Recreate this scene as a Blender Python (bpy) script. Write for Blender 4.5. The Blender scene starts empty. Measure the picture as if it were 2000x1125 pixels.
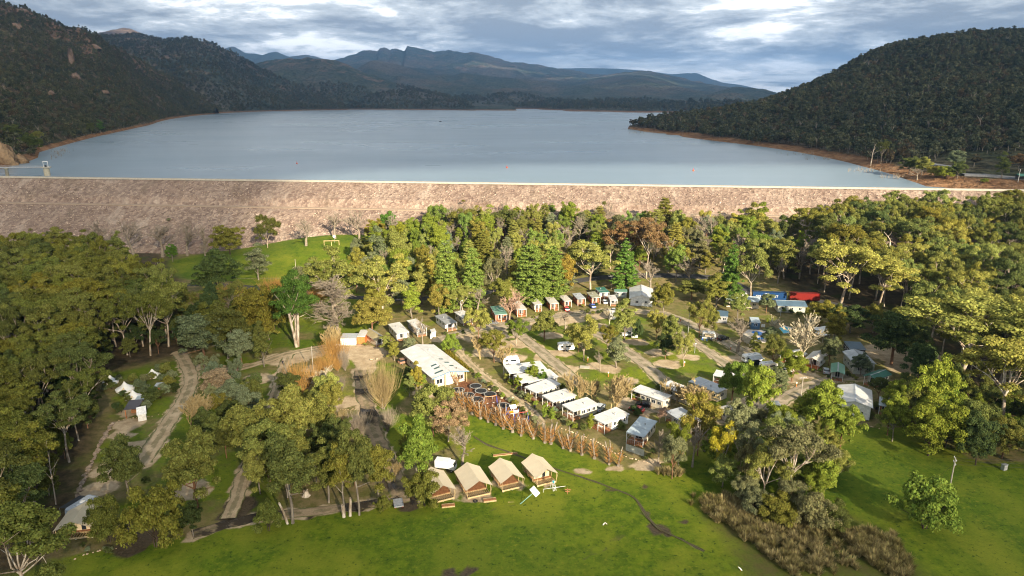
import bpy, math, random
import numpy as np
from mathutils import Vector, Matrix, Quaternion

rng = np.random.default_rng(7)
random.seed(7)
scene = bpy.context.scene
COL = scene.collection
R = math.radians

# ------------------------------------------------------------------ camera
CAM_H, PITCH, FPX = 86.0, R(15.6), 1333.0
cam_data = bpy.data.cameras.new("camera")
cam_data.lens = 24.0
cam_data.sensor_width = 36.0
cam_data.clip_start = 1.0
cam_data.clip_end = 80000.0
cam = bpy.data.objects.new("camera", cam_data)
cam.location = (0, 0, CAM_H)
cam.rotation_euler = (R(90) - PITCH, 0, 0)
COL.objects.link(cam)
scene.camera = cam

# ------------------------------------------------------------------ light
SUN_EL = R(22.0)
SUN_AZ = R(153.5)                       # clockwise from +Y: behind the viewer, to the right
SUN_DIR = Vector((math.sin(SUN_AZ) * math.cos(SUN_EL), math.cos(SUN_AZ) * math.cos(SUN_EL), math.sin(SUN_EL)))
sun_data = bpy.data.lights.new("sun", 'SUN')
sun_data.energy = 5.0
sun_data.angle = R(0.53)
sun_data.color = (1.0, 0.86, 0.64)
sun = bpy.data.objects.new("sun", sun_data)
sun.rotation_euler = (-SUN_DIR).to_track_quat('-Z', 'Y').to_euler()
sun.location = (300, -600, 300)
COL.objects.link(sun)

# view
vs = scene.view_settings
scene.display_settings.display_device = 'sRGB'
vs.view_transform = 'Standard'
vs.look = 'None'
vs.exposure = 1.64
vs.gamma = 1.0
vs.use_curve_mapping = False
scene.render.engine = 'CYCLES'
cy = scene.cycles
cy.max_bounces = 6
cy.diffuse_bounces = 3
cy.glossy_bounces = 3
cy.transmission_bounces = 4
cy.transparent_max_bounces = 12
cy.volume_bounces = 0
cy.use_denoising = True
cy.pixel_filter_type = 'BLACKMAN_HARRIS'
cy.filter_width = 1.1
cy.caustics_reflective = False
cy.caustics_refractive = False
cy.sample_clamp_indirect = 4.0

# ------------------------------------------------------------------ node helper
class NT:
    def __init__(s, tree):
        s.t = tree
    def n(s, kind, loc=None, **kw):
        nd = s.t.nodes.new(kind)
        for k, v in kw.items():
            setattr(nd, k, v)
        return nd
    def l(s, a, b):
        s.t.links.new(a, b)
    def inp(s, sock, v):
        if hasattr(v, 'is_output') or isinstance(v, bpy.types.NodeSocket):
            s.l(v, sock)
        else:
            sock.default_value = v
    def math(s, op, a, b=0.0, c=0.0, clamp=False):
        m = s.n('ShaderNodeMath', operation=op)
        m.use_clamp = clamp
        s.inp(m.inputs[0], a)
        s.inp(m.inputs[1], b)
        s.inp(m.inputs[2], c)
        return m.outputs[0]
    def vmath(s, op, a, b=(0, 0, 0)):
        m = s.n('ShaderNodeVectorMath', operation=op)
        s.inp(m.inputs[0], a)
        if op == 'SCALE':
            s.inp(m.inputs['Scale'], b)
        else:
            s.inp(m.inputs[1], b)
        return m.outputs[0]
    def mix(s, f, a, b, blend='MIX'):
        m = s.n('ShaderNodeMix', data_type='RGBA', blend_type=blend)
        s.inp(m.inputs[0], f)
        s.inp(m.inputs[6], a if not isinstance(a, tuple) else (*a[:3], 1))
        s.inp(m.inputs[7], b if not isinstance(b, tuple) else (*b[:3], 1))
        return m.outputs[2]
    def noise(s, vec, scale, detail=4.0, rough=0.55, dist=0.0):
        m = s.n('ShaderNodeTexNoise')
        if vec is not None:
            s.l(vec, m.inputs['Vector'])
        m.inputs['Scale'].default_value = scale
        m.inputs['Detail'].default_value = detail
        m.inputs['Roughness'].default_value = rough
        m.inputs['Distortion'].default_value = dist
        return m.outputs['Fac']
    def voro(s, vec, scale, feature='F1'):
        m = s.n('ShaderNodeTexVoronoi', feature=feature)
        if vec is not None:
            s.l(vec, m.inputs['Vector'])
        m.inputs['Scale'].default_value = scale
        return m
    def ramp(s, f, lo, hi):
        m = s.n('ShaderNodeMapRange')
        m.interpolation_type = 'SMOOTHSTEP'
        s.inp(m.inputs[0], f)
        m.inputs[1].default_value = lo
        m.inputs[2].default_value = hi
        return m.outputs[0]
    def bump(s, h, strength=0.5, dist=0.1):
        m = s.n('ShaderNodeBump')
        m.inputs['Strength'].default_value = strength
        m.inputs['Distance'].default_value = dist
        s.l(h, m.inputs['Height'])
        return m.outputs[0]
    def attr(s, name):
        m = s.n('ShaderNodeAttribute', attribute_name=name)
        return m.outputs['Fac']

# ------------------------------------------------------------------ world: broken cloud over a blue sky
world = bpy.data.worlds.new("World")
scene.world = world
world.use_nodes = True
wt = world.node_tree
wt.nodes.clear()
w = NT(wt)
sky = w.n('ShaderNodeTexSky', sky_type='NISHITA')
sky.sun_disc = False
sky.sun_elevation = SUN_EL
sky.sun_rotation = SUN_AZ
sky.altitude = 300
sky.air_density = 1.0
sky.dust_density = 0.6
geo = w.n('ShaderNodeTexCoord')
dirv = geo.outputs['Generated']
sep = w.n('ShaderNodeSeparateXYZ')
w.l(dirv, sep.inputs[0])
zc = w.math('MAXIMUM', sep.outputs[2], 0.0)
den = w.math('ADD', zc, 0.13)
px = w.math('DIVIDE', sep.outputs[0], den)
py = w.math('DIVIDE', sep.outputs[1], den)
cmb = w.n('ShaderNodeCombineXYZ')
w.l(px, cmb.inputs[0]); w.l(w.math('MULTIPLY', py, 0.95), cmb.inputs[1])
cmb.inputs[2].default_value = 1.7
cv = cmb.outputs[0]
big = w.noise(cv, 0.55, 4.0, 0.5, 0.3)                                            # banks of cloud
bil = w.noise(w.vmath('ADD', cv, (9.3, 2.7, 5.0)), 1.15, 10.0, 0.62, 0.35)        # billows
fin = w.noise(w.vmath('ADD', cv, (1.3, 7.7, 2.0)), 5.0, 8.0, 0.65, 0.2)           # torn edges
s0 = w.math('ADD', w.math('MULTIPLY', big, 0.35), w.math('MULTIPLY', bil, 0.50))
s1 = w.math('ADD', s0, w.math('MULTIPLY', fin, 0.15))
shade = w.ramp(s1, 0.40, 0.61)
cloud_dark = (2.15, 2.50, 2.95)
cloud_mid = (4.4, 4.8, 5.1)
cloud_light = (10.0, 10.1, 10.0)
c1 = w.mix(w.ramp(shade, 0.05, 0.6), cloud_dark, cloud_mid)
c2 = w.mix(w.ramp(shade, 0.5, 1.0), c1, cloud_light)
# a brighter strip low in the sky, streaked by cloud
hz = w.ramp(zc, 0.062, 0.012)
stre = w.noise(w.vmath('MULTIPLY', cv, (0.6, 0.9, 1.0)), 1.6, 8.0, 0.6, 0.4)
hband = w.math('MULTIPLY', hz, w.ramp(stre, 0.42, 0.58))
c3 = w.mix(w.math('MULTIPLY', hband, 0.95), c2, (8.4, 8.8, 9.0))
gap = w.ramp(s1, 0.585, 0.66)
c4 = w.mix(w.math('MULTIPLY', gap, 0.4), c3, sky.outputs[0])
bg = w.n('ShaderNodeBackground')
w.l(c4, bg.inputs[0])
bg.inputs[1].default_value = 0.088
wo = w.n('ShaderNodeOutputWorld')
w.l(bg.outputs[0], wo.inputs[0])

# ------------------------------------------------------------------ projection helpers (photo pixel -> point of the place)
SP, CP = math.sin(PITCH), math.cos(PITCH)
def ray(u, v):
    x = (u - 1000.0) / FPX
    y = -(v - 562.5) / FPX
    return x, CP + y * SP, -SP + y * CP
def G(u, v, z=0.0):
    """point at height z that the pixel shows"""
    x, dy, dz = ray(u, v)
    t = (z - CAM_H) / dz
    return np.array((x * t, dy * t, z))
def atY(u, v, Y):
    x, dy, dz = ray(u, v)
    t = Y / dy
    return np.array((x * t, Y, CAM_H + dz * t))
def height_to(u, v, X, Y):
    """height of a point above (X, Y) that shows at row v"""
    x, dy, dz = ray(u, v)
    return CAM_H + Y * dz / dy

# ------------------------------------------------------------------ noise
def _hash(ix, iy, seed):
    h = (ix.astype(np.int64) * 374761393 + iy.astype(np.int64) * 668265263 + seed * 974711) & 0xFFFFFFFF
    h = ((h ^ (h >> 13)) * 1274126177) & 0xFFFFFFFF
    return ((h ^ (h >> 16)) & 0xFFFF) / 65535.0
def vnoise(x, y, seed=0):
    x = np.asarray(x, float); y = np.asarray(y, float)
    ix = np.floor(x); iy = np.floor(y)
    fx = x - ix; fy = y - iy
    fx = fx * fx * (3 - 2 * fx); fy = fy * fy * (3 - 2 * fy)
    a = _hash(ix, iy, seed); b = _hash(ix + 1, iy, seed)
    c = _hash(ix, iy + 1, seed); d = _hash(ix + 1, iy + 1, seed)
    return (a * (1 - fx) + b * fx) * (1 - fy) + (c * (1 - fx) + d * fx) * fy
def fbm(x, y, seed=0, octaves=5, gain=0.5):
    s = 0.0; a = 1.0; tot = 0.0
    for i in range(octaves):
        s = s + a * (vnoise(x * 2 ** i, y * 2 ** i, seed + i * 17) * 2 - 1)
        tot += a; a *= gain
    return s / tot
def sstep(x, a, b):
    t = np.clip((x - a) / (b - a), 0, 1)
    return t * t * (3 - 2 * t)

# ------------------------------------------------------------------ mesh helpers
def np_mesh(name, verts, faces, mats=(), mat_idx=None, smooth=False, attrs=None):
    """faces: (n,k) int array or list of lists"""
    me = bpy.data.meshes.new(name)
    verts = np.asarray(verts, np.float32)
    if isinstance(faces, np.ndarray):
        nf, k = faces.shape
        loops = faces.astype(np.int32).ravel()
        starts = np.arange(nf, dtype=np.int32) * k
    else:
        nf = len(faces)
        lens = np.array([len(f) for f in faces], np.int32)
        loops = np.array([i for f in faces for i in f], np.int32)
        starts = np.concatenate(([0], np.cumsum(lens)[:-1])).astype(np.int32) if nf else np.zeros(0, np.int32)
    me.vertices.add(len(verts)); me.vertices.foreach_set('co', verts.ravel())
    me.loops.add(len(loops)); me.loops.foreach_set('vertex_index', loops)
    me.polygons.add(nf); me.polygons.foreach_set('loop_start', starts)
    for m in mats:
        me.materials.append(m)
    if mat_idx is not None:
        me.polygons.foreach_set('material_index', np.asarray(mat_idx, np.int32))
    me.polygons.foreach_set('use_smooth', np.full(nf, bool(smooth)))
    if attrs:
        for an, arr in attrs.items():
            at = me.attributes.new(an, 'FLOAT', 'POINT')
            at.data.foreach_set('value', np.asarray(arr, np.float32))
    me.update(calc_edges=True)
    return me
def link(name, me, parent=None, loc=None, rotz=0.0):
    o = bpy.data.objects.new(name, me)
    COL.objects.link(o)
    if parent is not None:
        o.parent = parent
    if loc is not None:
        o.location = loc
    if rotz:
        o.rotation_euler = (0, 0, rotz)
    return o
def tag(o, label=None, cat=None, group=None, kind=None):
    if label: o['label'] = label
    if cat: o['category'] = cat
    if group: o['group'] = group
    if kind: o['kind'] = kind
    return o
def empty(name, loc=(0, 0, 0), rotz=0.0, label=None, cat=None, group=None):
    o = bpy.data.objects.new(name, None)
    o.empty_display_size = 0.5
    COL.objects.link(o)
    o.location = loc
    o.rotation_euler = (0, 0, rotz)
    return tag(o, label, cat, group)

def grid_faces(nu, nv):
    i = np.arange(nu - 1)[:, None]; j = np.arange(nv - 1)[None, :]
    a = (i * nv + j)
    return np.stack([a, a + nv, a + nv + 1, a + 1], -1).reshape(-1, 4)

# ------------------------------------------------------------------ materials
def new_mat(name):
    m = bpy.data.materials.new(name)
    m.use_nodes = True
    m.node_tree.nodes.clear()
    t = NT(m.node_tree)
    out = t.n('ShaderNodeOutputMaterial')
    return m, t, out
def principled(t, out, color, rough=0.8, metal=0.0, normal=None, spec=0.3):
    b = t.n('ShaderNodeBsdfPrincipled')
    t.inp(b.inputs['Base Color'], (*color, 1) if isinstance(color, tuple) and len(color) == 3 else color)
    t.inp(b.inputs['Roughness'], rough)
    b.inputs['Metallic'].default_value = metal
    b.inputs['Specular IOR Level'].default_value = spec
    if normal is not None:
        t.l(normal, b.inputs['Normal'])
    t.l(b.outputs[0], out.inputs[0])
    return b
def obj_vec(t):
    return t.n('ShaderNodeTexCoord').outputs['Object']
def pos_vec(t):
    return t.n('ShaderNodeNewGeometry').outputs['Position']
_plain = {}
def plain(name, color, rough=0.7, metal=0.0, var=0.18, scale=1.6, spec=0.3):
    """a painted or bare surface with a little wear"""
    if name in _plain:
        return _plain[name]
    m, t, out = new_mat(name)
    v = obj_vec(t)
    n1 = t.noise(v, scale, 5.0, 0.6)
    n2 = t.noise(v, scale * 7, 3.0, 0.6)
    f = t.math('ADD', t.math('MULTIPLY', n1, 0.7), t.math('MULTIPLY', n2, 0.3))
    dark = tuple(c * (1 - var * 1.4) for c in color)
    light = tuple(min(1, c * (1 + var)) for c in color)
    c = t.mix(t.ramp(f, 0.3, 0.7), dark, light)
    principled(t, out, c, rough, metal, spec=spec)
    _plain[name] = m
    return m
# ================================================================== the setting
# ---- regions of the park, outlined on the ground
def gpoly(pts, z=0.0):
    return np.array([G(u, v, z)[:2] for u, v in pts])
def in_poly(x, y, poly):
    inside = np.zeros(x.shape, bool)
    n = len(poly)
    for i in range(n):
        x1, y1 = poly[i]; x2, y2 = poly[(i + 1) % n]
        c = ((y1 > y) != (y2 > y))
        if y1 == y2: continue
        xx = (x2 - x1) * (y - y1) / (y2 - y1) + x1
        inside ^= c & (x < xx)
    return inside
def seg_dist(x, y, line):
    d = np.full(x.shape, 1e9)
    for (x1, y1), (x2, y2) in zip(line[:-1], line[1:]):
        dx, dy = x2 - x1, y2 - y1
        L = dx * dx + dy * dy + 1e-9
        t = np.clip(((x - x1) * dx + (y - y1) * dy) / L, 0, 1)
        d = np.minimum(d, np.hypot(x - x1 - t * dx, y - y1 - t * dy))
    return d
def poly_sd(x, y, poly):
    d = seg_dist(x, y, list(poly) + [poly[0]])
    return np.where(in_poly(x, y, poly), -d, d)

def graded(lo, hi, a, b, step, grow=1.16, cap=1e9):
    """fine between a and b, growing out to lo and hi"""
    mid = np.arange(a, b + step, step)
    left, s, x = [], step, a
    while x > lo:
        s = min(s * grow, cap); x -= s; left.append(x)
    right, s, x = [], step, mid[-1]
    while x < hi:
        s = min(s * grow, cap); x += s; right.append(x)
    return np.concatenate((left[::-1], mid, right))

PATHS = {   # name: (pixels, width m, kind)
    'gravel_track_a': ([(352, 690), (373, 735), (362, 775), (335, 815), (303, 865), (278, 905)], 5.6, 'sand'),
    'gravel_track_b': ([(566, 688), (548, 735), (532, 790), (512, 850), (478, 925), (462, 975), (445, 1012)], 4.2, 'sand'),
    'gravel_track_c': ([(704, 722), (706, 742), (712, 772), (722, 815), (738, 862), (762, 915), (790, 975)], 5.6, 'mud'),
    'gravel_track_d': ([(375, 1045), (450, 1022), (520, 1008), (600, 1001), (700, 988), (760, 978), (800, 972)], 4.0, 'mud'),
    'gravel_track_e': ([(395, 716), (450, 722), (510, 708), (566, 690), (640, 676), (700, 672)], 5.0, 'sand'),
    'garden_path': ([(886, 668), (905, 697), (930, 722), (962, 748), (1005, 778), (1040, 805), (1058, 826)], 3.4, 'sand'),
    'camp_road_a': ([(958, 632), (1010, 652), (1048, 680), (1090, 715), (1128, 748)], 6.0, 'gravel'),
    'camp_road_b': ([(1120, 640), (1175, 655), (1222, 685), (1262, 715), (1300, 750), (1330, 775)], 6.4, 'gravel'),
    'camp_road_c': ([(1290, 618), (1335, 655), (1385, 688), (1432, 722), (1450, 745)], 5.6, 'gravel'),
    'camp_road_d': ([(860, 662), (935, 642), (990, 633), (1060, 622), (1130, 612), (1210, 606), (1290, 612), (1350, 632), (1410, 664), (1462, 695)], 7.0, 'gravel'),
    'camp_road_e': ([(1690, 735), (1630, 740), (1580, 752), (1530, 780), (1480, 815), (1400, 820), (1330, 815), (1270, 795), (1225, 785)], 5.5, 'gravel'),
    'sealed_road': ([(200, 562), (300, 560), (420, 556), (560, 568), (760, 585), (900, 576), (1060, 560), (1200, 548), (1400, 552), (1500, 583), (1620, 592), (1760, 640), (1830, 720), (1900, 790), (2060, 850)], 6.5, 'asphalt'),
}
YARDS = {   # broad bare areas
    'gravel_yard_a': ([(655, 682), (700, 672), (748, 676), (762, 690), (745, 703), (735, 722), (722, 735), (696, 730), (682, 704)], 'sand'),
    'gravel_yard_b': ([(1000, 628), (1080, 612), (1180, 600), (1215, 604), (1200, 622), (1120, 632), (1060, 640), (1015, 650)], 'gravel'),
    'gravel_yard_c': ([(1222, 780), (1262, 790), (1282, 800), (1262, 815), (1225, 800), (1196, 780), (1205, 772)], 'sand'),
    'gravel_yard_d': ([(1420, 785), (1462, 770), (1500, 768), (1520, 780), (1490, 812), (1440, 815)], 'gravel'),
    'mulch_bed': ([(883, 735), (905, 742), (932, 745), (965, 765), (1005, 792), (1040, 815), (1050, 832), (1020, 836), (985, 822), (940, 800), (905, 775), (878, 750)], 'mulch'),
}
TRACKS_W = {k: np.array([G(u, v)[:2] for u, v in p]) for k, (p, wd, kd) in PATHS.items()}
YARDS_W = {k: gpoly(p) for k, (p, kd) in YARDS.items()}

gx = np.clip(graded(-8900, 8900, -250, 250, 1.5, 1.22), -8900, 8900)
gy = np.clip(graded(-650, 12500, 95, 420, 1.5, 1.22), -650, 12500)
X, Y = np.meshgrid(gx, gy, indexing='ij')
xf, yf = X.ravel(), Y.ravel()
near = (np.abs(xf) < 420) & (yf > 60) & (yf < 560)

_DA = np.array(atY(0, 345, 468.0)[:2]); _DB = np.array(atY(2000, 372, 398.0)[:2])
_dd = (_DB - _DA) / np.linalg.norm(_DB - _DA)
_dn = np.array([_dd[1], -_dd[0]])
def ground_z(x, y):
    x = np.asarray(x, float); y = np.asarray(y, float)
    r = sstep(y, 60, 110) * (1 - sstep(y, 420, 520)) * (1 - sstep(np.abs(x), 300, 420))
    z = 0.30 * fbm(x / 42, y / 42, 3, 3) * r
    # the ground climbs to the foot of the dam, except under the forest on the left
    s0 = (x - _DA[0]) * _dn[0] + (y - _DA[1]) * _dn[1]
    z = z + 9.0 * (1 - sstep(s0, 50, 125)) * sstep(s0, -40, 0) * sstep(x, -190, -95)
    return z
GZ = ground_z(xf, yf)

LAWN = gpoly([(-400, 1200), (120, 1090), (235, 1070), (380, 1042), (520, 1010), (800, 985), (850, 975), (880, 930), (905, 880), (900, 812), (930, 812), (1010, 842), (1120, 880), (1220, 922), (1290, 915), (1380, 880), (1450, 840), (1600, 830), (1750, 835), (1830, 868), (1900, 900), (2100, 905), (2500, 1000), (2300, 1200)])
FIELD = gpoly([(300, 540), (310, 512), (420, 496), (520, 484), (600, 470), (660, 462), (720, 470), (830, 470), (850, 520), (830, 555), (690, 560), (560, 560), (430, 548)])
GREEN2 = gpoly([(560, 665), (640, 660), (660, 690), (780, 705), (800, 760), (790, 800), (850, 830), (880, 870), (820, 900), (740, 850), (715, 780), (690, 720), (650, 700), (570, 690)])
LEFTPARK = gpoly([(200, 730), (340, 700), (470, 690), (560, 720), (560, 990), (380, 1050), (160, 1060), (150, 950), (215, 850)])
LITTER = gpoly([(-900, 470), (300, 470), (360, 560), (370, 690), (200, 730), (190, 830), (150, 960), (110, 1120), (-500, 1200), (-900, 900)])
LITTER2 = gpoly([(1500, 540), (1600, 430), (2300, 430), (2600, 850), (1900, 830), (1840, 720), (1700, 660)])
TUSS = gpoly([(1360, 985), (1440, 960), (1500, 985), (1600, 1000), (1720, 1040), (1800, 1125), (1480, 1140), (1440, 1070)])

lush = np.full(xf.shape, 0.15)
def soft(poly, w_):
    d = np.full(xf.shape, 99.0)
    d[near] = poly_sd(xf[near], yf[near], poly)
    return 1 - sstep(d + 2.5 * fbm(xf / 9, yf / 9, 5, 3), -w_, w_)
lush = np.maximum(lush, soft(LAWN, 2.0) * 1.0)
lush = np.maximum(lush, soft(FIELD, 4) * 0.9)
lush = np.maximum(lush, soft(GREEN2, 3) * 0.7)
lush = np.maximum(lush, soft(gpoly([(400, 560), (700, 565), (760, 610), (720, 660), (560, 680), (420, 690), (380, 620)]), 5) * 0.5)
lush = np.maximum(lush, soft(LEFTPARK, 4) * 0.42)
lush = np.maximum(lush, soft(gpoly([(900, 660), (1010, 630), (1200, 612), (1320, 622), (1480, 690), (1560, 740), (1430, 800), (1200, 770), (1000, 700)]), 5) * 0.46)
litter = np.maximum(soft(LITTER, 4), soft(LITTER2, 6))
dryt = soft(TUSS, 4)
bare = np.zeros(xf.shape); mud = np.zeros(xf.shape); mulch = np.zeros(xf.shape)
wob = 1.1 * fbm(xf / 4, yf / 4, 8, 3)
for k, (p, wd, kd) in PATHS.items():
    d = np.full(xf.shape, 99.0)
    d[near] = seg_dist(xf[near], yf[near], TRACKS_W[k])
    f = 1 - sstep(d + wob, wd * 0.36, wd * 0.62)
    if kd == 'asphalt':
        f = f * 0.4
    bare = np.maximum(bare, f)
for k, (p, kd) in YARDS.items():
    f = soft(YARDS_W[k], 1.6)
    if kd == 'mulch': mulch = np.maximum(mulch, f)
    else: bare = np.maximum(bare, f)
# worn pads on the camp sites
for (u, v, r) in [(1110, 720, 4), (1190, 722, 5), (1160, 715, 4), (1305, 712, 5), (1345, 698, 4), (1230, 745, 4), (1285, 690, 5), (1060, 700, 4), (1000, 700, 6), (950, 690, 6),
                  (980, 672, 5), (1100, 690, 5), (1330, 672, 5), (1240, 668, 5), (1450, 682, 5), (1430, 700, 4), (250, 828, 5), (240, 850, 4), (215, 920, 5), (190, 955, 5), (270, 870, 4),
                  (670, 785, 5), (640, 800, 4), (560, 700, 8), (600, 690, 7), (250, 805, 4), (430, 830, 5), (360, 960, 6), (230, 900, 4), (830, 768, 4), (970, 655, 7), (1010, 672, 6), (920, 660, 5),
                  (1520, 735, 8), (1560, 730, 6), (1690, 735, 8), (1760, 690, 14), (1790, 720, 10), (505, 740, 6), (620, 720, 5), (1230, 640, 5), (1170, 636, 5), (1075, 655, 5),
                  (946, 971, 2.2), (872, 962, 4), (926, 968, 3), (996, 946, 4), (1060, 940, 3), (1130, 920, 2.5), (1200, 916, 3), (1262, 908, 4), (700, 470, 6), (800, 462, 8), (820, 478, 7)]:
    c = G(u, v)
    d = np.hypot((xf - c[0]) * 0.8, (yf - c[1])) + 1.6 * fbm(xf / 3, yf / 3, 11, 3)
    bare = np.maximum(bare, 0.85 * (1 - sstep(d, r * 0.55, r * 1.05)))
DITCH = np.array([G(u, v)[:2] for u, v in [(925, 853), (955, 870), (990, 882), (1045, 902), (1100, 921), (1150, 938), (1200, 956), (1237, 972), (1255, 995), (1270, 1018), (1290, 1035), (1330, 1055), (1375, 1078)]])
d = np.full(xf.shape, 99.0); d[near] = seg_dist(xf[near], yf[near], DITCH)
mud = np.maximum(mud, 0.45 * (1 - sstep(d + 0.3 * wob, 0.25, 1.1)))
for (u, v, r) in [(1283, 1032, 2.6), (1300, 1040, 1.8), (1262, 1004, 1.5), (775, 940, 4.5), (765, 915, 3.5), (745, 870, 3.0), (735, 840, 2.6), (470, 985, 4.5), (455, 1005, 4), (250, 1040, 4), (262, 1060, 5), (270, 1025, 3), (800, 985, 3.5), (700, 990, 2), (610, 1004, 2), (1340, 1020, 1.2), (1260, 950, 1.4), (345, 800, 1.5), (380, 745, 2.2),
                  (912, 1113, 2.0), (880, 1118, 2.4), (1190, 955, 1.0)]:
    c = G(u, v)
    d = np.hypot((xf - c[0]), (yf - c[1]) * 0.9) + 1.0 * fbm(xf / 2.4, yf / 2.4, 12, 3)
    mud = np.maximum(mud, 1 - sstep(d, r * 0.5, r * 1.1))
# wheel marks curving over the lawn
for pts in ([(860, 1040), (920, 1012), (980, 990), (1010, 985)], [(1100, 1082), (1160, 1070), (1200, 1050), (1222, 1020), (1215, 990)], [(1140, 1090), (1195, 1070), (1225, 1040)], [(840, 1030), (900, 1005), (960, 985)]):
    ln = np.array([G(u, v)[:2] for u, v in pts])
    d = np.full(xf.shape, 99.0); d[near] = seg_dist(xf[near], yf[near], ln)
    mud = np.maximum(mud, 0.55 * (1 - sstep(d + 0.4 * wob, 0.2, 0.9)))
GZ = GZ - 0.25 * mud

def ground_material():
    m, t, out = new_mat("ground_cover")
    p = pos_vec(t)
    a_l, a_b, a_m, a_t, a_mu, a_d = (t.attr(k) for k in ('lush', 'bare', 'mud', 'litter', 'mulch', 'dryt'))
    nA = t.noise(p, 0.06, 5, 0.6)
    nB = t.noise(p, 0.35, 6, 0.65)
    nC = t.noise(p, 2.2, 4, 0.7)
    nD = t.noise(p, 0.016, 3, 0.5)
    nE = t.noise(p, 0.9, 5, 0.75)
    g_lush = t.mix(t.ramp(nB, 0.3, 0.7), (0.058, 0.102, 0.005), (0.130, 0.178, 0.008))
    g_lush = t.mix(t.ramp(nA, 0.42, 0.66), g_lush, (0.185, 0.205, 0.016))
    g_lush = t.mix(t.ramp(nD, 0.40, 0.62), g_lush, t.mix(0.5, g_lush, (0.050, 0.105, 0.008)))
    g_lush = t.mix(t.ramp(nE, 0.52, 0.70), g_lush, (0.175, 0.190, 0.016))
    g_lush = t.mix(t.ramp(nE, 0.44, 0.32), g_lush, (0.026, 0.055, 0.006))
    g_dry = t.mix(t.ramp(nB, 0.35, 0.65), (0.120, 0.115, 0.030), (0.230, 0.175, 0.085))
    g_mix = t.math('ADD', a_l, t.math('MULTIPLY', t.math('SUBTRACT', nA, 0.5), 1.9))
    g_mix = t.math('ADD', g_mix, t.math('MULTIPLY', t.math('SUBTRACT', nB, 0.5), 0.9))
    c = t.mix(t.ramp(g_mix, 0.15, 0.55), g_dry, g_lush)
    lit = t.mix(t.ramp(nB, 0.35, 0.7), (0.045, 0.035, 0.020), (0.110, 0.080, 0.042))
    lit = t.mix(t.ramp(nA, 0.5, 0.65), lit, (0.050, 0.065, 0.014))
    c = t.mix(a_t, c, lit)
    drc = t.mix(t.ramp(nB, 0.35, 0.65), (0.10, 0.085, 0.028), (0.085, 0.100, 0.016))
    c = t.mix(a_d, c, drc)
    br = t.mix(t.ramp(nB, 0.3, 0.7), (0.330, 0.245, 0.150), (0.520, 0.410, 0.275))
    bf = t.math('ADD', a_b, t.math('MULTIPLY', t.math('SUBTRACT', nB, 0.5), 0.9))
    c = t.mix(t.ramp(bf, 0.35, 0.75), c, br)
    mulc = t.mix(t.ramp(nC, 0.3, 0.7), (0.110, 0.045, 0.022), (0.240, 0.105, 0.052))
    c = t.mix(a_mu, c, mulc)
    mudc = t.mix(t.ramp(nC, 0.3, 0.7), (0.050, 0.038, 0.022), (0.100, 0.074, 0.045))
    mf = t.math('ADD', a_m, t.math('MULTIPLY', t.math('SUBTRACT', nB, 0.5), 0.6))
    mfr = t.ramp(mf, 0.35, 0.8)
    c = t.mix(mfr, c, mudc)
    c = t.mix(t.ramp(nC, 0.25, 0.75), t.mix(0.22, c, (0, 0, 0)), c)
    rough = t.math('SUBTRACT', 0.95, t.math('MULTIPLY', mfr, 0.45))
    nb = t.bump(t.math('ADD', nC, t.math('MULTIPLY', nB, 2.0)), 0.6, 0.12)
    principled(t, out, c, rough, 0, nb, spec=0.15)
    return m
M_GROUND = ground_material()
ground = link("ground", np_mesh("ground", np.stack([xf, yf, GZ], -1), grid_faces(len(gx), len(gy)), [M_GROUND], smooth=True,
              attrs={'lush': lush, 'bare': bare, 'mud': mud, 'litter': litter, 'mulch': mulch, 'dryt': dryt}))
tag(ground, "grass, dirt and leaf litter covering the valley floor", None, None, 'structure')

# ---- roads and tracks as sheets of their own, a little above the ground
def loose_material(name, dark, light, wet=None, hard=False):
    m, t, out = new_mat(name)
    p = pos_vec(t)
    nB = t.noise(p, 0.30, 6, 0.65); nC = t.noise(p, 3.0, 4, 0.7)
    c = t.mix(t.ramp(nB, 0.3, 0.7), dark, light)
    c = t.mix(t.ramp(nC, 0.3, 0.75), t.mix(0.25, c, (0.02, 0.015, 0.01)), c)
    rough = 0.95
    ac = t.math('ADD', t.attr('across'), t.math('MULTIPLY', t.math('SUBTRACT', nB, 0.5), 0.9))
    if not hard:
        c = t.mix(t.math('MULTIPLY', t.ramp(ac, 0.36, 0.22), 0.55), c, t.mix(t.ramp(nC, 0.4, 0.6), (0.13, 0.105, 0.055), (0.10, 0.115, 0.035)))
        c = t.mix(t.ramp(ac, 0.74, 0.98), c, t.mix(t.ramp(nC, 0.35, 0.6), (0.15, 0.12, 0.06), (0.075, 0.10, 0.02)))
    if wet:
        nW = t.noise(p, 0.10, 5, 0.6, 0.4)
        f = t.ramp(nW, 0.46, 0.56)
        c = t.mix(f, c, wet)
        rough = t.math('SUBTRACT', 0.95, t.math('MULTIPLY', t.math('MULTIPLY', f, t.ramp(nB, 0.5, 0.6)), 0.75))
    principled(t, out, c, rough, 0, t.bump(nC, 0.5, 0.06), spec=0.3)
    return m
M_PATH = {
    'sand': loose_material("sandy_gravel", (0.360, 0.270, 0.165), (0.540, 0.425, 0.285)),
    'gravel': loose_material("grey_gravel", (0.280, 0.225, 0.160), (0.440, 0.360, 0.260)),
    'mud': loose_material("muddy_gravel", (0.240, 0.175, 0.105), (0.400, 0.300, 0.190), (0.040, 0.030, 0.019)),
    'asphalt': loose_material("asphalt", (0.045, 0.045, 0.048), (0.075, 0.074, 0.074), None, True),
    'mulch': loose_material("bark_mulch", (0.120, 0.050, 0.026), (0.260, 0.115, 0.060)),
}
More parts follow.
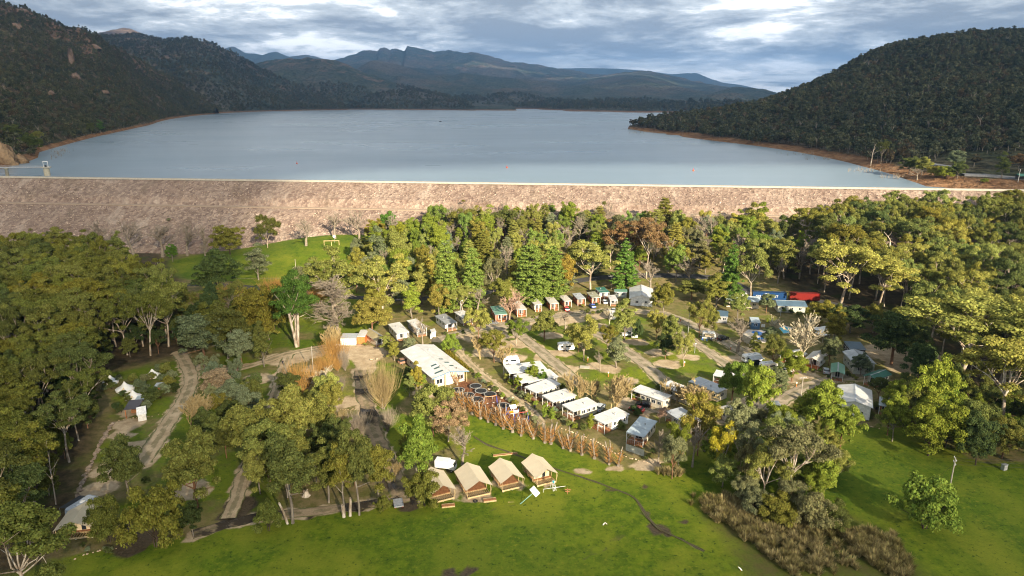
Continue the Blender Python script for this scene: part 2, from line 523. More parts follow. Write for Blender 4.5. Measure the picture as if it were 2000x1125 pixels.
def strip(name, line, width, mat, label, lift=0.05, ragged=0.45, seed=0):
    pts = [np.array(p) for p in line]
    # smooth resample
    res = []
    for i in range(len(pts) - 1):
        p0 = pts[max(i - 1, 0)]; p1 = pts[i]; p2 = pts[i + 1]; p3 = pts[min(i + 2, len(pts) - 1)]
        n = max(2, int(np.hypot(*(p2 - p1)) / 1.0))
        for k in range(n):
            s = k / n
            res.append(0.5 * ((2 * p1) + (-p0 + p2) * s + (2 * p0 - 5 * p1 + 4 * p2 - p3) * s * s + (-p0 + 3 * p1 - 3 * p2 + p3) * s ** 3))
    res.append(pts[-1]); res = np.array(res)
    tan = np.gradient(res, axis=0); tan /= np.linalg.norm(tan, axis=1)[:, None] + 1e-9
    nor = np.stack([-tan[:, 1], tan[:, 0]], -1)
    m = len(res); V = []
    cols = np.array([-1, -0.72, -0.25, 0.25, 0.72, 1])
    s_ = np.arange(m)
    for j, c in enumerate(cols):
        off = c * width / 2
        e = np.zeros(m)
        if j in (0, 5):
            e = ragged * (fbm(s_ / 3.0, np.full(m, 3.3 * j + seed), 21 + seed, 3)) * 1.6
        q = res + nor * (off + np.sign(c) * e)[:, None]
        V.append(np.column_stack([q, ground_z(q[:, 0], q[:, 1]) + lift - (0.045 if j in (0, 5) else 0)]))
    V = np.array(V).transpose(1, 0, 2).reshape(-1, 3)
    o = link(name, np_mesh(name, V, grid_faces(m, 6), [mat], smooth=True, attrs={'across': np.tile(np.abs(cols), m)}))
    return tag(o, label, None, None, 'structure')
_pl = {
    'gravel_track_a': ("gravel_track", "sandy track beside the white bell tents"),
    'gravel_track_b': ("gravel_track", "narrow sandy track behind the round gum trees"),
    'gravel_track_c': ("gravel_track", "muddy track running down from the gravel yard"),
    'gravel_track_d': ("gravel_track", "brown track along the top of the front lawn"),
    'gravel_track_e': ("gravel_track", "sandy track joining the yard to the tent sites"),
    'garden_path': ("path", "sandy foot path between playground and white roofed cabins"),
    'camp_road_a': ("road", "gravel camp road behind the top white roofed cabin"),
    'camp_road_b': ("road", "gravel camp road in the middle of the caravan sites"),
    'camp_road_c': ("road", "gravel camp road beside the lamp post and camper"),
    'camp_road_d': ("road", "gravel lane in front of the brick cabins"),
    'camp_road_e': ("road", "gravel lane past the orange cabin and silver car"),
    'sealed_road': ("road", "sealed road running behind the park under the trees"),
}
for i, (k, (p, wd, kd)) in enumerate(PATHS.items()):
    nm, lb = _pl[k]
    strip(nm, TRACKS_W[k], wd * 0.82, M_PATH[kd], lb, 0.050 + 0.004 * i, 0.45 if kd != 'asphalt' else 0.1, i)

M_DRAIN = loose_material('drain_mud', (0.040, 0.032, 0.018), (0.085, 0.068, 0.036))
strip('drain', DITCH, 0.6, M_DRAIN, 'narrow muddy drain winding across the front lawn', 0.03, 0.3, 40)
# ---- dam: rock-fill embankment
DA = np.array(atY(0, 345, 468.0)[:2]); DB = np.array(atY(2000, 372, 398.0)[:2])
CREST_Z = 34.0
LAKE_Z = 31.0
dd = (DB - DA) / np.linalg.norm(DB - DA)
dn = np.array([dd[1], -dd[0]])                    # towards the viewer
if dn[1] > 0: dn = -dn
DA2 = DA - dd * 330; DLEN = np.linalg.norm(DB - DA) + 760
def dam_pt(s, off, z):
    q = DA2 + dd * s + dn * off
    return np.array([q[0], q[1], z])
def rock_material():
    m, t, out = new_mat("rock_fill")
    p = pos_vec(t)
    vo = t.voro(p, 0.55)
    n1 = t.noise(p, 0.02, 4, 0.6); n2 = t.noise(p, 1.4, 4, 0.7)
    c = t.mix(vo.outputs['Color'], (0.185, 0.125, 0.100), (0.500, 0.385, 0.300))
    c = t.mix(t.ramp(n1, 0.35, 0.65), t.mix(0.35, c, (0.150, 0.090, 0.070)), c)
    c = t.mix(t.ramp(n2, 0.3, 0.7), t.mix(0.40, c, (0.03, 0.02, 0.018)), c)
    n4 = t.noise(t.vmath('MULTIPLY', p, (0.09, 0.02, 0.05)), 1.0, 5, 0.65)
    c = t.mix(t.ramp(n4, 0.52, 0.66), c, t.mix(0.40, c, (0.135, 0.100, 0.068)))
    c = t.mix(t.ramp(n4, 0.44, 0.32), c, t.mix(0.35, c, (0.50, 0.42, 0.34)))
    principled(t, out, c, 0.95, 0, t.bump(t.math('ADD', vo.outputs['Distance'], n2), 0.9, 0.7), spec=0.1)
    return m
M_ROCK = rock_material()
def stone_material(name, c0, c1):
    m, t, out = new_mat(name)
    oi = t.n('ShaderNodeObjectInfo')
    n2 = t.noise(obj_vec(t), 2.0, 4, 0.6)
    c = t.mix(oi.outputs['Random'], c0, c1)
    c = t.mix(t.ramp(n2, 0.3, 0.75), t.mix(0.4, c, (0.05, 0.03, 0.025)), c)
    principled(t, out, c, 0.95, spec=0.1)
    return m
M_STONE = stone_material("dam_stone", (0.230, 0.158, 0.128), (0.640, 0.505, 0.400))
M_CRETE = plain("weathered_concrete", (0.42, 0.38, 0.31), 0.9, 0, 0.15, 0.8)
M_DIRT = loose_material("bench_dirt", (0.330, 0.240, 0.175), (0.420, 0.325, 0.240), None, True)
dam = empty("dam", tuple(dam_pt(DLEN / 2, 60, 0)), 0, "long rock-fill embankment dam with pale crest across the valley", "dam")
dam_loc = Vector(dam.location)
def dam_part(name, me):
    o = link(name, me)
    o.parent = dam
    o.matrix_parent_inverse = Matrix.Translation(-dam_loc)
    return o
S = np.arange(0, DLEN, 3.0)
PROF = [(-90, 14.0), (-9, LAKE_Z - 3), (-5.0, CREST_Z - 0.4), (-4.6, CREST_Z), (0.0, CREST_Z), (3.0, CREST_Z - 1.2), (10, CREST_Z - 5), (18.5, CREST_Z - 9.2), (22.0, 20.0), (22.0 + 4.2, 19.9), (30, 18.2), (40, 13.5), (50, 8.9), (60, 4.4), (70, 0.0), (76, -3.0)]
def subdiv_prof(pr, step=3.0):
    out_ = []
    for (a, z), (b, z2) in zip(pr[:-1], pr[1:]):
        n = max(1, int(abs(b - a) / step))
        for i in range(n):
            out_.append((a + (b - a) * i / n, z + (z2 - z) * i / n))
    out_.append(pr[-1]); return out_
PR = subdiv_prof(PROF)
V = []
for s in S:
    for (o_, z) in PR:
        V.append(dam_pt(s, o_, z))
V = np.array(V)
offs = np.tile(np.array([p[0] for p in PR]), len(S))
rough_ = ((offs > 3.5) & ((offs < 21) | (offs > 27))).astype(float)
V[:, 2] += rough_ * (0.45 * fbm(V[:, 0] / 2.0, V[:, 1] / 2.0, 31, 3) + 0.6 * fbm(V[:, 0] / 30.0, V[:, 1] / 30.0, 32, 2))
dam_part("embankment", np_mesh("embankment", V, grid_faces(len(S), len(PR)), [M_ROCK], smooth=False))
def dam_strip(name, o0, z0, o1, z1, mat, top=0.0):
    V = []
    for s in np.arange(0, DLEN, 6.0):
        V += [dam_pt(s, o0, z0 - 0.4), dam_pt(s, o0, z0 + top), dam_pt(s, o1, z1 + top), dam_pt(s, o1, z1 - 0.4)]
    return dam_part(name, np_mesh(name, np.array(V), grid_faces(len(np.arange(0, DLEN, 6.0)), 4), [mat]))
dam_strip("crest_road", -4.0, CREST_Z + 0.06, 0.6, CREST_Z + 0.06, M_DIRT)
dam_strip("crest_kerb", 0.9, CREST_Z + 0.05, 1.9, CREST_Z - 0.1, M_CRETE, 0.55)
dam_strip("bench_road", 21.6, 20.42, 26.4, 20.36, M_DIRT)

# loose rock on the face (instanced points)
def rock_mesh(name, seed, mat):
    r_ = np.random.default_rng(seed)
    v = np.array([(1, 0, 0), (-1, 0, 0), (0, 1, 0), (0, -1, 0), (0, 0, 1), (0, 0, -1)], float)
    f = [(0, 2, 4), (2, 1, 4), (1, 3, 4), (3, 0, 4), (2, 0, 5), (1, 2, 5), (3, 1, 5), (0, 3, 5)]
    vv = list(v); ff = []
    cache = {}
    def mid(a, b):
        k = (min(a, b), max(a, b))
        if k not in cache:
            q = vv[a] + vv[b]; vv.append(q / np.linalg.norm(q)); cache[k] = len(vv) - 1
        return cache[k]
    for a, b, c in f:
        x, y, z = mid(a, b), mid(b, c), mid(c, a)
        ff += [(a, x, z), (b, y, x), (c, z, y), (x, y, z)]
    vv = np.array(vv) * (0.75 + 0.5 * r_.random((len(vv), 1))) * np.array([1.0, 0.8, 0.65]) * 0.5
    return np_mesh(name, vv, np.array(ff), [mat])
def gn_scatter(name, pts, scales, rotz, protos, parent=None, tilt=None, pick=None):
    """points carrying scale / rotation / pick, each showing one of the protos"""
    me = bpy.data.meshes.new(name)
    pts = np.asarray(pts, np.float32)
    me.vertices.add(len(pts)); me.vertices.foreach_set('co', pts.ravel())
    a = me.attributes.new('sc', 'FLOAT_VECTOR', 'POINT'); a.data.foreach_set('vector', np.asarray(scales, np.float32).ravel())
    rot = np.zeros((len(pts), 3), np.float32)
    if tilt is not None: rot[:, :2] = tilt
    rot[:, 2] = rotz
    a = me.attributes.new('ro', 'FLOAT_VECTOR', 'POINT'); a.data.foreach_set('vector', rot.ravel())
    if pick is None: pick = rng.integers(0, len(protos), len(pts))
    a = me.attributes.new('pk', 'INT', 'POINT'); a.data.foreach_set('value', np.asarray(pick, np.int32))
    o = link(name, me)
    col = bpy.data.collections.new(name + "_kinds")
    for i, p in enumerate(protos):
        col.objects.link(bpy.data.objects.new("kind_%02d" % i, p))
    ng = bpy.data.node_groups.new(name + "_scatter", 'GeometryNodeTree')
    ng.interface.new_socket('Geometry', in_out='INPUT', socket_type='NodeSocketGeometry')
    ng.interface.new_socket('Geometry', in_out='OUTPUT', socket_type='NodeSocketGeometry')
    N = ng.nodes
    gi = N.new('NodeGroupInput'); go = N.new('NodeGroupOutput')
    m2p = N.new('GeometryNodeMeshToPoints'); iop = N.new('GeometryNodeInstanceOnPoints')
    ci = N.new('GeometryNodeCollectionInfo'); ci.inputs['Collection'].default_value = col
    ci.inputs['Separate Children'].default_value = True
    ci.inputs['Reset Children'].default_value = True
    def na(nm, dt):
        q = N.new('GeometryNodeInputNamedAttribute'); q.data_type = dt; q.inputs['Name'].default_value = nm
        return q.outputs['Attribute']
    L = ng.links.new
    L(gi.outputs[0], m2p.inputs['Mesh']); L(m2p.outputs[0], iop.inputs['Points'])
    L(ci.outputs[0], iop.inputs['Instance'])
    iop.inputs['Pick Instance'].default_value = True
    L(na('pk', 'INT'), iop.inputs['Instance Index'])
    e2r = N.new('FunctionNodeEulerToRotation'); L(na('ro', 'FLOAT_VECTOR'), e2r.inputs[0])
    L(e2r.outputs[0], iop.inputs['Rotation']); L(na('sc', 'FLOAT_VECTOR'), iop.inputs['Scale'])
    L(iop.outputs[0], go.inputs[0])
    md = o.modifiers.new("scatter", 'NODES'); md.node_group = ng
    if parent is not None:
        o.parent = parent
        o.matrix_parent_inverse = Matrix.Translation(-Vector(parent.location))
    return o
NR = 42000
s_ = rng.uniform(20, DLEN - 20, NR); o_ = rng.uniform(4, 70, NR)
keep = (o_ < 20.5) | (o_ > 27); s_, o_ = s_[keep], o_[keep]
zz = np.interp(o_, [p[0] for p in PROF], [p[1] for p in PROF])
pp = DA2[None] + s_[:, None] * dd[None] + o_[:, None] * dn[None]
sz = 0.40 + 0.6 * rng.random(len(s_)) ** 3 + 0.5 * (rng.random(len(s_)) > 0.985) * rng.random(len(s_)) * 2
keepr = zz > ground_z(pp[:, 0], pp[:, 1]) - 0.2
pp, zz, sz, s_ = pp[keepr], zz[keepr], sz[keepr], s_[keepr]
rocks = gn_scatter("rocks", np.column_stack([pp, zz + 0.1]), np.repeat(sz[:, None], 3, 1) * rng.uniform(0.7, 1.3, (len(s_), 3)), rng.uniform(0, 6.28, len(s_)),
           [rock_mesh("stone_%d" % i, 50 + i, M_STONE) for i in range(5)], dam, rng.uniform(-0.6, 0.6, (len(s_), 2)))
rocks['kind'] = 'stuff'

# ---- lake
def water_material():
    m, t, out = new_mat("lake_water")
    p = pos_vec(t)
    st = t.vmath('MULTIPLY', p, (1.0, 0.45, 1.0))
    n1 = t.noise(st, 0.22, 4, 0.6); n2 = t.noise(st, 0.035, 3, 0.6); n3 = t.noise(t.vmath('MULTIPLY', p, (0.35, 1, 1)), 0.010, 4, 0.6, 0.3)
    h = t.math('ADD', t.math('MULTIPLY', n1, 0.25), t.math('MULTIPLY', n2, 0.5))
    b = principled(t, out, (0.190, 0.258, 0.315), t.math('ADD', 0.16, t.math('MULTIPLY', n3, 0.28)), 0, t.bump(h, 0.40, 0.5), spec=0.5)
    b.inputs['IOR'].default_value = 1.33
    return m
lx = np.linspace(-2600, 2600, 60); 
wv = []
A0 = dam_pt(0, -5.5, 0)[:2]; 
for x in lx:
    s = (x - DA2[0]) / dd[0]
    y0 = DA2[1] + dd[1] * s + dn[1] * -7.0
    for y in np.linspace(0, 1, 24) ** 2:
        wv.append((x, y0 + (4300 - y0) * y, LAKE_Z))
lake = link("lake", np_mesh("lake", np.array(wv), grid_faces(60, 24), [water_material()], smooth=True))
tag(lake, "wide rippled grey blue reservoir behind the dam", None, None, 'structure')
# ================================================================== hills
def resample(pts, n):
    pts = np.asarray(pts, float)
    d = np.concatenate(([0], np.cumsum(np.linalg.norm(np.diff(pts[:, :2], axis=0), axis=1))))
    q = np.linspace(0, d[-1], n)
    return np.column_stack([np.interp(q, d, pts[:, k]) for k in range(3)])
def hill_material(name, c0, c1, c2, rock, rock_amt, shore=True, scale=1.0):
    m, t, out = new_mat(name)
    p = pos_vec(t)
    nA = t.noise(p, 0.0045 * scale, 5, 0.6); nB = t.noise(p, 0.022 * scale, 6, 0.65); nC = t.noise(p, 0.11 * scale, 4, 0.7)
    c = t.mix(t.ramp(nB, 0.35, 0.65), c0, c1)
    c = t.mix(t.ramp(nA, 0.45, 0.62), c, c2)
    c = t.mix(t.ramp(nC, 0.36, 0.60), t.mix(0.72, c, (0.004, 0.006, 0.004)), c)
    sepn = t.n('ShaderNodeSeparateXYZ'); t.l(p, sepn.inputs[0])
    ra = t.attr('rocky')
    rf = t.ramp(t.math('ADD', t.math('MULTIPLY', ra, rock_amt), t.math('MULTIPLY', nB, 1.0)), 0.66, 0.78)
    c = t.mix(rf, c, t.mix(t.ramp(nC, 0.3, 0.7), tuple(k * 0.45 for k in rock), rock))
    if shore:
        nS = t.noise(p, 0.06, 4, 0.6)
        lim = t.math('ADD', sepn.outputs[2], t.math('MULTIPLY', t.math('SUBTRACT', nS, 0.5), 3.0))
        c = t.mix(t.ramp(lim, 35.2, 33.8), c, t.mix(t.ramp(nC, 0.3, 0.7), (0.150, 0.075, 0.035), (0.330, 0.190, 0.100)))
    principled(t, out, c, 0.95, 0, t.bump(t.math('ADD', t.math('MULTIPLY', nB, 3.0), nC), 1.0, 6.0 / scale), spec=0.05)
    return m
HILLS = {}
def ridge(name, crest, base, n_s, n_t, prof, amp, seed, mat, back=0.5, rocky=None, wl=260.0, jag=0.0, label=None, backdrop=0.8):
    """crest: (u, v, Y distance) silhouette points; base: (u, v, z) foot points"""
    C = resample([atY(u, v, Yd) for u, v, Yd in crest], n_s)
    B = resample([G(u, v, z) if len(q) == 3 else np.array(q[3:]) for q in base for (u, v, z) in [q[:3]]], n_s)
    tt = np.concatenate((np.linspace(0, 1, n_t) , 1 + np.linspace(0.06, back, max(4, n_t // 6))))
    Tm, Sm = np.meshgrid(tt, np.arange(n_s), indexing='xy')
    Bx, Cx = B[Sm], C[Sm]
    P = Bx[..., :2] + (Cx[..., :2] - Bx[..., :2]) * Tm[..., None]
    tc = np.clip(Tm, 0, 1)
    pr = np.interp(tc, prof[0], prof[1])
    # smooth the profile kinks
    pr = 0.5 * pr + 0.5 * np.interp(tc ** 1.0, prof[0], prof[1])
    Z = Bx[..., 2] + (Cx[..., 2] - Bx[..., 2]) * pr
    Z = Z - (Cx[..., 2] - Bx[..., 2]) * np.clip(Tm - 1, 0, None) * backdrop
    wgt = np.sin(np.pi * np.clip(tc, 0, 1)) ** 0.8
    nz = fbm(P[..., 0] / wl, P[..., 1] / wl, seed, 6, 0.52)
    rid = 1 - 2 * np.abs(fbm(P[..., 0] / (wl * 1.4) + 7, P[..., 1] / (wl * 1.4), seed + 5, 4))
    Z = Z + amp * wgt * (0.7 * nz + 0.35 * rid)
    if jag:
        Z = Z + jag * np.clip((tc - 0.6) / 0.4, 0, 1) * fbm(P[..., 0] / (wl * 0.16), P[..., 1] / (wl * 0.16), seed + 9, 4) * (Tm <= 1.0)
    rk = np.zeros(Z.shape)
    if rocky is not None: rk = rocky(P[..., 0], P[..., 1], Z, tc)
    V = np.concatenate([P, Z[..., None]], -1).reshape(-1, 3)
    o = link(name, np_mesh(name, V, grid_faces(n_s, len(tt)), [mat], smooth=True, attrs={'rocky': rk.ravel()}))
    tag(o, label, None, None, 'structure')
    HILLS[label] = (P, Z, Tm, rk)
    return o
FG0, FG1, FG2 = (0.044, 0.052, 0.030), (0.088, 0.092, 0.050), (0.150, 0.115, 0.072)
M_H_NEAR = hill_material("scrub_slope", FG0, FG1, FG2, (0.230, 0.150, 0.105), 0.5)
M_H_MID = hill_material("wooded_slope", (0.066, 0.090, 0.074), (0.118, 0.136, 0.104), (0.165, 0.150, 0.120), (0.250, 0.185, 0.145), 0.38, True, 0.6)
M_H_FAR = hill_material("far_slope", (0.030, 0.042, 0.030), (0.052, 0.064, 0.042), (0.070, 0.066, 0.046), (0.20, 0.14, 0.10), 0.4, False, 0.4)
LIN = ([0, 0.1, 0.5, 1], [0, 0.04, 0.42, 1])
FOOT = ([0, 0.05, 0.12, 0.5, 0.8, 1], [0, 0.012, 0.035, 0.42, 0.80, 1])
# farthest first
ridge("hills", [(980, 160, 10800), (1085, 134, 10800), (1140, 133, 10800), (1200, 134, 10800), (1260, 138, 10800), (1310, 145, 10800), (1345, 143, 10800), (1362, 143, 10800), (1378, 150, 10800), (1398, 160, 10800), (1440, 165, 10800), (1480, 174, 10800), (1515, 186, 10800), (1535, 183, 10800), (1548, 178, 10800), (1560, 176, 10800), (1580, 180, 10800), (1640, 186, 10800), (1800, 190, 10800)],
      [(980, 196, 0, -500, 8000, 0), (1900, 196, 0, 7000, 8000, 0)], 160, 24, LIN, 60, 101, M_H_FAR, back=0.4, wl=900, label="flat topped blue range on the far skyline")
ridge("hills", [(360, 130, 9000), (437, 96, 9000), (448, 92, 9000), (457, 91, 9000), (468, 97, 9000), (480, 104, 9000), (500, 105, 9000), (512, 108, 9000), (526, 103, 9000), (540, 101, 9000), (552, 106, 9000), (564, 111, 9000), (580, 109, 9000), (597, 107, 9000), (615, 110, 9000), (632, 115, 9000), (680, 130, 9000), (740, 145, 9000)],
      [(360, 190, 0, -4200, 6000, 30), (740, 190, 0, -1300, 6000, 30)], 120, 20, LIN, 40, 111, M_H_FAR, wl=500, label="small dark blue knolls on the skyline left of centre")
M_H_MAIN = M_H_MID
ridge("hills", [(560, 150, 7600), (610, 133, 7600), (640, 122, 7600), (660, 116, 7600), (690, 108, 7600), (712, 101, 7600), (724, 99, 7600), (738, 101, 7600), (742, 95, 7600), (752, 94, 7600), (762, 98, 7600), (766, 94, 7600), (778, 95, 7600), (791, 100, 7600), (794, 91, 7600), (806, 92, 7600), (830, 96, 7600), (845, 100, 7600), (862, 97, 7600), (885, 100, 7600), (905, 103, 7600), (928, 102, 7600), (950, 106, 7600), (985, 117, 7600), (1020, 122, 7600), (1060, 130, 7600), (1100, 136, 7600), (1150, 144, 7600), (1220, 152, 7400), (1300, 162, 7000), (1380, 173, 6600), (1450, 184, 6200), (1520, 198, 5600), (1600, 212, 5000)],
      [(560, 214, 30), (650, 214, 30), (750, 214.5, 30), (850, 215, 30), (950, 216, 30), (1050, 217, 30), (1150, 219, 30), (1250, 221, 30), (1350, 223, 30), (1450, 224, 30), (1560, 225, 30)], 420, 140, ([0, 0.03, 0.12, 0.3, 0.55, 0.75, 0.88, 1], [0, 0.006, 0.03, 0.14, 0.40, 0.62, 0.76, 1]), 150, 121, M_H_MID, wl=760, jag=22, label="long serrated range rising beyond the lake", rocky=lambda x, y, z, t: 0.35 * sstep(t, 0.5, 0.75))
ridge("hills", [(640, 165, 5600), (690, 140, 5600), (712, 126, 5600), (724, 119, 5600), (732, 117, 5600), (742, 118, 5600), (765, 123, 5600), (800, 134, 5500), (850, 150, 5300), (920, 170, 5000), (990, 190, 4600)],
      [(600, 214.5, 30), (700, 214.5, 30), (800, 215, 30), (900, 216, 30), (1010, 217, 30)], 120, 50, ([0, 0.05, 0.3, 0.7, 1], [0, 0.012, 0.18, 0.6, 1]), 45, 131, M_H_MID, wl=500, jag=8, label="tilted shoulder ridge below the serrated range", rocky=lambda x, y, z, t: 0.4 * sstep(t, 0.9, 1.0))
ridge("hills", [(1090, 170, 6400), (1150, 153, 6400), (1200, 145, 6400), (1230, 140, 6400), (1251, 138, 6400), (1275, 140, 6400), (1300, 146, 6400), (1340, 155, 6400), (1400, 167, 6200), (1450, 177, 6000), (1500, 188, 5600), (1560, 203, 5200)],
      [(1100, 218, 30), (1200, 220, 30), (1300, 222, 30), (1400, 224, 30), (1560, 226, 30)], 140, 50, ([0, 0.05, 0.3, 0.7, 1], [0, 0.010, 0.14, 0.6, 1]), 70, 141, M_H_MID, wl=450, jag=12, label="rounded hill with red rocks right of the far range", rocky=lambda x, y, z, t: 0.5 * sstep(t, 0.85, 1.0))
ridge("hills", [(140, 100, 5200), (185, 67, 5200), (200, 63, 5200), (215, 60, 5200), (232, 57, 5200), (245, 56, 5200), (262, 59, 5200), (280, 66, 5200), (302, 73, 5200), (322, 81, 5200), (380, 105, 5200)],
      [(100, 190, 40, -4200, 3600, 60), (400, 190, 40, -2300, 3700, 60)], 90, 30, LIN, 60, 151, M_H_MID, wl=420, jag=16, label="pale rocky summit peeping over the left ridges", rocky=lambda x, y, z, t: 0.75 * sstep(t, 0.7, 0.95))
ridge("hills", [(360, 190, 4300), (430, 150, 4300), (490, 127, 4300), (530, 118, 4300), (560, 115, 4300), (600, 114, 4300), (640, 116, 4300), (680, 127, 4250), (720, 144, 4200), (780, 164, 4100), (850, 187, 3900), (900, 203, 3700)],
      [(400, 214, 30), (480, 215.5, 30), (560, 215, 30), (650, 214.6, 30), (750, 214.8, 30), (850, 215.4, 30), (930, 216.5, 30)], 160, 60, FOOT, 75, 161, M_H_MID, wl=360, jag=14, label="broad reddish spur above the far lake shore", rocky=lambda x, y, z, t: 0.42 * sstep(t, 0.5, 0.8))
ridge("hills", [(100, 80, 3300), (190, 73, 3300), (230, 71, 3300), (263, 70, 3300), (292, 75, 3300), (320, 82, 3300), (345, 77, 3300), (377, 75, 3300), (402, 81, 3300), (425, 90, 3250), (448, 101, 3400), (500, 130, 3500), (560, 160, 3550), (620, 190, 3500), (660, 206, 3450)],
      [(250, 236, 30), (320, 233, 30), (380, 226, 30), (430, 222, 30), (480, 219.5, 30), (530, 217.5, 30), (590, 216.4, 30), (640, 215.8, 30), (680, 215.4, 30)], 200, 80, FOOT, 70, 171, M_H_MID, wl=330, jag=10, label="dark wooded ridge on the left above the lake", rocky=lambda x, y, z, t: 0.35 * sstep(t, 0.3, 0.6))
L1_LABEL = "steep scrubby mountain slope at the left edge"
ridge("hills", [(-420, -110, 1900), (-200, -60, 1850), (-60, -20, 1800), (0, 2, 1800), (21, 12, 1800), (36, 15, 1800), (50, 19, 1800), (66, 28, 1800), (76, 36, 1800), (90, 37, 1800), (103, 38, 1800), (116, 46, 1800), (130, 54, 1800), (144, 55, 1800), (156, 56, 1800), (165, 59, 1800), (178, 66, 1850), (205, 82, 2000), (250, 106, 2200), (300, 134, 2400), (350, 164, 2500), (390, 192, 2520), (415, 214, 2520), (428, 221.5, 2480)],
      [(-560, 372, 30), (-330, 362, 30), (-120, 347, 30), (0, 335, 30), (60, 318, 30), (78, 311, 30), (80, 300, 30), (108, 291, 30), (150, 279, 30), (200, 266, 30), (250, 255, 30), (290, 246, 30), (308, 240, 30), (330, 234, 30), (380, 227, 30), (420, 223, 30)], 280, 150, ([0, 0.03, 0.07, 0.2, 0.5, 0.75, 1], [0, 0.018, 0.045, 0.13, 0.42, 0.70, 1]), 48, 181, M_H_NEAR, wl=240, jag=14, label=L1_LABEL,
      rocky=lambda x, y, z, t: 0.20 + 0.30 * sstep(t, 0.55, 0.9))
RH_LABEL = "dark wooded hill rising on the right shore"
ridge("hills", [(1420, 240, 2400), (1470, 208, 2400), (1520, 190, 2400), (1552, 179, 2400), (1580, 170, 2400), (1620, 158, 2400), (1700, 140, 2400)],
      [(1390, 229, 30), (1500, 232, 30), (1650, 240, 30), (1720, 245, 30)], 70, 30, LIN, 20, 195, M_H_MID, wl=260, label="low wooded spur behind the right hill")
ridge("hills", [(1232, 249, 1300), (1270, 238, 1310), (1330, 228, 1320), (1400, 224, 1330), (1456, 213, 1330), (1520, 196, 1330), (1570, 178, 1330), (1609, 162, 1330), (1640, 149, 1330), (1673, 129, 1330), (1700, 113, 1330), (1727, 101, 1330), (1755, 90, 1330), (1798, 84, 1330), (1855, 75, 1330), (1904, 69, 1330), (2000, 65, 1330), (2150, 45, 1330), (2400, 30, 1330)],
      [(1226, 252.5, 30), (1250, 258, 30), (1300, 267, 30), (1350, 272, 30), (1400, 278, 30), (1450, 284, 30), (1500, 291, 30), (1550, 299, 30), (1600, 309, 30), (1650, 321, 30), (1700, 334, 30), (1740, 346, 30), (1775, 360, 30), (1800, 370, 30), (1850, 374, 30), (2000, 378, 30), (2200, 382, 30), (2500, 388, 30)], 300, 150, ([0, 0.02, 0.05, 0.10, 0.16, 0.5, 0.8, 1], [0, 0.010, 0.022, 0.034, 0.07, 0.44, 0.82, 1]), 22, 191, M_H_NEAR, wl=220, jag=0, label=RH_LABEL)

# ---- the wood on the slopes
def card_mesh(name, r_, n, centers, radii, size, mat, flat=0.75, jit=0.7, up=0.25):
    """leaf faces spread through clumps; centers (k,3), radii (k,)"""
    k = len(centers)
    w_ = radii ** 2; w_ = w_ / w_.sum()
    idx = r_.choice(k, n, p=w_)
    d = r_.normal(size=(n, 3)); d /= np.linalg.norm(d, axis=1)[:, None]
    d[:, 2] = np.where(d[:, 2] < -0.35, -d[:, 2] * 0.6, d[:, 2])
    rad = radii[idx] * (0.42 + 0.80 * r_.random(n) ** 0.75)
    pos = centers[idx] + d * rad[:, None] * np.array([1, 1, flat])
    nrm = d + jit * r_.normal(size=(n, 3)) + np.array([0, 0, up])
    nrm /= np.linalg.norm(nrm, axis=1)[:, None]
    a = np.cross(nrm, r_.normal(size=(n, 3))); a /= np.linalg.norm(a, axis=1)[:, None] + 1e-9
    b = np.cross(nrm, a)
    s = size * (0.6 + 0.8 * r_.random(n))[:, None]
    asp = (0.55 + 0.5 * r_.random(n))[:, None]
    P = np.stack([pos - a * s, pos + b * s * asp, pos + a * s, pos - b * s * asp], 1).reshape(-1, 3)
    return P, np.arange(n * 4).reshape(n, 4)
def leaf_material(name, use_obj=True, c0=None, trans=0.25):
    m, t, out = new_mat(name)
    g = t.n('ShaderNodeNewGeometry')
    oi = t.n('ShaderNodeObjectInfo')
    rnd = g.outputs['Random Per Island']
    if use_obj:
        base = oi.outputs['Color']
    else:
        base = t.mix(oi.outputs['Random'], c0[0], c0[1])
    v = t.math('ADD', 0.55, t.math('MULTIPLY', rnd, 0.9))
    c = t.vmath('MULTIPLY', base, t.vmath('SCALE', (1, 1, 1), v))
    hs = t.n('ShaderNodeHueSaturation')
    t.l(c, hs.inputs['Color'])
    t.l(t.math('ADD', 0.485, t.math('MULTIPLY', t.math('FRACT', t.math('MULTIPLY', rnd, 7.31)), 0.03)), hs.inputs['Hue'])
    hs.inputs['Saturation'].default_value = 1.0
    c = hs.outputs[0]
    df = t.n('ShaderNodeBsdfDiffuse'); t.l(c, df.inputs[0])
    tr = t.n('ShaderNodeBsdfTranslucent'); t.l(c, tr.inputs[0])
    mx = t.n('ShaderNodeMixShader'); mx.inputs[0].default_value = trans
    t.l(df.outputs[0], mx.inputs[1]); t.l(tr.outputs[0], mx.inputs[2])
    t.l(mx.outputs[0], out.inputs[0])
    return m
M_WOOD_LEAF = leaf_material("slope_leaves", False, ((0.054, 0.066, 0.038), (0.130, 0.130, 0.072)))
M_WOOD_LEAF2 = leaf_material("slope_leaves_brown", False, ((0.070, 0.060, 0.034), (0.125, 0.092, 0.052)))
M_BARK_PALE = plain("pale_bark", (0.25, 0.215, 0.18), 0.9, 0, 0.3, 1.2)
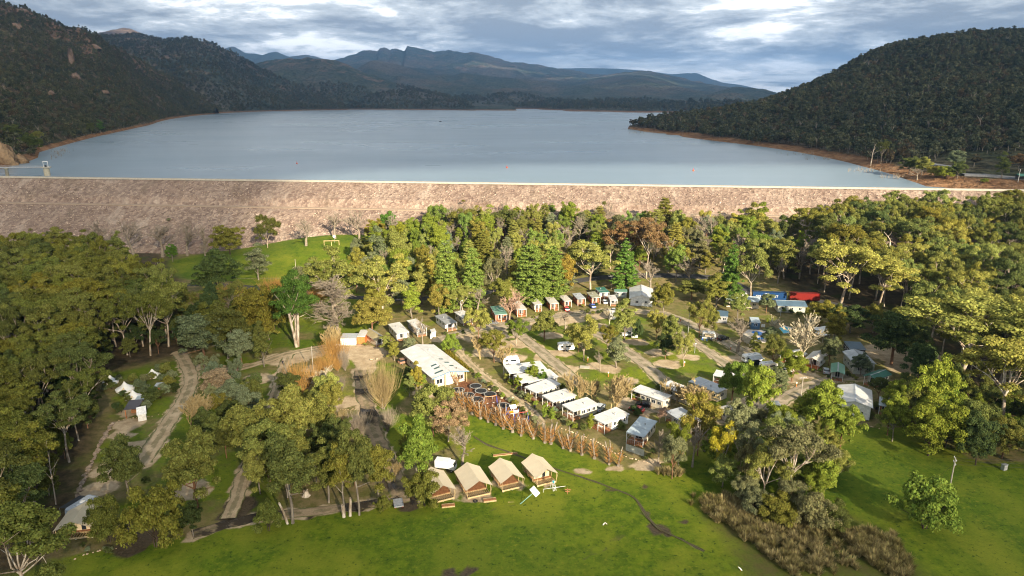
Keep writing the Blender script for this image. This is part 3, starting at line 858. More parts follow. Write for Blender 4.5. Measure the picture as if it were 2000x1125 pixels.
def tube_np(p0, p1, r0, r1, sides=4):
    p0 = np.array(p0, float); p1 = np.array(p1, float)
    d = p1 - p0; L = np.linalg.norm(d) + 1e-9; d /= L
    a = np.cross(d, (0, 0, 1) if abs(d[2]) < 0.9 else (1, 0, 0)); a /= np.linalg.norm(a); b = np.cross(d, a)
    an = np.arange(sides) * 2 * math.pi / sides
    ring = np.cos(an)[:, None] * a + np.sin(an)[:, None] * b
    V = np.concatenate([p0 + ring * r0, p1 + ring * r1])
    F = [(i, (i + 1) % sides, sides + (i + 1) % sides, sides + i) for i in range(sides)]
    return V, np.array(F)
def join_np(parts):
    Vs, Fs, n = [], [], 0
    for V, F in parts:
        Vs.append(V); Fs.append(F + n); n += len(V)
    return np.concatenate(Vs), np.concatenate(Fs)
slope_kinds = []
for i in range(7):
    r_ = np.random.default_rng(300 + i)
    k = 6
    ang = r_.uniform(0, 6.28, k); rr = r_.uniform(0.5, 3.0, k)
    cen = np.column_stack([np.cos(ang) * rr, np.sin(ang) * rr, r_.uniform(4.0, 9.0, k)])
    cen[0] = (0, 0, 8.6)
    rad = r_.uniform(1.5, 2.6, k)
    Vl, Fl = card_mesh("x", r_, 170, cen, rad, 0.75, None, 0.7)
    Vt, Ft = tube_np((0, 0, -1), (0, 0, 7.5), 0.28, 0.12)
    Vt2, Ft2 = tube_np((0, 0, 3.5), (cen[2][0], cen[2][1], cen[2][2]), 0.16, 0.08)
    V, F = join_np([(Vl, Fl), (Vt, Ft), (Vt2, Ft2)])
    mi = np.zeros(len(F), int); mi[len(Fl):] = 1
    slope_kinds.append(np_mesh("slope_tree_%d" % i, V, F, [M_WOOD_LEAF if i < 5 else M_WOOD_LEAF2, M_BARK_PALE], mi))
for i in range(2):      # dead grey stags
    r_ = np.random.default_rng(340 + i)
    ps = [tube_np((0, 0, -1), (0.4, 0.2, 8), 0.32, 0.2)]
    for k in range(6):
        z0 = r_.uniform(4, 8); a = r_.uniform(0, 6.28); L = r_.uniform(2, 5)
        ps.append(tube_np((0.3, 0.15, z0), (math.cos(a) * L * 0.6, math.sin(a) * L * 0.6, z0 + L), 0.18, 0.06))
    V, F = join_np(ps)
    slope_kinds.append(np_mesh("slope_stag_%d" % i, V, F, [M_BARK_PALE]))
def wood_on(label, per_m2, size, zmin=33.6, tmax=1.03, seed=0, rock_skip=0.8, smax=None):
    P, Z, Tm, rk = HILLS[label]
    r_ = np.random.default_rng(seed)
    A = np.concatenate([P, Z[..., None]], -1)
    c00 = A[:-1, :-1]; c10 = A[1:, :-1]; c01 = A[:-1, 1:]; c11 = A[1:, 1:]
    area = np.linalg.norm(np.cross(c10 - c00, c01 - c00), axis=-1)
    area[Tm[:-1, :-1] > tmax] = 0
    n = r_.poisson(area * per_m2)
    ii = np.repeat(np.arange(area.size), n.ravel())
    a, b = r_.random(len(ii)), r_.random(len(ii))
    f = lambda q: q.reshape(-1, 3)[ii]
    Q = (f(c00) * ((1 - a) * (1 - b))[:, None] + f(c10) * (a * (1 - b))[:, None] + f(c01) * ((1 - a) * b)[:, None] + f(c11) * (a * b)[:, None])
    ok = Q[:, 2] > zmin + 3.0 * fbm(Q[:, 0] / 25, Q[:, 1] / 25, 3, 3)
    # keep to the frame (with a margin)
    rel = Q - np.array([0, 0, CAM_H])
    dep = rel[:, 1] * CP - rel[:, 2] * SP
    ok &= (dep > 50) & (np.abs(rel[:, 0] / dep) < 0.98)
    Q = Q[ok]
    return Q, size * (0.65 + 0.7 * r_.random(len(Q)))
Qs, Ss = [], []
for lab, den, sz, sd in ((RH_LABEL, 1 / 42.0, 0.92, 1), (L1_LABEL, 1 / 62.0, 0.75, 2), ("dark wooded ridge on the left above the lake", 1 / 170.0, 1.2, 3), ("broad reddish spur above the far lake shore", 1 / 320.0, 1.5, 4), ("low wooded spur behind the right hill", 1 / 110.0, 1.2, 5)):
    q, s = wood_on(lab, den, sz, seed=sd)
    if lab == RH_LABEL:      # open ground and the lookout road by the end of the dam
        near_ = (q[:, 1] < 560) & (q[:, 0] > 250)
        hgt = q[:, 2] < 44
        k = ~(near_ & hgt) | (np.random.default_rng(9).random(len(q)) < 0.06)
        q, s = q[k], s[k]
    if lab.startswith('dark wooded ridge') or lab.startswith('broad'):
        k = q[:, 2] < (400 if lab.startswith('dark') else 130) + 60 * fbm(q[:, 0] / 200, q[:, 1] / 200, 4, 3)
        q, s = q[k], s[k]
    Qs.append(q); Ss.append(s)
# the timbered far shore
P_, Z_, T_, _ = HILLS["long serrated range rising beyond the lake"]
q, s = wood_on("long serrated range rising beyond the lake", 1 / 420.0, 1.7, zmin=33, tmax=0.22, seed=6)
Qs.append(q); Ss.append(s)
Q = np.concatenate(Qs); Sz = np.concatenate(Ss)
pk = rng.choice(9, len(Q), p=[0.17, 0.17, 0.16, 0.16, 0.15, 0.09, 0.08, 0.012, 0.008])
slope_wood = gn_scatter("forest", Q - np.array([0, 0, 0.8]), np.repeat(Sz[:, None], 3, 1) * np.column_stack([np.ones(len(Q)), np.ones(len(Q)), rng.uniform(0.8, 1.25, len(Q))]), rng.uniform(0, 6.28, len(Q)), slope_kinds, None, rng.uniform(-0.08, 0.08, (len(Q), 2)), pk)
tag(slope_wood, "dark eucalypt wood covering the hills around the lake", None, None, 'stuff')
print("slope trees", len(Q))

# ================================================================== air and clouds
def hill_at(label, u, v):
    P, Z, Tm, rk = HILLS[label]
    x, y, z = P[..., 0], P[..., 1], Z - CAM_H
    dep = np.maximum(y * CP - z * SP, 1.0)
    pu = 1000 + FPX * x / dep
    pv = 562.5 - FPX * (z * CP + y * SP) / dep
    d = (pu - u) ** 2 + (pv - v) ** 2
    d = np.where((Tm > 1.0) | (dep < 10), 1e12, d)
    i = np.unravel_index(np.argmin(d), d.shape)
    return np.array([x[i], y[i], Z[i], pu[i], pv[i]])
def shade_cloud_deck():
    """unseen cloud deck added behind the viewer, its gap shaped to light the park"""
    ZC = 1150.0
    off = np.array([SUN_DIR.x, SUN_DIR.y]) / SUN_DIR.z
    def gl(u, v): return G(u, v)[:2]
    gap = gpoly([(470, 500), (560, 395), (1000, 372), (1560, 372), (1680, 430), (1820, 520), (1960, 640), (1850, 780), (1660, 830), (1640, 900), (1480, 950), (1330, 985), (1000, 990), (840, 980), (640, 900), (560, 780), (600, 640)])  # deck opening cut to the ground that should be sunlit
    cx = graded(-6500, 6500, -330, 330, 20, 1.15, 120); cyy = graded(-1500, 8900, 60, 520, 20, 1.15, 120)
    Xc, Yc = np.meshgrid(cx, cyy, indexing='ij')
    d = poly_sd(Xc.ravel(), Yc.ravel(), gap).reshape(Xc.shape)
    d = d + 14 * fbm(Xc / 55, Yc / 55, 71, 3)
    T = 1 - sstep(d, -20, 28)
    # shade outside the gap: clearness set slightly lower over lake, range and sides
    base = 0.22 - 0.02 * sstep(Yc, 420, 620) - 0.02 * sstep(np.abs(Xc), 250, 700)
    base = base + 0.12 * fbm(Xc / 160, Yc / 160, 73, 3)
    T = np.maximum(T, base)
    # streaks of light on the range
    for (u, v, Yd, rx, ry, f) in ((955, 128, 6900, 360, 320, 1.0), (1040, 140, 6500, 520, 240, 1.0), (1160, 152, 6200, 560, 240, 1.0), (1260, 150, 6000, 420, 260, 0.8), (1290, 180, 5000, 520, 170, 0.8), (250, 58, 5200, 280, 200, 1.0), (400, 84, 3300, 90, 100, 0.55), (735, 120, 5600, 120, 150, 0.5), (1250, 165, 5400, 400, 120, 0.6)):
        q = min((hill_at(l_, u, v) for l_ in HILLS), key=lambda c_: abs(c_[1] - Yd) + 40 * np.hypot(*(np.array(c_[3:]) - (u, v))))[:3]
        gxy = q[:2] - off * q[2]
        rr = np.hypot((Xc - gxy[0]) / rx, (Yc - gxy[1]) / ry) + 0.5 * fbm(Xc / 120, Yc / 120, 79, 3)
        T = np.maximum(T, f * (1 - sstep(rr, 0.5, 1.1)))
    T = np.clip(T, 0.03, 1)
    nx, ny = Xc.shape
    thick = 40 + 160 * (1 - T) * (0.6 + 0.4 * fbm(Xc / 300, Yc / 300, 77, 3))
    PX = Xc + off[0] * ZC; PY = Yc + off[1] * ZC
    bot = np.stack([PX, PY, ZC + 25 * fbm(Xc / 200, Yc / 200, 75, 3)], -1).reshape(-1, 3)
    top = np.stack([PX + off[0] * thick, PY + off[1] * thick, ZC + thick], -1).reshape(-1, 3)
    F = grid_faces(nx, ny)
    keep = (T.ravel()[F] < 0.985).any(1)
    F = F[keep]
    n = nx * ny
    V = np.concatenate([bot, top]); F2 = np.concatenate([F[:, ::-1], F + n])
    A = np.sqrt(np.concatenate([T.ravel(), T.ravel()]))
    m, t, out = new_mat("shade_cloud")
    a = t.attr('clear')
    tr = t.n('ShaderNodeBsdfTransparent')
    df = t.n('ShaderNodeBsdfDiffuse'); df.inputs[0].default_value = (0.75, 0.77, 0.80, 1)
    tl = t.n('ShaderNodeBsdfTranslucent'); tl.inputs[0].default_value = (0.38, 0.41, 0.46, 1)
    m1 = t.n('ShaderNodeMixShader'); m1.inputs[0].default_value = 0.62
    t.l(df.outputs[0], m1.inputs[1]); t.l(tl.outputs[0], m1.inputs[2])
    m2 = t.n('ShaderNodeMixShader'); t.l(a, m2.inputs[0])
    t.l(m1.outputs[0], m2.inputs[1]); t.l(tr.outputs[0], m2.inputs[2])
    t.l(m2.outputs[0], out.inputs[0])
    o = link("shade_clouds", np_mesh("shade_clouds", V, F2, [m], smooth=True, attrs={'clear': A}))
    tag(o, "unseen cloud deck shaped to shade the valley around a sunlit gap", None, None, 'stuff')
shade_cloud_deck()

def haze_box():
    m, t, out = new_mat("valley_air")
    pv = t.n('ShaderNodeVolumePrincipled')
    pv.inputs['Color'].default_value = (0.28, 0.57, 1.0, 1)
    pv.inputs['Density'].default_value = 1.25e-4
    pv.inputs['Anisotropy'].default_value = 0.7
    t.l(pv.outputs[0], out.inputs['Volume'])
    x0, x1, y0, y1, z0, z1 = -9000, 9000, -700, 12600, -4, 760
    V = [(x, y, z) for z in (z0, z1) for y in (y0, y1) for x in (x0, x1)]
    F = [(0, 2, 3, 1), (4, 5, 7, 6), (0, 1, 5, 4), (2, 6, 7, 3), (0, 4, 6, 2), (1, 3, 7, 5)]
    o = link("haze", np_mesh("haze", V, F, [m]))
    tag(o, "thin blue air filling the valley", None, None, 'stuff')
haze_box()
# ================================================================== tree kinds
M_LEAF = leaf_material("leaves", True, None, 0.40)
def bark(name, c0, c1, sc=1.0):
    m, t, out = new_mat(name)
    v = obj_vec(t)
    n1 = t.noise(t.vmath('MULTIPLY', v, (1, 1, 0.35)), 0.9 * sc, 5, 0.65); n2 = t.noise(v, 5 * sc, 3, 0.6)
    c = t.mix(t.ramp(n1, 0.38, 0.62), c0, c1)
    c = t.mix(t.ramp(n2, 0.3, 0.7), t.mix(0.25, c, (0.03, 0.02, 0.015)), c)
    principled(t, out, c, 0.9, spec=0.1)
    return m
M_BK_GUM = bark("gum_bark", (0.26, 0.19, 0.13), (0.60, 0.52, 0.42))
M_BK_RED = bark("red_bark", (0.15, 0.075, 0.042), (0.30, 0.17, 0.10))
M_BK_GREY = bark("grey_bark", (0.15, 0.125, 0.10), (0.31, 0.265, 0.21))
M_BK_DARK = bark("dark_bark", (0.045, 0.034, 0.026), (0.10, 0.075, 0.055))
M_TWIG_GREY = plain("grey_twigs", (0.250, 0.205, 0.155), 0.95, 0, 0.25)
M_TWIG_PALE = plain("pale_twigs", (0.42, 0.36, 0.25), 0.95, 0, 0.25)
M_TWIG_ORANGE = plain("orange_twigs", (0.40, 0.225, 0.065), 0.95, 0, 0.25)
M_TWIG_RUST = plain("rust_twigs", (0.36, 0.180, 0.055), 0.95, 0, 0.25)
M_TWIG_STRAW = plain("straw_twigs", (0.34, 0.255, 0.12), 0.95, 0, 0.25)
M_TWIG_PINK = plain("pink_twigs", (0.34, 0.22, 0.155), 0.95, 0, 0.2)
M_STRAW = leaf_material("straw_blades", False, ((0.17, 0.145, 0.05), (0.34, 0.275, 0.13)), 0.2)

def limb(r_, p, d, L, r0, r1, segs, bend, parts, sides=5, up=0.0):
    pts = [np.array(p, float)]
    d = np.array(d, float); d /= np.linalg.norm(d)
    for i in range(segs):
        d = d + r_.normal(size=3) * bend + np.array([0, 0, up])
        d /= np.linalg.norm(d)
        pts.append(pts[-1] + d * L / segs)
    for i in range(segs):
        a = r0 + (r1 - r0) * i / segs; b = r0 + (r1 - r0) * (i + 1) / segs
        parts.append(tube_np(pts[i], pts[i + 1], a, b, sides))
    return pts, d
def dirv(az, el):
    return np.array([math.cos(az) * math.cos(el), math.sin(az) * math.cos(el), math.sin(el)])
KINDS_ = {}
LEAF_N, LEAF_S = 1.9, 0.74
def reg(name, leaves, wood, mat_wood, H, Rr, leaf_mat=None):
    me_c = np_mesh(name + "_crown", *leaves, [leaf_mat or M_LEAF]) if leaves is not None else None
    me_t = np_mesh(name + "_trunk", *join_np(wood), [mat_wood], smooth=True)
    KINDS_.setdefault(name.rsplit('_', 1)[0], []).append((me_c, me_t, H, Rr))
def gum(name, seed, H=22.0, tf=0.42, limbs=6, spread=0.62, leaves=6500, lsz=0.36, clump=1.9, wood=M_BK_GUM, flat=0.62, base_r=0.42):
    r_ = np.random.default_rng(seed)
    ps = []; tips = []
    tp, td = limb(r_, (0, 0, -0.4), (r_.normal() * 0.06, r_.normal() * 0.06, 1), H * tf + 0.4, base_r, base_r * 0.62, 5, 0.05, ps, 7)
    az0 = r_.uniform(0, 6.28)
    for k in range(limbs):
        az = az0 + k * 6.283 / limbs + r_.normal() * 0.35
        el = R(90) - spread * r_.uniform(0.45, 1.15)
        st = tp[-1] if k % 3 else tp[-2] * 0.5 + tp[-1] * 0.5
        L = (H - st[2]) * r_.uniform(0.62, 0.86)
        lp, ld = limb(r_, st, dirv(az, el), L, base_r * 0.42, base_r * 0.13, 5, 0.13, ps, 5, 0.05)
        tips.append((lp[-1], 1.0))
        for q in range(r_.integers(3, 6)):
            i = r_.integers(2, 5)
            bd = (lp[i] - lp[i - 1]); bd /= np.linalg.norm(bd)
            bd = bd + r_.normal(size=3) * 0.75 + np.array([0, 0, 0.15])
            bl = (H * 0.20) * r_.uniform(0.5, 1.1)
            bp, _ = limb(r_, lp[i], bd, bl, base_r * 0.16, base_r * 0.06, 2, 0.12, ps, 4, 0.06)
            tips.append((bp[-1], r_.uniform(0.6, 1.0)))
            if r_.random() < 0.45:
                tips.append((bp[-1] + r_.normal(size=3) * clump * 0.8 * np.array([1, 1, 0.5]), r_.uniform(0.45, 0.8)))
    zt = max(t_[0][2] for t_ in tips)
    cen = np.array([t_[0] for t_ in tips]) + np.array([0, 0, 0.4]); rad = np.array([t_[1] for t_ in tips]) * clump
    sc = (H - clump * flat) / zt
    cen[:, 2] *= sc
    V, F = card_mesh("x", r_, int(leaves * LEAF_N), cen, rad, lsz * LEAF_S, None, flat, 0.55, 0.35)
    ps = [(v * np.array([1, 1, sc]), f) for v, f in ps]
    Rr = np.percentile(np.hypot(V[:, 0], V[:, 1]), 93)
    reg(name, (V, F), ps, wood, H, Rr)
def dome(name, seed, H=12.0, Rr=5.0, low=0.22, clumps=46, leaves=6500, lsz=0.33, crad=1.35, wood=M_BK_GREY, ragged=0.22, base_r=0.30, stems=1, fill=0.35):
    r_ = np.random.default_rng(seed)
    ps = []
    zc = H * (low + (1 - low) * 0.48); rz = H * (1 - low) * 0.52
    d = r_.normal(size=(clumps, 3)); d /= np.linalg.norm(d, axis=1)[:, None]
    d[:, 2] = np.where(d[:, 2] < -0.55, -d[:, 2], d[:, 2])
    rr = np.where(r_.random(clumps) < fill, r_.uniform(0.2, 0.8, clumps), 1.0) * (1 + ragged * r_.normal(size=clumps))
    lob = 1 + 0.18 * np.sin(3 * np.arctan2(d[:, 1], d[:, 0]) + seed) + 0.1 * np.sin(5 * np.arctan2(d[:, 1], d[:, 0]) + 2 * seed)
    rr = np.clip(rr, 0.1, 1.18) * lob
    cen = d * rr[:, None] * np.array([Rr - crad * 0.7, Rr - crad * 0.7, rz - crad * 0.6]) + np.array([0, 0, zc])
    rad = crad * r_.uniform(0.65, 1.25, clumps)
    V, F = card_mesh("x", r_, int(leaves * LEAF_N), cen, rad, lsz * LEAF_S, None, 0.8, 0.5, 0.3)
    for s in range(stems):
        a = r_.uniform(0, 6.28); off = 0 if stems == 1 else 0.35
        tp, _ = limb(r_, (math.cos(a) * off, math.sin(a) * off, -0.3), (math.cos(a) * 0.12 * (stems > 1), math.sin(a) * 0.12 * (stems > 1), 1), H * (low + 0.22), base_r, base_r * 0.7, 4, 0.05, ps, 6)
        for k in range(6):
            c = cen[r_.integers(0, clumps)]
            v_ = c - tp[-1]
            limb(r_, tp[-1 if k % 2 else -2], v_, np.linalg.norm(v_) * 0.92, base_r * 0.4, 0.04, 4, 0.08, ps, 4)
    V[:, 2] = np.maximum(V[:, 2], 0.05)
    reg(name, (V, F), ps, wood, H, Rr)
def conifer(name, seed, H=22.0, Rr=5.0, low=0.06, leaves=7500, lsz=0.36, levels=17, taper=0.8, wood=M_BK_DARK, droop=-0.12, crad=1.1, topblunt=0.12):
    r_ = np.random.default_rng(seed)
    ps = []; cen = []; rad = []
    limb(r_, (0, 0, -0.3), (0, 0, 1), H * 0.96, 0.38, 0.06, 6, 0.012, ps, 6)
    for i in range(levels):
        f = i / (levels - 1)
        z = H * (low + (1 - low) * f * 0.97)
        r0 = Rr * ((1 - f) ** taper * (1 - topblunt) + topblunt) * r_.uniform(0.78, 1.12)
        if f < 0.12: r0 *= 0.75
        nb = max(3, int(9 * (r0 / Rr) ** 0.6) + 2)
        a0 = r_.uniform(0, 6.28)
        for k in range(nb):
            a = a0 + k * 6.283 / nb + r_.normal() * 0.2
            L = r0 * r_.uniform(0.72, 1.15)
            tip = np.array([math.cos(a) * L, math.sin(a) * L, z + L * droop + r_.normal() * 0.3])
            if k % 2 == 0: ps.append(tube_np((0, 0, z), tip * np.array([0.85, 0.85, 1]), 0.10, 0.03, 4))
            for q in (0.55, 0.95):
                if L * q > 0.5:
                    cen.append(np.array([tip[0] * q, tip[1] * q, z + (tip[2] - z) * q])); rad.append(crad * r_.uniform(0.6, 1.1) * (0.45 + 0.55 * r0 / Rr))
    cen.append(np.array([0, 0, H - 0.4])); rad.append(0.5)
    V, F = card_mesh("x", r_, int(leaves * LEAF_N), np.array(cen), np.array(rad), lsz * LEAF_S, None, 0.55, 0.5, 0.3)
    V[:, 2] = np.maximum(V[:, 2], 0.1)
    reg(name, (V, F), ps, wood, H, Rr)
def bare(name, seed, H=14.0, tf=0.2, spread=0.6, wood=M_TWIG_GREY, r0=0.28, levels=4, nb=(7, 6, 6, 5), up=0.10, stems=1, lenf=(0.62, 0.5, 0.42, 0.34), twig_r=0.022, central=False):
    r_ = np.random.default_rng(seed)
    ps = []
    def rec(p, d, L, r, lv):
        segs = 4 if lv < 2 else 2
        pts, dd_ = limb(r_, p, d, L, r, max(r * 0.4, twig_r), segs, 0.07 + 0.03 * lv, ps, 5 if lv == 0 else 3, up * (lv > 0))
        if lv >= levels: return
        n = nb[lv]
        for k in range(n):
            f = r_.uniform(0.25, 1.0) if lv else r_.uniform(0.12 if central else 0.55, 1.0)
            i = min(int(f * segs), segs - 1)
            q = pts[i] + (pts[i + 1] - pts[i]) * (f * segs - i)
            b = pts[i + 1] - pts[i]; b /= np.linalg.norm(b)
            s = spread * r_.uniform(0.6, 1.3)
            a = r_.normal(size=3); a -= b * a.dot(b); a /= np.linalg.norm(a)
            nd = b * math.cos(s) + a * math.sin(s)
            LL = L * lenf[lv] * r_.uniform(0.7, 1.25) * (1.0 - (0.45 * f if (central and lv == 0) else 0))
            rec(q, nd, LL, max(r * 0.42, twig_r), lv + 1)
    for s in range(stems):
        a = r_.uniform(0, 6.28)
        st = (0.3 * math.cos(a) * (stems > 1), 0.3 * math.sin(a) * (stems > 1), -0.2)
        rec(st, (0.28 * math.cos(a) * (stems > 1), 0.28 * math.sin(a) * (stems > 1), 1), H * (tf if not central else 0.9), r0, 0)
    V, F = join_np(ps)
    top = np.percentile(V[:, 2], 99.7)
    if top != H:
        V = V * np.array([1, 1, H / top])
    # trunk tubes first in the list, twigs after: split for crown and trunk
    nt = 4 * stems if stems == 1 else 4
    reg2 = []
    thick = []
    n0 = 0
    for v, f in ps:
        n1 = n0 + len(v)
        ext = np.linalg.norm(v[:len(v) // 2].mean(0) - v[0])
        (thick if ext > twig_r * 3.2 else reg2).append((V[n0:n1], f)); n0 = n1
    Rr = np.percentile(np.hypot(V[:, 0], V[:, 1]), 95)
    reg(name, join_np(reg2) if reg2 else None, thick, wood, H, Rr, wood)
def whips(name, seed, H=8.0, Rr=3.0, n=420, wood=M_BK_GREY, twig=M_TWIG_ORANGE, trunk_h=1.6, stems=3, wdt=0.026, fan=0.75):
    r_ = np.random.default_rng(seed)
    ps = []; tw = []
    heads = []
    for s in range(stems):
        a = s * 6.283 / stems + r_.normal() * 0.3
        pts, d = limb(r_, (0.15 * math.cos(a), 0.15 * math.sin(a), -0.2), (0.30 * math.cos(a), 0.30 * math.sin(a), 1), trunk_h + H * 0.22 * r_.uniform(0.6, 1.4), 0.20, 0.13, 4, 0.06, ps, 6)
        heads += pts[1:]
    for i in range(n):
        p = heads[r_.integers(0, len(heads))] + r_.normal(size=3) * 0.12
        a = r_.uniform(0, 6.28); s = fan * r_.random() ** 0.7
        L = (H - p[2]) * r_.uniform(0.55, 1.02) / max(math.cos(s * 0.6), 0.4)
        d0 = dirv(a, R(90) - s * 1.25); d1 = dirv(a, R(90) - s * 0.55)
        m_ = p + d0 * L * 0.45; e = m_ + d1 * L * 0.55
        tw.append(tube_np(p, m_, wdt, wdt * 0.8, 3)); tw.append(tube_np(m_, e, wdt * 0.8, wdt * 0.35, 3))
        if r_.random() < 0.6:
            e2 = m_ + dirv(a + r_.normal() * 1.2, R(90) - s * 1.1) * L * 0.35
            tw.append(tube_np(m_, e2, wdt * 0.7, wdt * 0.3, 3))
    V, F = join_np(tw)
    reg(name, (V, F), ps, wood, H, np.percentile(np.hypot(V[:, 0], V[:, 1]), 93), twig)
def pollard(name, seed, H=7.5):
    r_ = np.random.default_rng(seed)
    ps = []; tw = []
    nst = 2 + seed % 2
    pts0, _ = limb(r_, (0, 0, -0.2), (0, 0, 1), 1.3, 0.42, 0.34, 2, 0.03, ps, 7)
    for s in range(nst):
        a = s * 6.283 / nst + r_.normal() * 0.4
        pts, d = limb(r_, pts0[-1] - np.array([0, 0, 0.3]), (0.30 * math.cos(a), 0.30 * math.sin(a), 1), (H - 1.0) * r_.uniform(0.72, 1.0), 0.20, 0.13, 5, 0.05, ps, 6, 0.06)
        ps.append(tube_np(pts[-1] - np.array([0, 0, 0.12]), pts[-1] + np.array([0, 0, 0.16]), 0.19, 0.17, 6))
        for i in range(55):
            q = pts[r_.integers(0, 4)] + r_.normal(size=3) * 0.1
            aa = r_.uniform(0, 6.28); L = r_.uniform(0.9, 2.3)
            m_ = q + dirv(aa, r_.uniform(0.3, 1.0)) * L * 0.5
            e = m_ + dirv(aa, r_.uniform(0.8, 1.4)) * L * 0.5
            tw.append(tube_np(q, m_, 0.036, 0.03, 3)); tw.append(tube_np(m_, e, 0.03, 0.014, 3))
    V, F = join_np(tw)
    reg(name, (V, F), ps, M_BK_GREY, H, 1.45, M_TWIG_RUST)

for i in range(6): gum("gum_%d" % i, 400 + i, 22.0, 0.34 + 0.03 * (i % 3), 8 + i % 3, 0.78, 11500, 0.29, 1.75, flat=0.75)
for i in range(5): gum("tallgum_%d" % i, 420 + i, 26.0, 0.46, 8 + i % 2, 0.70, 11000, 0.31, 1.95, M_BK_GUM, 0.62, 0.44)
for i in range(4): gum("smallgum_%d" % i, 440 + i, 13.0, 0.24, 9, 0.85, 9000, 0.22, 1.35, M_BK_RED if i % 2 else M_BK_GUM, 0.9, 0.26)
for i in range(4): dome("round_%d" % i, 460 + i, 12.0, 5.0, 0.18, 72, 12000, 0.24, 1.1, M_BK_RED if i % 2 else M_BK_GREY, 0.13)
for i in range(2): dome("oak_%d" % i, 480 + i, 13.0, 7.0, 0.04, 100, 13000, 0.28, 1.3, M_BK_DARK, 0.12)
dome("cypress_0", 487, 20.0, 6.5, 0.34, 90, 13000, 0.27, 1.4, M_BK_GUM, 0.16, 0.55, 3)
for i in range(3): dome("column_%d" % i, 490 + i, 14.0, 3.4, 0.05, 50, 8500, 0.24, 1.05, M_BK_GREY, 0.2)
for i in range(3): dome("shrub_%d" % i, 500 + i, 3.0, 1.8, 0.0, 22, 1800, 0.15, 0.62, M_BK_DARK, 0.2, 0.06, 3)
for i in range(2): dome("bush_%d" % i, 506 + i, 7.0, 5.0, 0.0, 66, 10000, 0.22, 1.1, M_BK_DARK, 0.2, 0.15, 3)
for i in range(3): conifer("pine_%d" % i, 510 + i, 22.0, 5.2, 0.05, 11500, 0.27, 18, 0.62, M_BK_DARK, 0.12, 1.25, 0.16)
for i in range(1): conifer("fir_%d" % i, 520 + i, 20.0, 6.0, 0.10, 11500, 0.28, 16, 0.72, M_BK_DARK, -0.10, 1.15, 0.06)
for i in range(3): dome("sheoak_%d" % i, 530 + i, 15.0, 4.2, 0.28, 52, 9500, 0.24, 1.15, M_BK_GREY, 0.32, 0.32)
for i in range(3): bare("bare_%d" % i, 540 + i, 14.0, 0.34, 0.62, M_TWIG_GREY, 0.30, 4, (8, 6, 5, 4))
bare("barewide_0", 546, 20.0, 0.3, 0.75, M_TWIG_GREY, 0.42, 3, (46, 11, 7, 4), 0.02, 1, (0.30, 0.42, 0.40, 0.3), 0.03, True)
for i in range(2): bare("barepale_%d" % i, 550 + i, 14.0, 0.34, 0.50, M_TWIG_PALE, 0.36, 4, (9, 6, 5, 4), 0.12, 1, (0.95, 0.55, 0.45, 0.34), 0.04)
for i in range(2): bare("barebush_%d" % i, 556 + i, 7.0, 0.30, 0.55, M_TWIG_STRAW, 0.14, 4, (7, 6, 5, 4), 0.12, 3, (0.75, 0.6, 0.5, 0.4), 0.028)
for i in range(1): bare("barepink_%d" % i, 560 + i, 10.0, 0.34, 0.6, M_TWIG_PINK, 0.24, 4, (9, 7, 5, 4), 0.12, 1, (0.8, 0.55, 0.45, 0.34), 0.03)
for i in range(2): whips("whips_%d" % i, 570 + i, 8.0, 3.0, 300)
for i in range(2): whips("whipsgrey_%d" % i, 574 + i, 8.0, 3.0, 420, M_BK_GREY, M_TWIG_GREY)
for i in range(2): whips("whipstraw_%d" % i, 578 + i, 10.0, 3.0, 460, M_BK_GREY, M_TWIG_STRAW, 1.4, 4, 0.03, 0.75)
for i in range(2): bare("popl_%d" % i, 582 + i, 16.0, 0.9, 0.35, M_TWIG_GREY, 0.24, 3, (40, 7, 5, 4), 0.16, 1, (0.22, 0.45, 0.4, 0.3), 0.024, True)
for i in range(5): pollard("pollard_%d" % i, 590 + i)

# spare stag trees: dead white limbs
for i in range(2):
    r_ = np.random.default_rng(620 + i)
    ps = []
    pts, d = limb(r_, (0, 0, -0.3), (0.06, 0.02, 1), 13, 0.42, 0.20, 6, 0.05, ps, 7)
    for k in range(6):
        st = pts[3 + k % 4]
        lp, _ = limb(r_, st, dirv(k * 1.1 + i, 0.5 + 0.4 * r_.random()), r_.uniform(3, 6), 0.15, 0.04, 4, 0.16, ps, 5)
        limb(r_, lp[2], dirv(k * 1.1 + 1.3, 0.7), 1.8, 0.06, 0.02, 3, 0.2, ps, 4)
    reg("stag_%d" % i, None, ps, M_BK_GUM, 15.0, 4.0)

# ------------------------------------------------------------------ colours of the crowns
PAL = {
    'olive': (0.122, 0.130, 0.030), 'oliveL': (0.170, 0.172, 0.040), 'dark': (0.070, 0.084, 0.022), 'deep': (0.042, 0.060, 0.018),
    'grey': (0.120, 0.138, 0.072), 'blue': (0.088, 0.106, 0.050), 'pine': (0.062, 0.115, 0.020), 'pineL': (0.110, 0.150, 0.030),
    'lime': (0.125, 0.150, 0.020), 'limeD': (0.115, 0.145, 0.020), 'yellow': (0.225, 0.190, 0.018), 'gold': (0.150, 0.118, 0.022), 'rust': (0.150, 0.100, 0.045),
    'brown': (0.108, 0.108, 0.048), 'pink': (0.180, 0.140, 0.085), 'green': (0.075, 0.135, 0.018), 'oak': (0.060, 0.082, 0.022), 'oakY': (0.125, 0.122, 0.022), 'forest': (0.092, 0.102, 0.020), 'forestY': (0.130, 0.130, 0.022),
}
PAL = {k: (min(v[0] * 1.84, 0.6), min(v[1] * 1.80, 0.6), v[2] * 1.75 + 0.006) for k, v in PAL.items()}

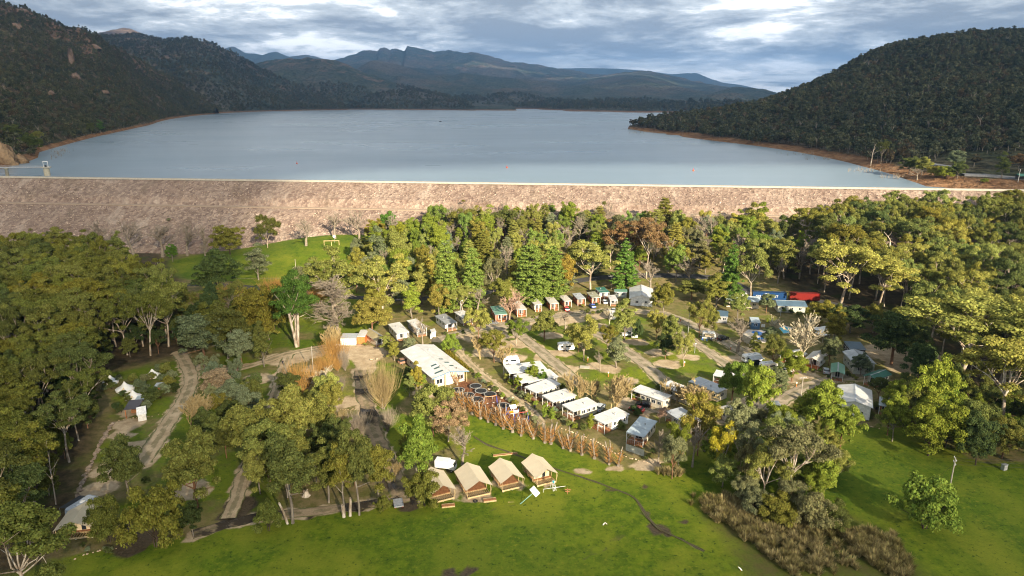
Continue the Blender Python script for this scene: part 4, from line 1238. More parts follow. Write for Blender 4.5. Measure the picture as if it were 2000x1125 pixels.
_cnt = {}
def place_tree(kind, X, Y, H, Rad, col='olive', label=None, group=None, name='gum_tree', rot=None, z=None, seed=None):
    var = KINDS_[kind]
    i = _cnt.get(kind, 0); _cnt[kind] = i + 1
    c_me, t_me, H0, R0 = var[i % len(var)]
    if z is None: z = float(ground_z(X, Y))
    e = empty(name, (X, Y, z - 0.05), rng.uniform(0, 6.28) if rot is None else rot, label, 'shrub' if kind in ('shrub', 'bush') else 'tree', group)
    sx = Rad / R0; sz = H / H0
    tr = link("trunk", t_me, e)
    tr.scale = (sx * 0.5 + sz * 0.5 if kind == 'x' else sx, sx, sz)
    if c_me is not None:
        c = link("crown", c_me, e)
        c.scale = (sx, sx, sz)
        b = PAL[col] if isinstance(col, str) else col
        k = 1 + rng.normal() * 0.10
        h = rng.normal() * 0.06
        c.color = (b[0] * k * (1 + h), b[1] * k, b[2] * k * (1 - h), 1)
    return e
def on_ground(u, v):
    z = 0.0
    for _ in range(12):
        p = G(u, v, z)
        s0 = (p[0] - _DA[0]) * _dn[0] + (p[1] - _DA[1]) * _dn[1]
        zn = max(float(ground_z(p[0], p[1])), float(np.interp(s0, [q[0] for q in PROF], [q[1] for q in PROF])) if s0 < 72 else -9)
        z = 0.5 * z + 0.5 * zn
    return G(u, v, z), z
def tree(kind, u, vb, vt, hw, col, label, name='gum_tree', group=None):
    p, zz = on_ground(u, vb)
    x, dy, dz = ray(u, vb); t = (zz - CAM_H) / dz
    H = height_to(u, vt, p[0], p[1]) - zz
    Rad = hw * t / FPX * (1.0 if kind in ('pollard', 'stag', 'gum', 'tallgum') or 'whip' in kind or 'bare' in kind else 0.93)
    return place_tree(kind, p[0], p[1], max(H, 1.0), Rad, col, label, group, name, None, zz)
# ================================================================== trees, one by one
T = tree
# -- foot of the dam and the back field
T('oak', 450, 497, 443, 33, 'oakY', "round olive oak at the dam foot beside a bare poplar", 'oak_tree')
T('smallgum', 523, 484, 420, 27, 'dark', "leaning gum with bent trunk at the dam foot", 'gum_tree')
T('oak', 425, 577, 498, 46, 'oak', "large dense dark oak at the edge of the back field", 'oak_tree')
T('column', 505, 547, 484, 22, 'grey', "single upright tree on the back field before a long shadow", 'young_tree')
T('round', 338, 512, 479, 11, 'green', "small rounded green tree near the field lamp", 'young_tree')
T('popl', 402, 505, 440, 10, 'x' if False else 'grey', "slim bare poplar left of the round olive oak", 'poplar')
for u, vb, vt, hw, lab in ((205, 500, 432, 34, "bare grey tree at the dam foot above the left forest"), (262, 500, 430, 36, "bare grey thicket tree behind the left forest edge"), (318, 502, 436, 34, "bare grey tree behind the field lamp"), (366, 500, 438, 30, "bare grey tree left of the slim poplar"),
                           (598, 480, 426, 30, "bare tree at the dam foot right of the leaning gum"), (655, 466, 416, 24, "bare tree just behind the timber frame and white board"), (702, 470, 408, 32, "dense bare tree at the dam foot right of the white board")):
    T('bare', u, vb, vt, hw, 'brown', lab, 'bare_tree')
T('oak', 737, 470, 430, 22, 'oakY', "low olive tree at the dam foot beside the bright green one", 'broadleaf_tree')
T('round', 758, 466, 416, 17, 'green', "bright green round tree against the dam rock", 'broadleaf_tree')
T('oak', 795, 474, 436, 26, 'olive', "broad olive tree right of the bright green round tree", 'broadleaf_tree')
T('bush', 826, 470, 441, 16, 'green', "low green bush at the foot of the dam", 'bush')
T('column', 717, 510, 462, 12, 'olive', "narrow olive tree at the right end of the back field", 'young_tree')
T('bush', 699, 512, 468, 18, 'brown', "brown shrub casting shade at the right end of the field", 'bush')
T('column', 745, 545, 455, 22, 'blue', "blue grey gum standing upright right of the back field", 'gum_tree')
T('round', 778, 540, 453, 26, 'olive', "dense olive gum beside the blue grey upright gum", 'gum_tree')
# -- behind the yard
T('gum', 652, 625, 482, 66, 'olive', "wide gum with white limbs above the big bare tree", 'gum_tree')
T('gum', 748, 630, 497, 52, 'oliveL', "tall gum with orange pink trunk behind the gold tree", 'gum_tree')
T('barewide', 662, 652, 536, 42, 'brown', "big bare tree with pale trunk behind the white shed", 'bare_tree')
T('cypress', 580, 677, 545, 40, 'pine', "dark cypress on three pale trunks left of the big bare tree", 'cypress_tree')
T('bush', 600, 560, 520, 30, 'brown', "greyish bare shrub mass at the edge of the field", 'bush')
T('oak', 508, 672, 563, 47, 'oakY', "big olive gold tree left of the dark cypress", 'broadleaf_tree')
T('round', 728, 660, 585, 36, 'gold', "gold autumn tree beside the tan roofed hut", 'autumn_tree')
T('round', 738, 632, 548, 26, 'oakY', "yellow green tree above the gold autumn tree", 'autumn_tree')
T('whips', 398, 612, 572, 30, 'gold', "orange twigged willow behind the dark gums left of the yard", 'willow')
T('whips', 446, 602, 556, 32, 'gold', "orange twigged willow under the large dark oak", 'willow')
T('whips', 535, 572, 541, 26, 'gold', "orange twigged willow below the single field tree", 'willow')
T('whips', 622, 596, 556, 20, 'gold', "orange twigged willow hidden under the wide gum", 'willow')
T('whipsgrey', 388, 640, 592, 30, 'gold', "grey twigged willow left of the dark dense gums", 'willow')
T('whipsgrey', 470, 615, 575, 28, 'gold', "grey twigged willow beside the olive gold tree", 'willow')
T('round', 400, 706, 615, 50, 'blue', "dark blue green gum at the head of the sandy track", 'gum_tree')
T('round', 446, 700, 605, 46, 'dark', "tall dark gum behind the sandy track junction", 'gum_tree')
T('round', 473, 716, 646, 27, 'grey', "grey green gum at the left of the open sandy ground", 'gum_tree')
T('column', 516, 716, 636, 17, 'dark', "narrow dark gum right of the grey green gum", 'gum_tree')
T('oak', 545, 640, 575, 25, 'dark', "dark tree tucked behind the three stemmed cypress", 'broadleaf_tree')
# -- behind the cabins, middle
T('pine', 872, 612, 470, 33, 'pineL', "tall light green pine left of the pine pair behind the grey roof", 'pine_tree')
T('pine', 925, 604, 484, 27, 'pineL', "light green pine right of the tallest left pine", 'pine_tree')
T('round', 858, 620, 560, 24, 'gold', "yellow autumn tree behind the grey roofed cabin", 'autumn_tree')
T('column', 805, 622, 560, 20, 'limeD', "soft green upright tree behind the pair of white cabins", 'broadleaf_tree')
T('gum', 905, 618, 560, 26, 'olive', "olive gum with forked white trunk by the white cabin roof", 'gum_tree')
T('bare', 932, 610, 560, 22, 'brown', "small bare pale tree behind the white cabin roof", 'bare_tree')
T('pine', 1035, 594, 473, 40, 'pineL', "big pine with yellow green crown behind the brick cabins", 'pine_tree')
T('pine', 1080, 590, 480, 32, 'pineL', "second big pine touching the yellow green one", 'pine_tree')
T('round', 1097, 580, 503, 27, 'gold', "gold autumn tree standing behind the red car", 'autumn_tree')
T('round', 982, 600, 548, 26, 'oakY', "yellow green tree behind the green roofed cabin", 'autumn_tree')
T('barepink', 995, 628, 563, 26, 'pink', "pinkish bare tree between two brick cabins", 'bare_tree')
T('gum', 1153, 566, 470, 48, 'oliveL', "spreading gum with white limbs left of the dark fir", 'gum_tree')
T('fir', 1219, 566, 464, 31, 'pine', "dark green broad fir behind the white house", 'fir_tree')
T('bare', 1270, 572, 512, 26, 'brown', "twiggy bare tree right of the dark fir", 'bare_tree')
T('gum', 1262, 545, 428, 40, 'rust', "rusty orange crowned gum with pink limbs", 'gum_tree')
T('gum', 1228, 528, 425, 42, 'rust', "rust tinted gum behind the dark fir", 'gum_tree')
T('conifer' if False else 'pine', 1295, 462, 386, 24, 'oakY', "broad olive conifer in front of the dam rock", 'conifer_tree')
T('bare', 1345, 560, 500, 26, 'brown', "bare tree between the rusty gum and the green pine", 'bare_tree')
T('fir', 1424, 592, 470, 27, 'pine', "green pine with layered branches left of the white trunked gum", 'pine_tree')
T('gum', 1466, 590, 464, 46, 'olive', "large gum with white trunk behind the blue trailer", 'gum_tree')
T('column', 1520, 500, 430, 16, 'dark', "dark upright gum at the dam end", 'gum_tree')
T('smallgum', 1040, 462, 396, 19, 'olive', "solitary gum rising against the dam rock at centre", 'gum_tree')
T('bush', 1073, 460, 433, 10, 'limeD', "small round bush at the dam foot right of the solitary gum", 'bush')
T('bare', 1130, 480, 420, 18, 'brown', "small grey bare tree at the dam foot", 'bare_tree')
T('smallgum', 905, 470, 410, 30, 'olive', "olive gum at the dam foot in the middle left", 'gum_tree')
T('smallgum', 985, 470, 408, 30, 'dark', "dark gum at the dam foot left of the solitary gum", 'gum_tree')
T('smallgum', 945, 480, 418, 28, 'limeD', "light green gum at the dam foot", 'gum_tree')
# -- caravan sites
T('smallgum', 934, 662, 600, 28, 'oliveL', "gum with white trunk beside the car under the cabins", 'gum_tree')
T('smallgum', 1008, 675, 627, 24, 'limeD', "small gum at the top corner of the caravan sites", 'gum_tree')
T('smallgum', 965, 708, 643, 27, 'oakY', "thin brownish gum with long red trunk behind the games hall", 'gum_tree')
T('barebush', 940, 702, 655, 16, 'brown', "dark bare sapling beside the thin brownish gum", 'bare_tree')
T('barebush', 985, 712, 676, 22, 'brown', "straw coloured bare shrub behind the top white cabin", 'bare_tree')
T('round', 1063, 666, 610, 25, 'olive', "olive tree in front of the brick cabin row", 'gum_tree')
T('bare', 1104, 645, 608, 16, 'brown', "small bare tree by the hedge of the brick cabins", 'bare_tree')
T('smallgum', 1140, 705, 619, 33, 'oliveL', "large round gum with red trunk right of the white caravan", 'gum_tree')
T('smallgum', 1130, 688, 630, 20, 'olive', "gum half hidden behind the large round gum", 'gum_tree')
T('barepale', 1190, 640, 596, 14, 'brown', "thin pale bare tree beside the willow-like gum", 'bare_tree')
T('column', 1219, 664, 592, 23, 'oliveL', "drooping olive gum standing by the white pickup", 'gum_tree')
T('bush', 1245, 662, 628, 12, 'deep', "dark bush right of the drooping olive gum", 'bush')
T('smallgum', 1186, 692, 637, 19, 'oakY', "half bare yellowish tree left of the grey gum", 'gum_tree')
T('column', 1204, 718, 662, 23, 'grey', "grey green gum beside the middle camp road", 'gum_tree')
T('bare', 1172, 724, 688, 13, 'brown', "small bare tree on the grass beside a concrete pad", 'bare_tree')
T('smallgum', 1281, 664, 608, 21, 'oliveL', "bright olive gum left of a pair by the lamp post", 'gum_tree')
T('round', 1308, 678, 620, 22, 'olive', "olive gum just left of the tall lamp post", 'gum_tree')
T('round', 1299, 701, 655, 19, 'deep', "very dark tree on the camp grass", 'broadleaf_tree')
T('smallgum', 1335, 716, 648, 22, 'oliveL', "olive gum with pale trunk beside the very dark tree", 'gum_tree')
T('round', 1295, 616, 556, 22, 'oakY', "yellow olive tree in front of the white house", 'broadleaf_tree')
T('smallgum', 1365, 660, 582, 27, 'olive', "gum with dark red trunk behind the camper awning", 'gum_tree')
T('smallgum', 1392, 655, 610, 16, 'oakY', "thin olive tree right of the camper awning", 'gum_tree')
T('bare', 1440, 688, 618, 32, 'olive', "twiggy olive tree left of the pool screen", 'bare_tree')
T('barepale', 1566, 722, 617, 40, 'brown', "big pale bare tree above the orange cabin", 'bare_tree')
T('barepale', 1508, 655, 620, 18, 'yellow', "pale bare tree with yellow leaves by the pools", 'bare_tree')
T('round', 1496, 612, 575, 15, 'blue', "grey green tree in front of the blue trailer", 'gum_tree')
T('column', 1472, 695, 655, 11, 'olive', "narrow olive tree in front of the pool screen", 'gum_tree')
T('smallgum', 1508, 722, 655, 22, 'olive', "gum beside the white van below the pools", 'gum_tree')
T('round', 1502, 670, 640, 18, 'blue', "bluish tree at the edge of the pool terrace", 'gum_tree')
T('round', 1546, 745, 688, 28, 'limeD', "round bright green tree left of the orange cabin", 'broadleaf_tree')
T('round', 1418, 580, 545, 24, 'olive', "olive tree in front of the long blue roofed house", 'broadleaf_tree')
T('round', 1350, 585, 548, 24, 'olive', "olive tree right of the white house", 'broadleaf_tree')
T('column', 1398, 600, 540, 24, 'oakY', "yellow olive tree before the green layered pine", 'gum_tree')
T('round', 1440, 622, 575, 22, 'olive', "olive tree right of the small blue roofed block", 'broadleaf_tree')
T('column', 1628, 680, 608, 20, 'oakY', "feathery olive tree behind the silver car", 'gum_tree')
T('round', 1618, 715, 660, 18, 'blue', "bluish gum right of the orange cabin", 'gum_tree')
T('round', 1680, 735, 695, 20, 'grey', "grey green tree before the grey roofed hall", 'gum_tree')
T('round', 1740, 712, 615, 52, 'deep', "dark spreading tree over the fenced bare ground", 'broadleaf_tree')
T('round', 1660, 650, 600, 34, 'deep', "dark tree right of the pools", 'broadleaf_tree')
T('round', 1600, 640, 590, 26, 'oakY', "olive tree at the end of the blue roofed lodge", 'broadleaf_tree')
# -- right of the lawn
T('round', 1474, 832, 720, 34, 'lime', "tall lime green tree left of the power pole", 'broadleaf_tree')
T('round', 1428, 796, 710, 27, 'limeD', "bright green tree over the small white roof", 'broadleaf_tree')
T('column', 1521, 772, 716, 17, 'blue', "bluish small gum beside the tall lime tree", 'gum_tree')
T('round', 1597, 862, 752, 40, 'lime', "big lime green tree left of the white hall", 'broadleaf_tree')
T('round', 1640, 878, 795, 34, 'lime', "lime green tree before the corner of the white hall", 'broadleaf_tree')
T('round', 1566, 850, 780, 26, 'limeD', "lime green tree under the power pole", 'broadleaf_tree')
T('round', 1520, 862, 795, 32, 'limeD', "yellow green tree behind the olive brown thicket", 'broadleaf_tree')
T('smallgum', 1408, 936, 824, 31, 'yellow', "bright yellow flowering wattle with pale trunk", 'wattle_tree')
T('gum', 1442, 940, 812, 32, 'brown', "dark trunked brownish tree right of the yellow wattle", 'gum_tree')
T('smallgum', 1362, 890, 772, 46, 'olive', "broad olive tree in front of the hidden grey roof", 'gum_tree')
T('smallgum', 1325, 908, 830, 28, 'limeD', "green leafy tree left of the yellow wattle", 'gum_tree')
T('bare', 1352, 912, 830, 24, 'brown', "dark bare tree leaning left of the yellow wattle", 'bare_tree')
T('bare', 1285, 905, 838, 18, 'brown', "bare tree beside the pale blue roofed cabin", 'bare_tree')
T('smallgum', 1312, 935, 850, 27, 'brown', "straw brown thin tree at the lawn edge by the blue roofed cabin", 'gum_tree')
T('gum', 1530, 985, 832, 62, 'brown', "wide olive brown tree in the middle of the thicket", 'gum_tree')
T('gum', 1490, 990, 862, 44, 'olive', "olive tree on the near side of the brown thicket", 'gum_tree')
T('round', 1592, 975, 872, 36, 'limeD', "yellow green tree on the right of the brown thicket", 'broadleaf_tree')
T('round', 1537, 985, 938, 23, 'lime', "bright lime bush inside the thicket", 'bush')
T('bush', 1470, 1000, 950, 34, 'brown', "brown bush at the near left of the thicket", 'bush')
T('bush', 1520, 1020, 972, 42, 'oakY', "dark olive bush behind the straw tussocks", 'bush')
T('bush', 1580, 1030, 965, 44, 'brown', "brown grey bush at the corner of the thicket", 'bush')
T('bush', 1628, 1035, 985, 34, 'dark', "dark green bush at the right end of the thicket", 'bush')
T('bush', 1803, 1030, 932, 64, 'limeD', "big rounded olive bush standing alone on the right lawn", 'bush')
T('round', 1742, 862, 778, 24, 'limeD', "upright bright green tree right of the white hall", 'broadleaf_tree')
T('oak', 1812, 890, 788, 58, 'limeD', "dense dark green tree right of the white hall", 'broadleaf_tree')
T('oak', 1822, 826, 712, 46, 'lime', "bright green tree in front of the big gum trunk", 'broadleaf_tree')
T('round', 1890, 880, 790, 36, 'olive', "olive tree in front of the far right gum", 'gum_tree')
T('oak', 1905, 908, 815, 38, 'deep', "dark tree beside the power pole with wires", 'broadleaf_tree')
T('tallgum', 1857, 772, 575, 112, 'olive', "giant gum with thick white forked trunk on the right", 'gum_tree')
T('tallgum', 1958, 850, 655, 80, 'olive', "tall gum with leaning white trunk at the right edge", 'gum_tree')
T('tallgum', 1712, 612, 500, 56, 'oliveL', "sunlit gum with pale trunks above the red trailer", 'gum_tree')
T('tallgum', 1640, 605, 470, 60, 'oliveL', "bright sunlit gum behind the red trailer", 'gum_tree')
T('stag', 1730, 560, 455, 30, 'brown', "dead white limbed tree standing among the sunlit gums", 'dead_tree')
T('stag', 1862, 500, 440, 30, 'brown', "dead forked tree at the top of the right forest", 'dead_tree')
# -- lower left
T('round', 252, 972, 862, 40, 'dark', "grey green tree at the end of the sandy track", 'gum_tree')
T('round', 386, 992, 852, 52, 'olive', "big dense gum right of the grey green tree", 'gum_tree')
T('bush', 307, 1066, 958, 58, 'forestY', "broad yellow green wattle at the lower left lawn edge", 'wattle_tree')
T('bush', 214, 1058, 978, 38, 'forest', "olive bush right of the tan roof at lower left", 'bush')
T('round', 378, 1048, 985, 24, 'deep', "small dark tree behind the broad wattle", 'gum_tree')
T('barebush', 372, 850, 778, 40, 'olive', "yellowish bare willow beside the sandy track", 'willow')
T('round', 430, 782, 724, 30, 'pink', "pinkish flowering gum right of the sandy track", 'gum_tree')
T('round', 462, 806, 748, 36, 'grey', "grey green tree below the pinkish gum", 'gum_tree')
T('round', 452, 835, 785, 30, 'dark', "dark green tree under the grey green one", 'gum_tree')
T('round', 492, 905, 800, 50, 'olive', "dense rounded gum at the left of the gum cluster", 'gum_tree')
T('round', 527, 940, 828, 52, 'olive', "dense rounded gum at the front of the gum cluster", 'gum_tree')
T('round', 578, 885, 766, 52, 'oliveL', "largest rounded gum at the top of the gum cluster", 'gum_tree')
T('round', 618, 868, 772, 38, 'olive', "rounded gum at the right of the gum cluster", 'gum_tree')
T('round', 640, 905, 830, 30, 'dark', "dark gum between the cluster and the muddy track", 'gum_tree')
T('bush', 525, 1036, 984, 27, 'forest', "low dense bush on the lawn edge by the trunks", 'bush')
T('sheoak', 572, 1022, 868, 46, 'dark', "tall she-oak with two bare trunks at the lawn edge", 'sheoak_tree')
T('sheoak', 642, 982, 872, 32, 'olive', "she-oak left of the leaning trunks", 'sheoak_tree')
T('sheoak', 674, 1008, 878, 30, 'oakY', "she-oak with forked leaning trunk at the lawn edge", 'sheoak_tree')
T('sheoak', 702, 1006, 848, 34, 'dark', "tallest she-oak with straight pale trunk", 'sheoak_tree')
T('sheoak', 742, 985, 876, 30, 'oakY', "she-oak beside the muddy track", 'sheoak_tree')
T('bush', 748, 998, 970, 17, 'forest', "small bush left of the flat trailer", 'bush')
T('barebush', 768, 940, 895, 20, 'brown', "bare shrub leaning over the muddy track", 'bare_tree')
T('sheoak', 818, 980, 828, 40, 'limeD', "she-oak left of the tan tents", 'sheoak_tree')
T('bush', 828, 988, 925, 36, 'forest', "olive bush covering the corner of the first tent", 'bush')
T('round', 846, 852, 756, 44, 'olive', "olive gum right below the games hall", 'gum_tree')
T('round', 876, 862, 788, 34, 'pink', "pale pinkish gum at the end of the pollard row", 'gum_tree')
T('bare', 903, 908, 832, 34, 'olive', "feathery bare tree behind the first tents", 'bare_tree')
T('bush', 800, 900, 850, 26, 'forest', "dark bush beside the muddy track bend", 'bush')
T('whipstraw', 748, 798, 702, 30, 'gold', "large straw yellow willow below the games hall", 'willow')
T('whips', 588, 770, 706, 34, 'gold', "orange willow in the middle of the bare garden", 'willow')
T('whips', 655, 715, 655, 26, 'gold', "orange willow left of the gravel yard", 'willow')
T('whips', 632, 732, 690, 20, 'gold', "orange willow above the pale twigged one", 'willow')
T('barepale', 628, 765, 722, 30, 'brown', "pale grey twigged low tree among orange willows", 'bare_tree')
T('whips', 572, 778, 735, 14, 'gold', "small orange willow by the narrow sandy track", 'willow')
T('whips', 660, 726, 692, 11, 'gold', "small bright orange willow on the yard edge", 'willow')
T('whipsgrey', 674, 724, 680, 11, 'gold', "grey clipped willow next to the bright orange one", 'willow')
T('whipsgrey', 662, 773, 732, 15, 'gold', "grey pollarded willow on the small lawn", 'willow')
T('whipsgrey', 757, 842, 795, 18, 'gold', "round grey bare shrub right of the muddy track", 'willow')
T('whipstraw', 668, 848, 800, 18, 'gold', "straw orange willow left of the muddy track", 'willow')
T('whipsgrey', 700, 858, 800, 22, 'gold', "grey willow at the edge of the muddy track", 'willow')
T('barebush', 640, 700, 640, 26, 'brown', "straw coloured twiggy tree left of the white shed", 'bare_tree')
T('column', 756, 692, 654, 12, 'olive', "left one of two olive shrubs before the games hall", 'gum_tree')
T('column', 770, 704, 666, 13, 'oakY', "right one of two olive shrubs before the games hall", 'gum_tree')
T('round', 800, 690, 660, 14, 'grey', "grey green shrub at the games hall corner", 'bush')
T('bush', 880, 690, 656, 19, 'limeD', "round bright green shrub behind the games hall", 'bush')
T('column', 815, 765, 712, 13, 'oakY', "yellow olive shrub at the games hall wall", 'gum_tree')
T('column', 800, 775, 735, 12, 'olive', "small olive shrub left of the games hall wall", 'gum_tree')
T('column', 820, 760, 730, 14, 'limeD', "green shrub under the games hall eave", 'gum_tree')
T('bush', 796, 742, 718, 14, 'dark', "dark shrub left of the games hall side", 'bush')
T('bare', 826, 676, 624, 19, 'brown', "pale bare tree behind the games hall roof", 'bare_tree')
# -- among the white cabins
T('column', 1040, 750, 711, 14, 'limeD', "light green tree between the two top white cabins", 'gum_tree')
T('column', 1059, 757, 726, 10, 'green', "small green tree right of the light green one", 'gum_tree')
T('column', 1012, 760, 736, 9, 'lime', "lime shrub at the porch of the third cabin", 'bush')
T('barebush', 1125, 790, 728, 24, 'brown', "straw coloured bare tree over the fourth cabin", 'bare_tree')
T('barebush', 1190, 810, 735, 38, 'brown', "big straw coloured bare tree beside the parked motor bikes", 'bare_tree')
T('barebush', 1160, 785, 742, 22, 'brown', "bare tree between the fourth and fifth cabins", 'bare_tree')
T('column', 1098, 765, 750, 7, 'dark', "dark shrub right of the third cabin roof", 'bush')
T('barebush', 1360, 800, 740, 46, 'brown', "wide tan bare tree hiding the long grey roof", 'bare_tree')
T('barebush', 1315, 790, 745, 26, 'brown', "tan bare tree at the end of the long cabin", 'bare_tree')
T('barebush', 1268, 778, 760, 11, 'brown', "small bare shrub along the long cabin wall", 'bush')
T('barepink', 1288, 825, 793, 17, 'pink', "pinkish bare shrub behind the pale blue roof", 'bush')
T('column', 1066, 820, 790, 9, 'limeD', "bright shrub at the corner of the fourth cabin", 'bush')
T('column', 1078, 826, 798, 8, 'limeD', "second bright shrub below the fourth cabin", 'bush')
T('column', 1152, 840, 812, 9, 'limeD', "bright shrub left of the sixth cabin", 'bush')

# pollarded poplars along the lawn
for i, (zx, zy) in enumerate([(225, 290), (270, 310), (308, 325), (350, 348), (387, 365), (425, 380), (463, 398), (508, 415), (550, 433), (610, 447), (668, 467), (697, 473), (757, 495), (793, 507), (850, 527), (912, 545), (985, 575), (1030, 583)]):
    u, v = 800 + zx / 2.528, 680 + zy / 2.528
    T('pollard', u, v, v - (42 + (i * 7) % 9), 11 + (i * 5) % 4, 'gold', "pollarded poplar with orange twigs in the row edging the lawn", 'poplar', "pollarded poplars between lawn and playground")
for i, (u, v) in enumerate([(885, 742), (893, 752), (872, 745), (866, 740)]):
    T('pollard', u, v, v - 30, 8, 'gold', "pollarded poplar close to the wall of the games hall", 'poplar', "pollarded poplars at the games hall")

# ================================================================== forests: every tree an object of its own
TAKEN = [(o.location.x, o.location.y) for o in COL.objects if o.get('category') in ('tree',)]
def scatter(poly_px, spacing, kinds, cols, hrange, rratio, label, group, seed, n_max=400, name='gum_tree', avoid=4.0, zguess=0.0, keepout=None):
    r_ = np.random.default_rng(seed)
    poly = gpoly(poly_px, zguess)
    x0, y0 = poly.min(0); x1, y1 = poly.max(0)
    pts = []
    tries = 0
    while tries < 12000 and len(pts) < n_max:
        tries += 1
        x, y = r_.uniform(x0, x1), r_.uniform(y0, y1)
        if not in_poly(np.array([x]), np.array([y]), poly)[0]: continue
        if any((x - a) ** 2 + (y - b) ** 2 < spacing ** 2 for a, b in pts): continue
        if any((x - a) ** 2 + (y - b) ** 2 < avoid ** 2 for a, b in TAKEN): continue
        if keepout is not None and keepout(x, y): continue
        pts.append((x, y))
    for x, y in pts:
        k = kinds[r_.integers(0, len(kinds))]
        H = r_.uniform(*hrange)
        rel_y = y * CP
        cl = cols[r_.integers(0, len(cols))]
        f = (y - y0) / (y1 - y0)
        side = (x - x0) / (x1 - x0)
        tone = {'forest': 'olive', 'forestY': 'yellowish', 'dark': 'dark green', 'deep': 'very dark', 'oliveL': 'pale olive', 'oakY': 'golden olive', 'limeD': 'fresh green', 'brown': 'brownish', 'pineL': 'light green', 'grey': 'grey green', 'olive': 'olive'}[cl]
        kd = {'tallgum': 'tall gum', 'gum': 'spreading gum', 'smallgum': 'small gum', 'round': 'round tree', 'column': 'upright tree', 'bare': 'bare tree', 'pine': 'pine', 'sheoak': 'she-oak', 'oak': 'broad tree'}[k]
        if kd == 'bare tree': tone = 'grey'
        row = ['front row', 'second row', 'third row', 'middle row', 'fifth row', 'sixth row', 'back row'][min(int(f * 7), 6)]
        sd = ['far left', 'left', 'centre left', 'centre right', 'right', 'far right'][min(int(side * 6), 5)]
        sz_ = ['low', 'middling', 'high'][min(int((H - hrange[0]) / (hrange[1] - hrange[0]) * 3), 2)]
        lb = f"{sz_} {tone} {kd}, {row}, {sd} part of {label}"
        place_tree(k, x, y, H, H * rratio * r_.uniform(0.85, 1.2), cl, lb, group, name)
    print(group, len(pts))
    TAKEN.extend(pts)
    return pts
def off_road(x, y):
    a, b = np.array([x]), np.array([y])
    return any(seg_dist(a, b, TRACKS_W[k])[0] < 4.5 for k in TRACKS_W)
scatter([(-60, 600), (-60, 560), (60, 548), (150, 545), (225, 552), (270, 585), (325, 640), (350, 668), (330, 690), (225, 708), (190, 722), (150, 730), (60, 745), (-80, 760)], 8.2, ['tallgum', 'gum', 'gum'], ['forest', 'forest', 'dark', 'forestY', 'olive'], (21, 26), 0.29,
        "forest behind bell tents", "gums of the left forest", 11, 150, 'forest_gum_tree', avoid=6)
scatter([(-80, 760), (60, 745), (150, 730), (195, 770), (180, 830), (120, 960), (60, 1010), (60, 1120), (-90, 1130), (-160, 900)], 7.6, ['gum', 'tallgum', 'gum'], ['forest', 'dark', 'forestY', 'forest'], (15, 21), 0.33,
        "forest at the left edge", "gums of the near left forest", 12, 90, 'forest_gum_tree', avoid=6)
scatter([(1600, 575), (1560, 520), (1640, 500), (1800, 492), (2060, 490), (2140, 560), (2140, 640), (1900, 640), (1780, 620), (1720, 600)], 9.2, ['tallgum', 'gum', 'gum'], ['olive', 'oliveL', 'dark', 'olive', 'oakY'], (20, 28), 0.30,
        "forest right below dam", "gums of the right forest", 13, 130, 'tall_gum_tree', avoid=6, keepout=off_road)
scatter([(1760, 650), (1900, 640), (2140, 640), (2200, 840), (2050, 840), (1930, 790), (1880, 740)], 9.0, ['gum', 'tallgum', 'gum'], ['olive', 'dark', 'olive', 'oliveL'], (17, 25), 0.32,
        "woods beside the giant gum", "gums of the near right forest", 14, 60, 'tall_gum_tree', avoid=8, keepout=off_road)
MIXC = ['oliveL', 'oliveL', 'olive', 'oakY', 'limeD', 'brown', 'pineL', 'grey', 'oliveL', 'limeD']
scatter([(690, 575), (720, 512), (800, 498), (860, 480), (960, 476), (1100, 478), (1260, 486), (1330, 500), (1330, 560), (1240, 545), (1180, 545), (1100, 568), (1000, 580), (900, 590), (790, 604), (720, 600)], 6.8, ['gum', 'smallgum', 'round', 'smallgum', 'column', 'bare', 'pine', 'round'], MIXC, (10, 19), 0.29,
        "belt behind brick cabins", "trees of the belt below the dam", 15, 170, 'mixed_tree', 5, 0, off_road)
scatter([(1300, 560), (1320, 500), (1400, 490), (1520, 495), (1560, 525), (1590, 560), (1520, 560), (1440, 548), (1340, 552)], 7.0, ['gum', 'smallgum', 'round', 'bare', 'column'], MIXC, (10, 19), 0.30,
        "belt behind the trailers", "trees of the belt behind the trailers", 16, 80, 'mixed_tree', 5, 0, off_road)
scatter([(1600, 655), (1680, 640), (1790, 660), (1830, 700), (1790, 760), (1720, 660)], 9, ['round', 'gum'], ['deep', 'dark', 'olive'], (9, 14), 0.33, "ground behind grey hall", "trees behind the hall", 17, 12, 'mixed_tree', 6, 0, off_road)
scatter([(1690, 790), (1760, 760), (1860, 790), (1960, 830), (2040, 860), (2040, 930), (1960, 900), (1900, 860), (1760, 830)], 7.5, ['round', 'smallgum'], ['dark', 'olive', 'limeD', 'deep'], (7, 11), 0.36, "trees behind wired pole", "trees behind the wired pole", 18, 22, 'mixed_tree', 5)

scatter([(1385, 915), (1440, 850), (1520, 830), (1610, 880), (1635, 960), (1570, 1010), (1430, 985)], 5.6, ['smallgum', 'round', 'smallgum'], ['olive', 'brown', 'grey', 'limeD', 'olive'], (7, 12), 0.34, "thicket beside yellow wattle", "trees of the thicket", 24, 26, 'mixed_tree', 3.2)
scatter([(1730, 850), (1770, 790), (1860, 780), (1990, 830), (2060, 900), (1930, 900), (1830, 880)], 6.0, ['round', 'smallgum', 'oak'], ['dark', 'olive', 'limeD'], (7, 12), 0.36, "grove right of white hall", "trees right of the white hall", 25, 20, 'mixed_tree', 3.0)
scatter([(345, 600), (420, 588), (500, 600), (560, 640), (530, 668), (470, 690), (372, 688)], 6.5, ['round', 'smallgum', 'column'], ['dark', 'olive', 'forest', 'deep'], (8, 13), 0.32, "dark clump above sandy track", "trees above the sandy track", 21, 30, 'gum_tree', 4)
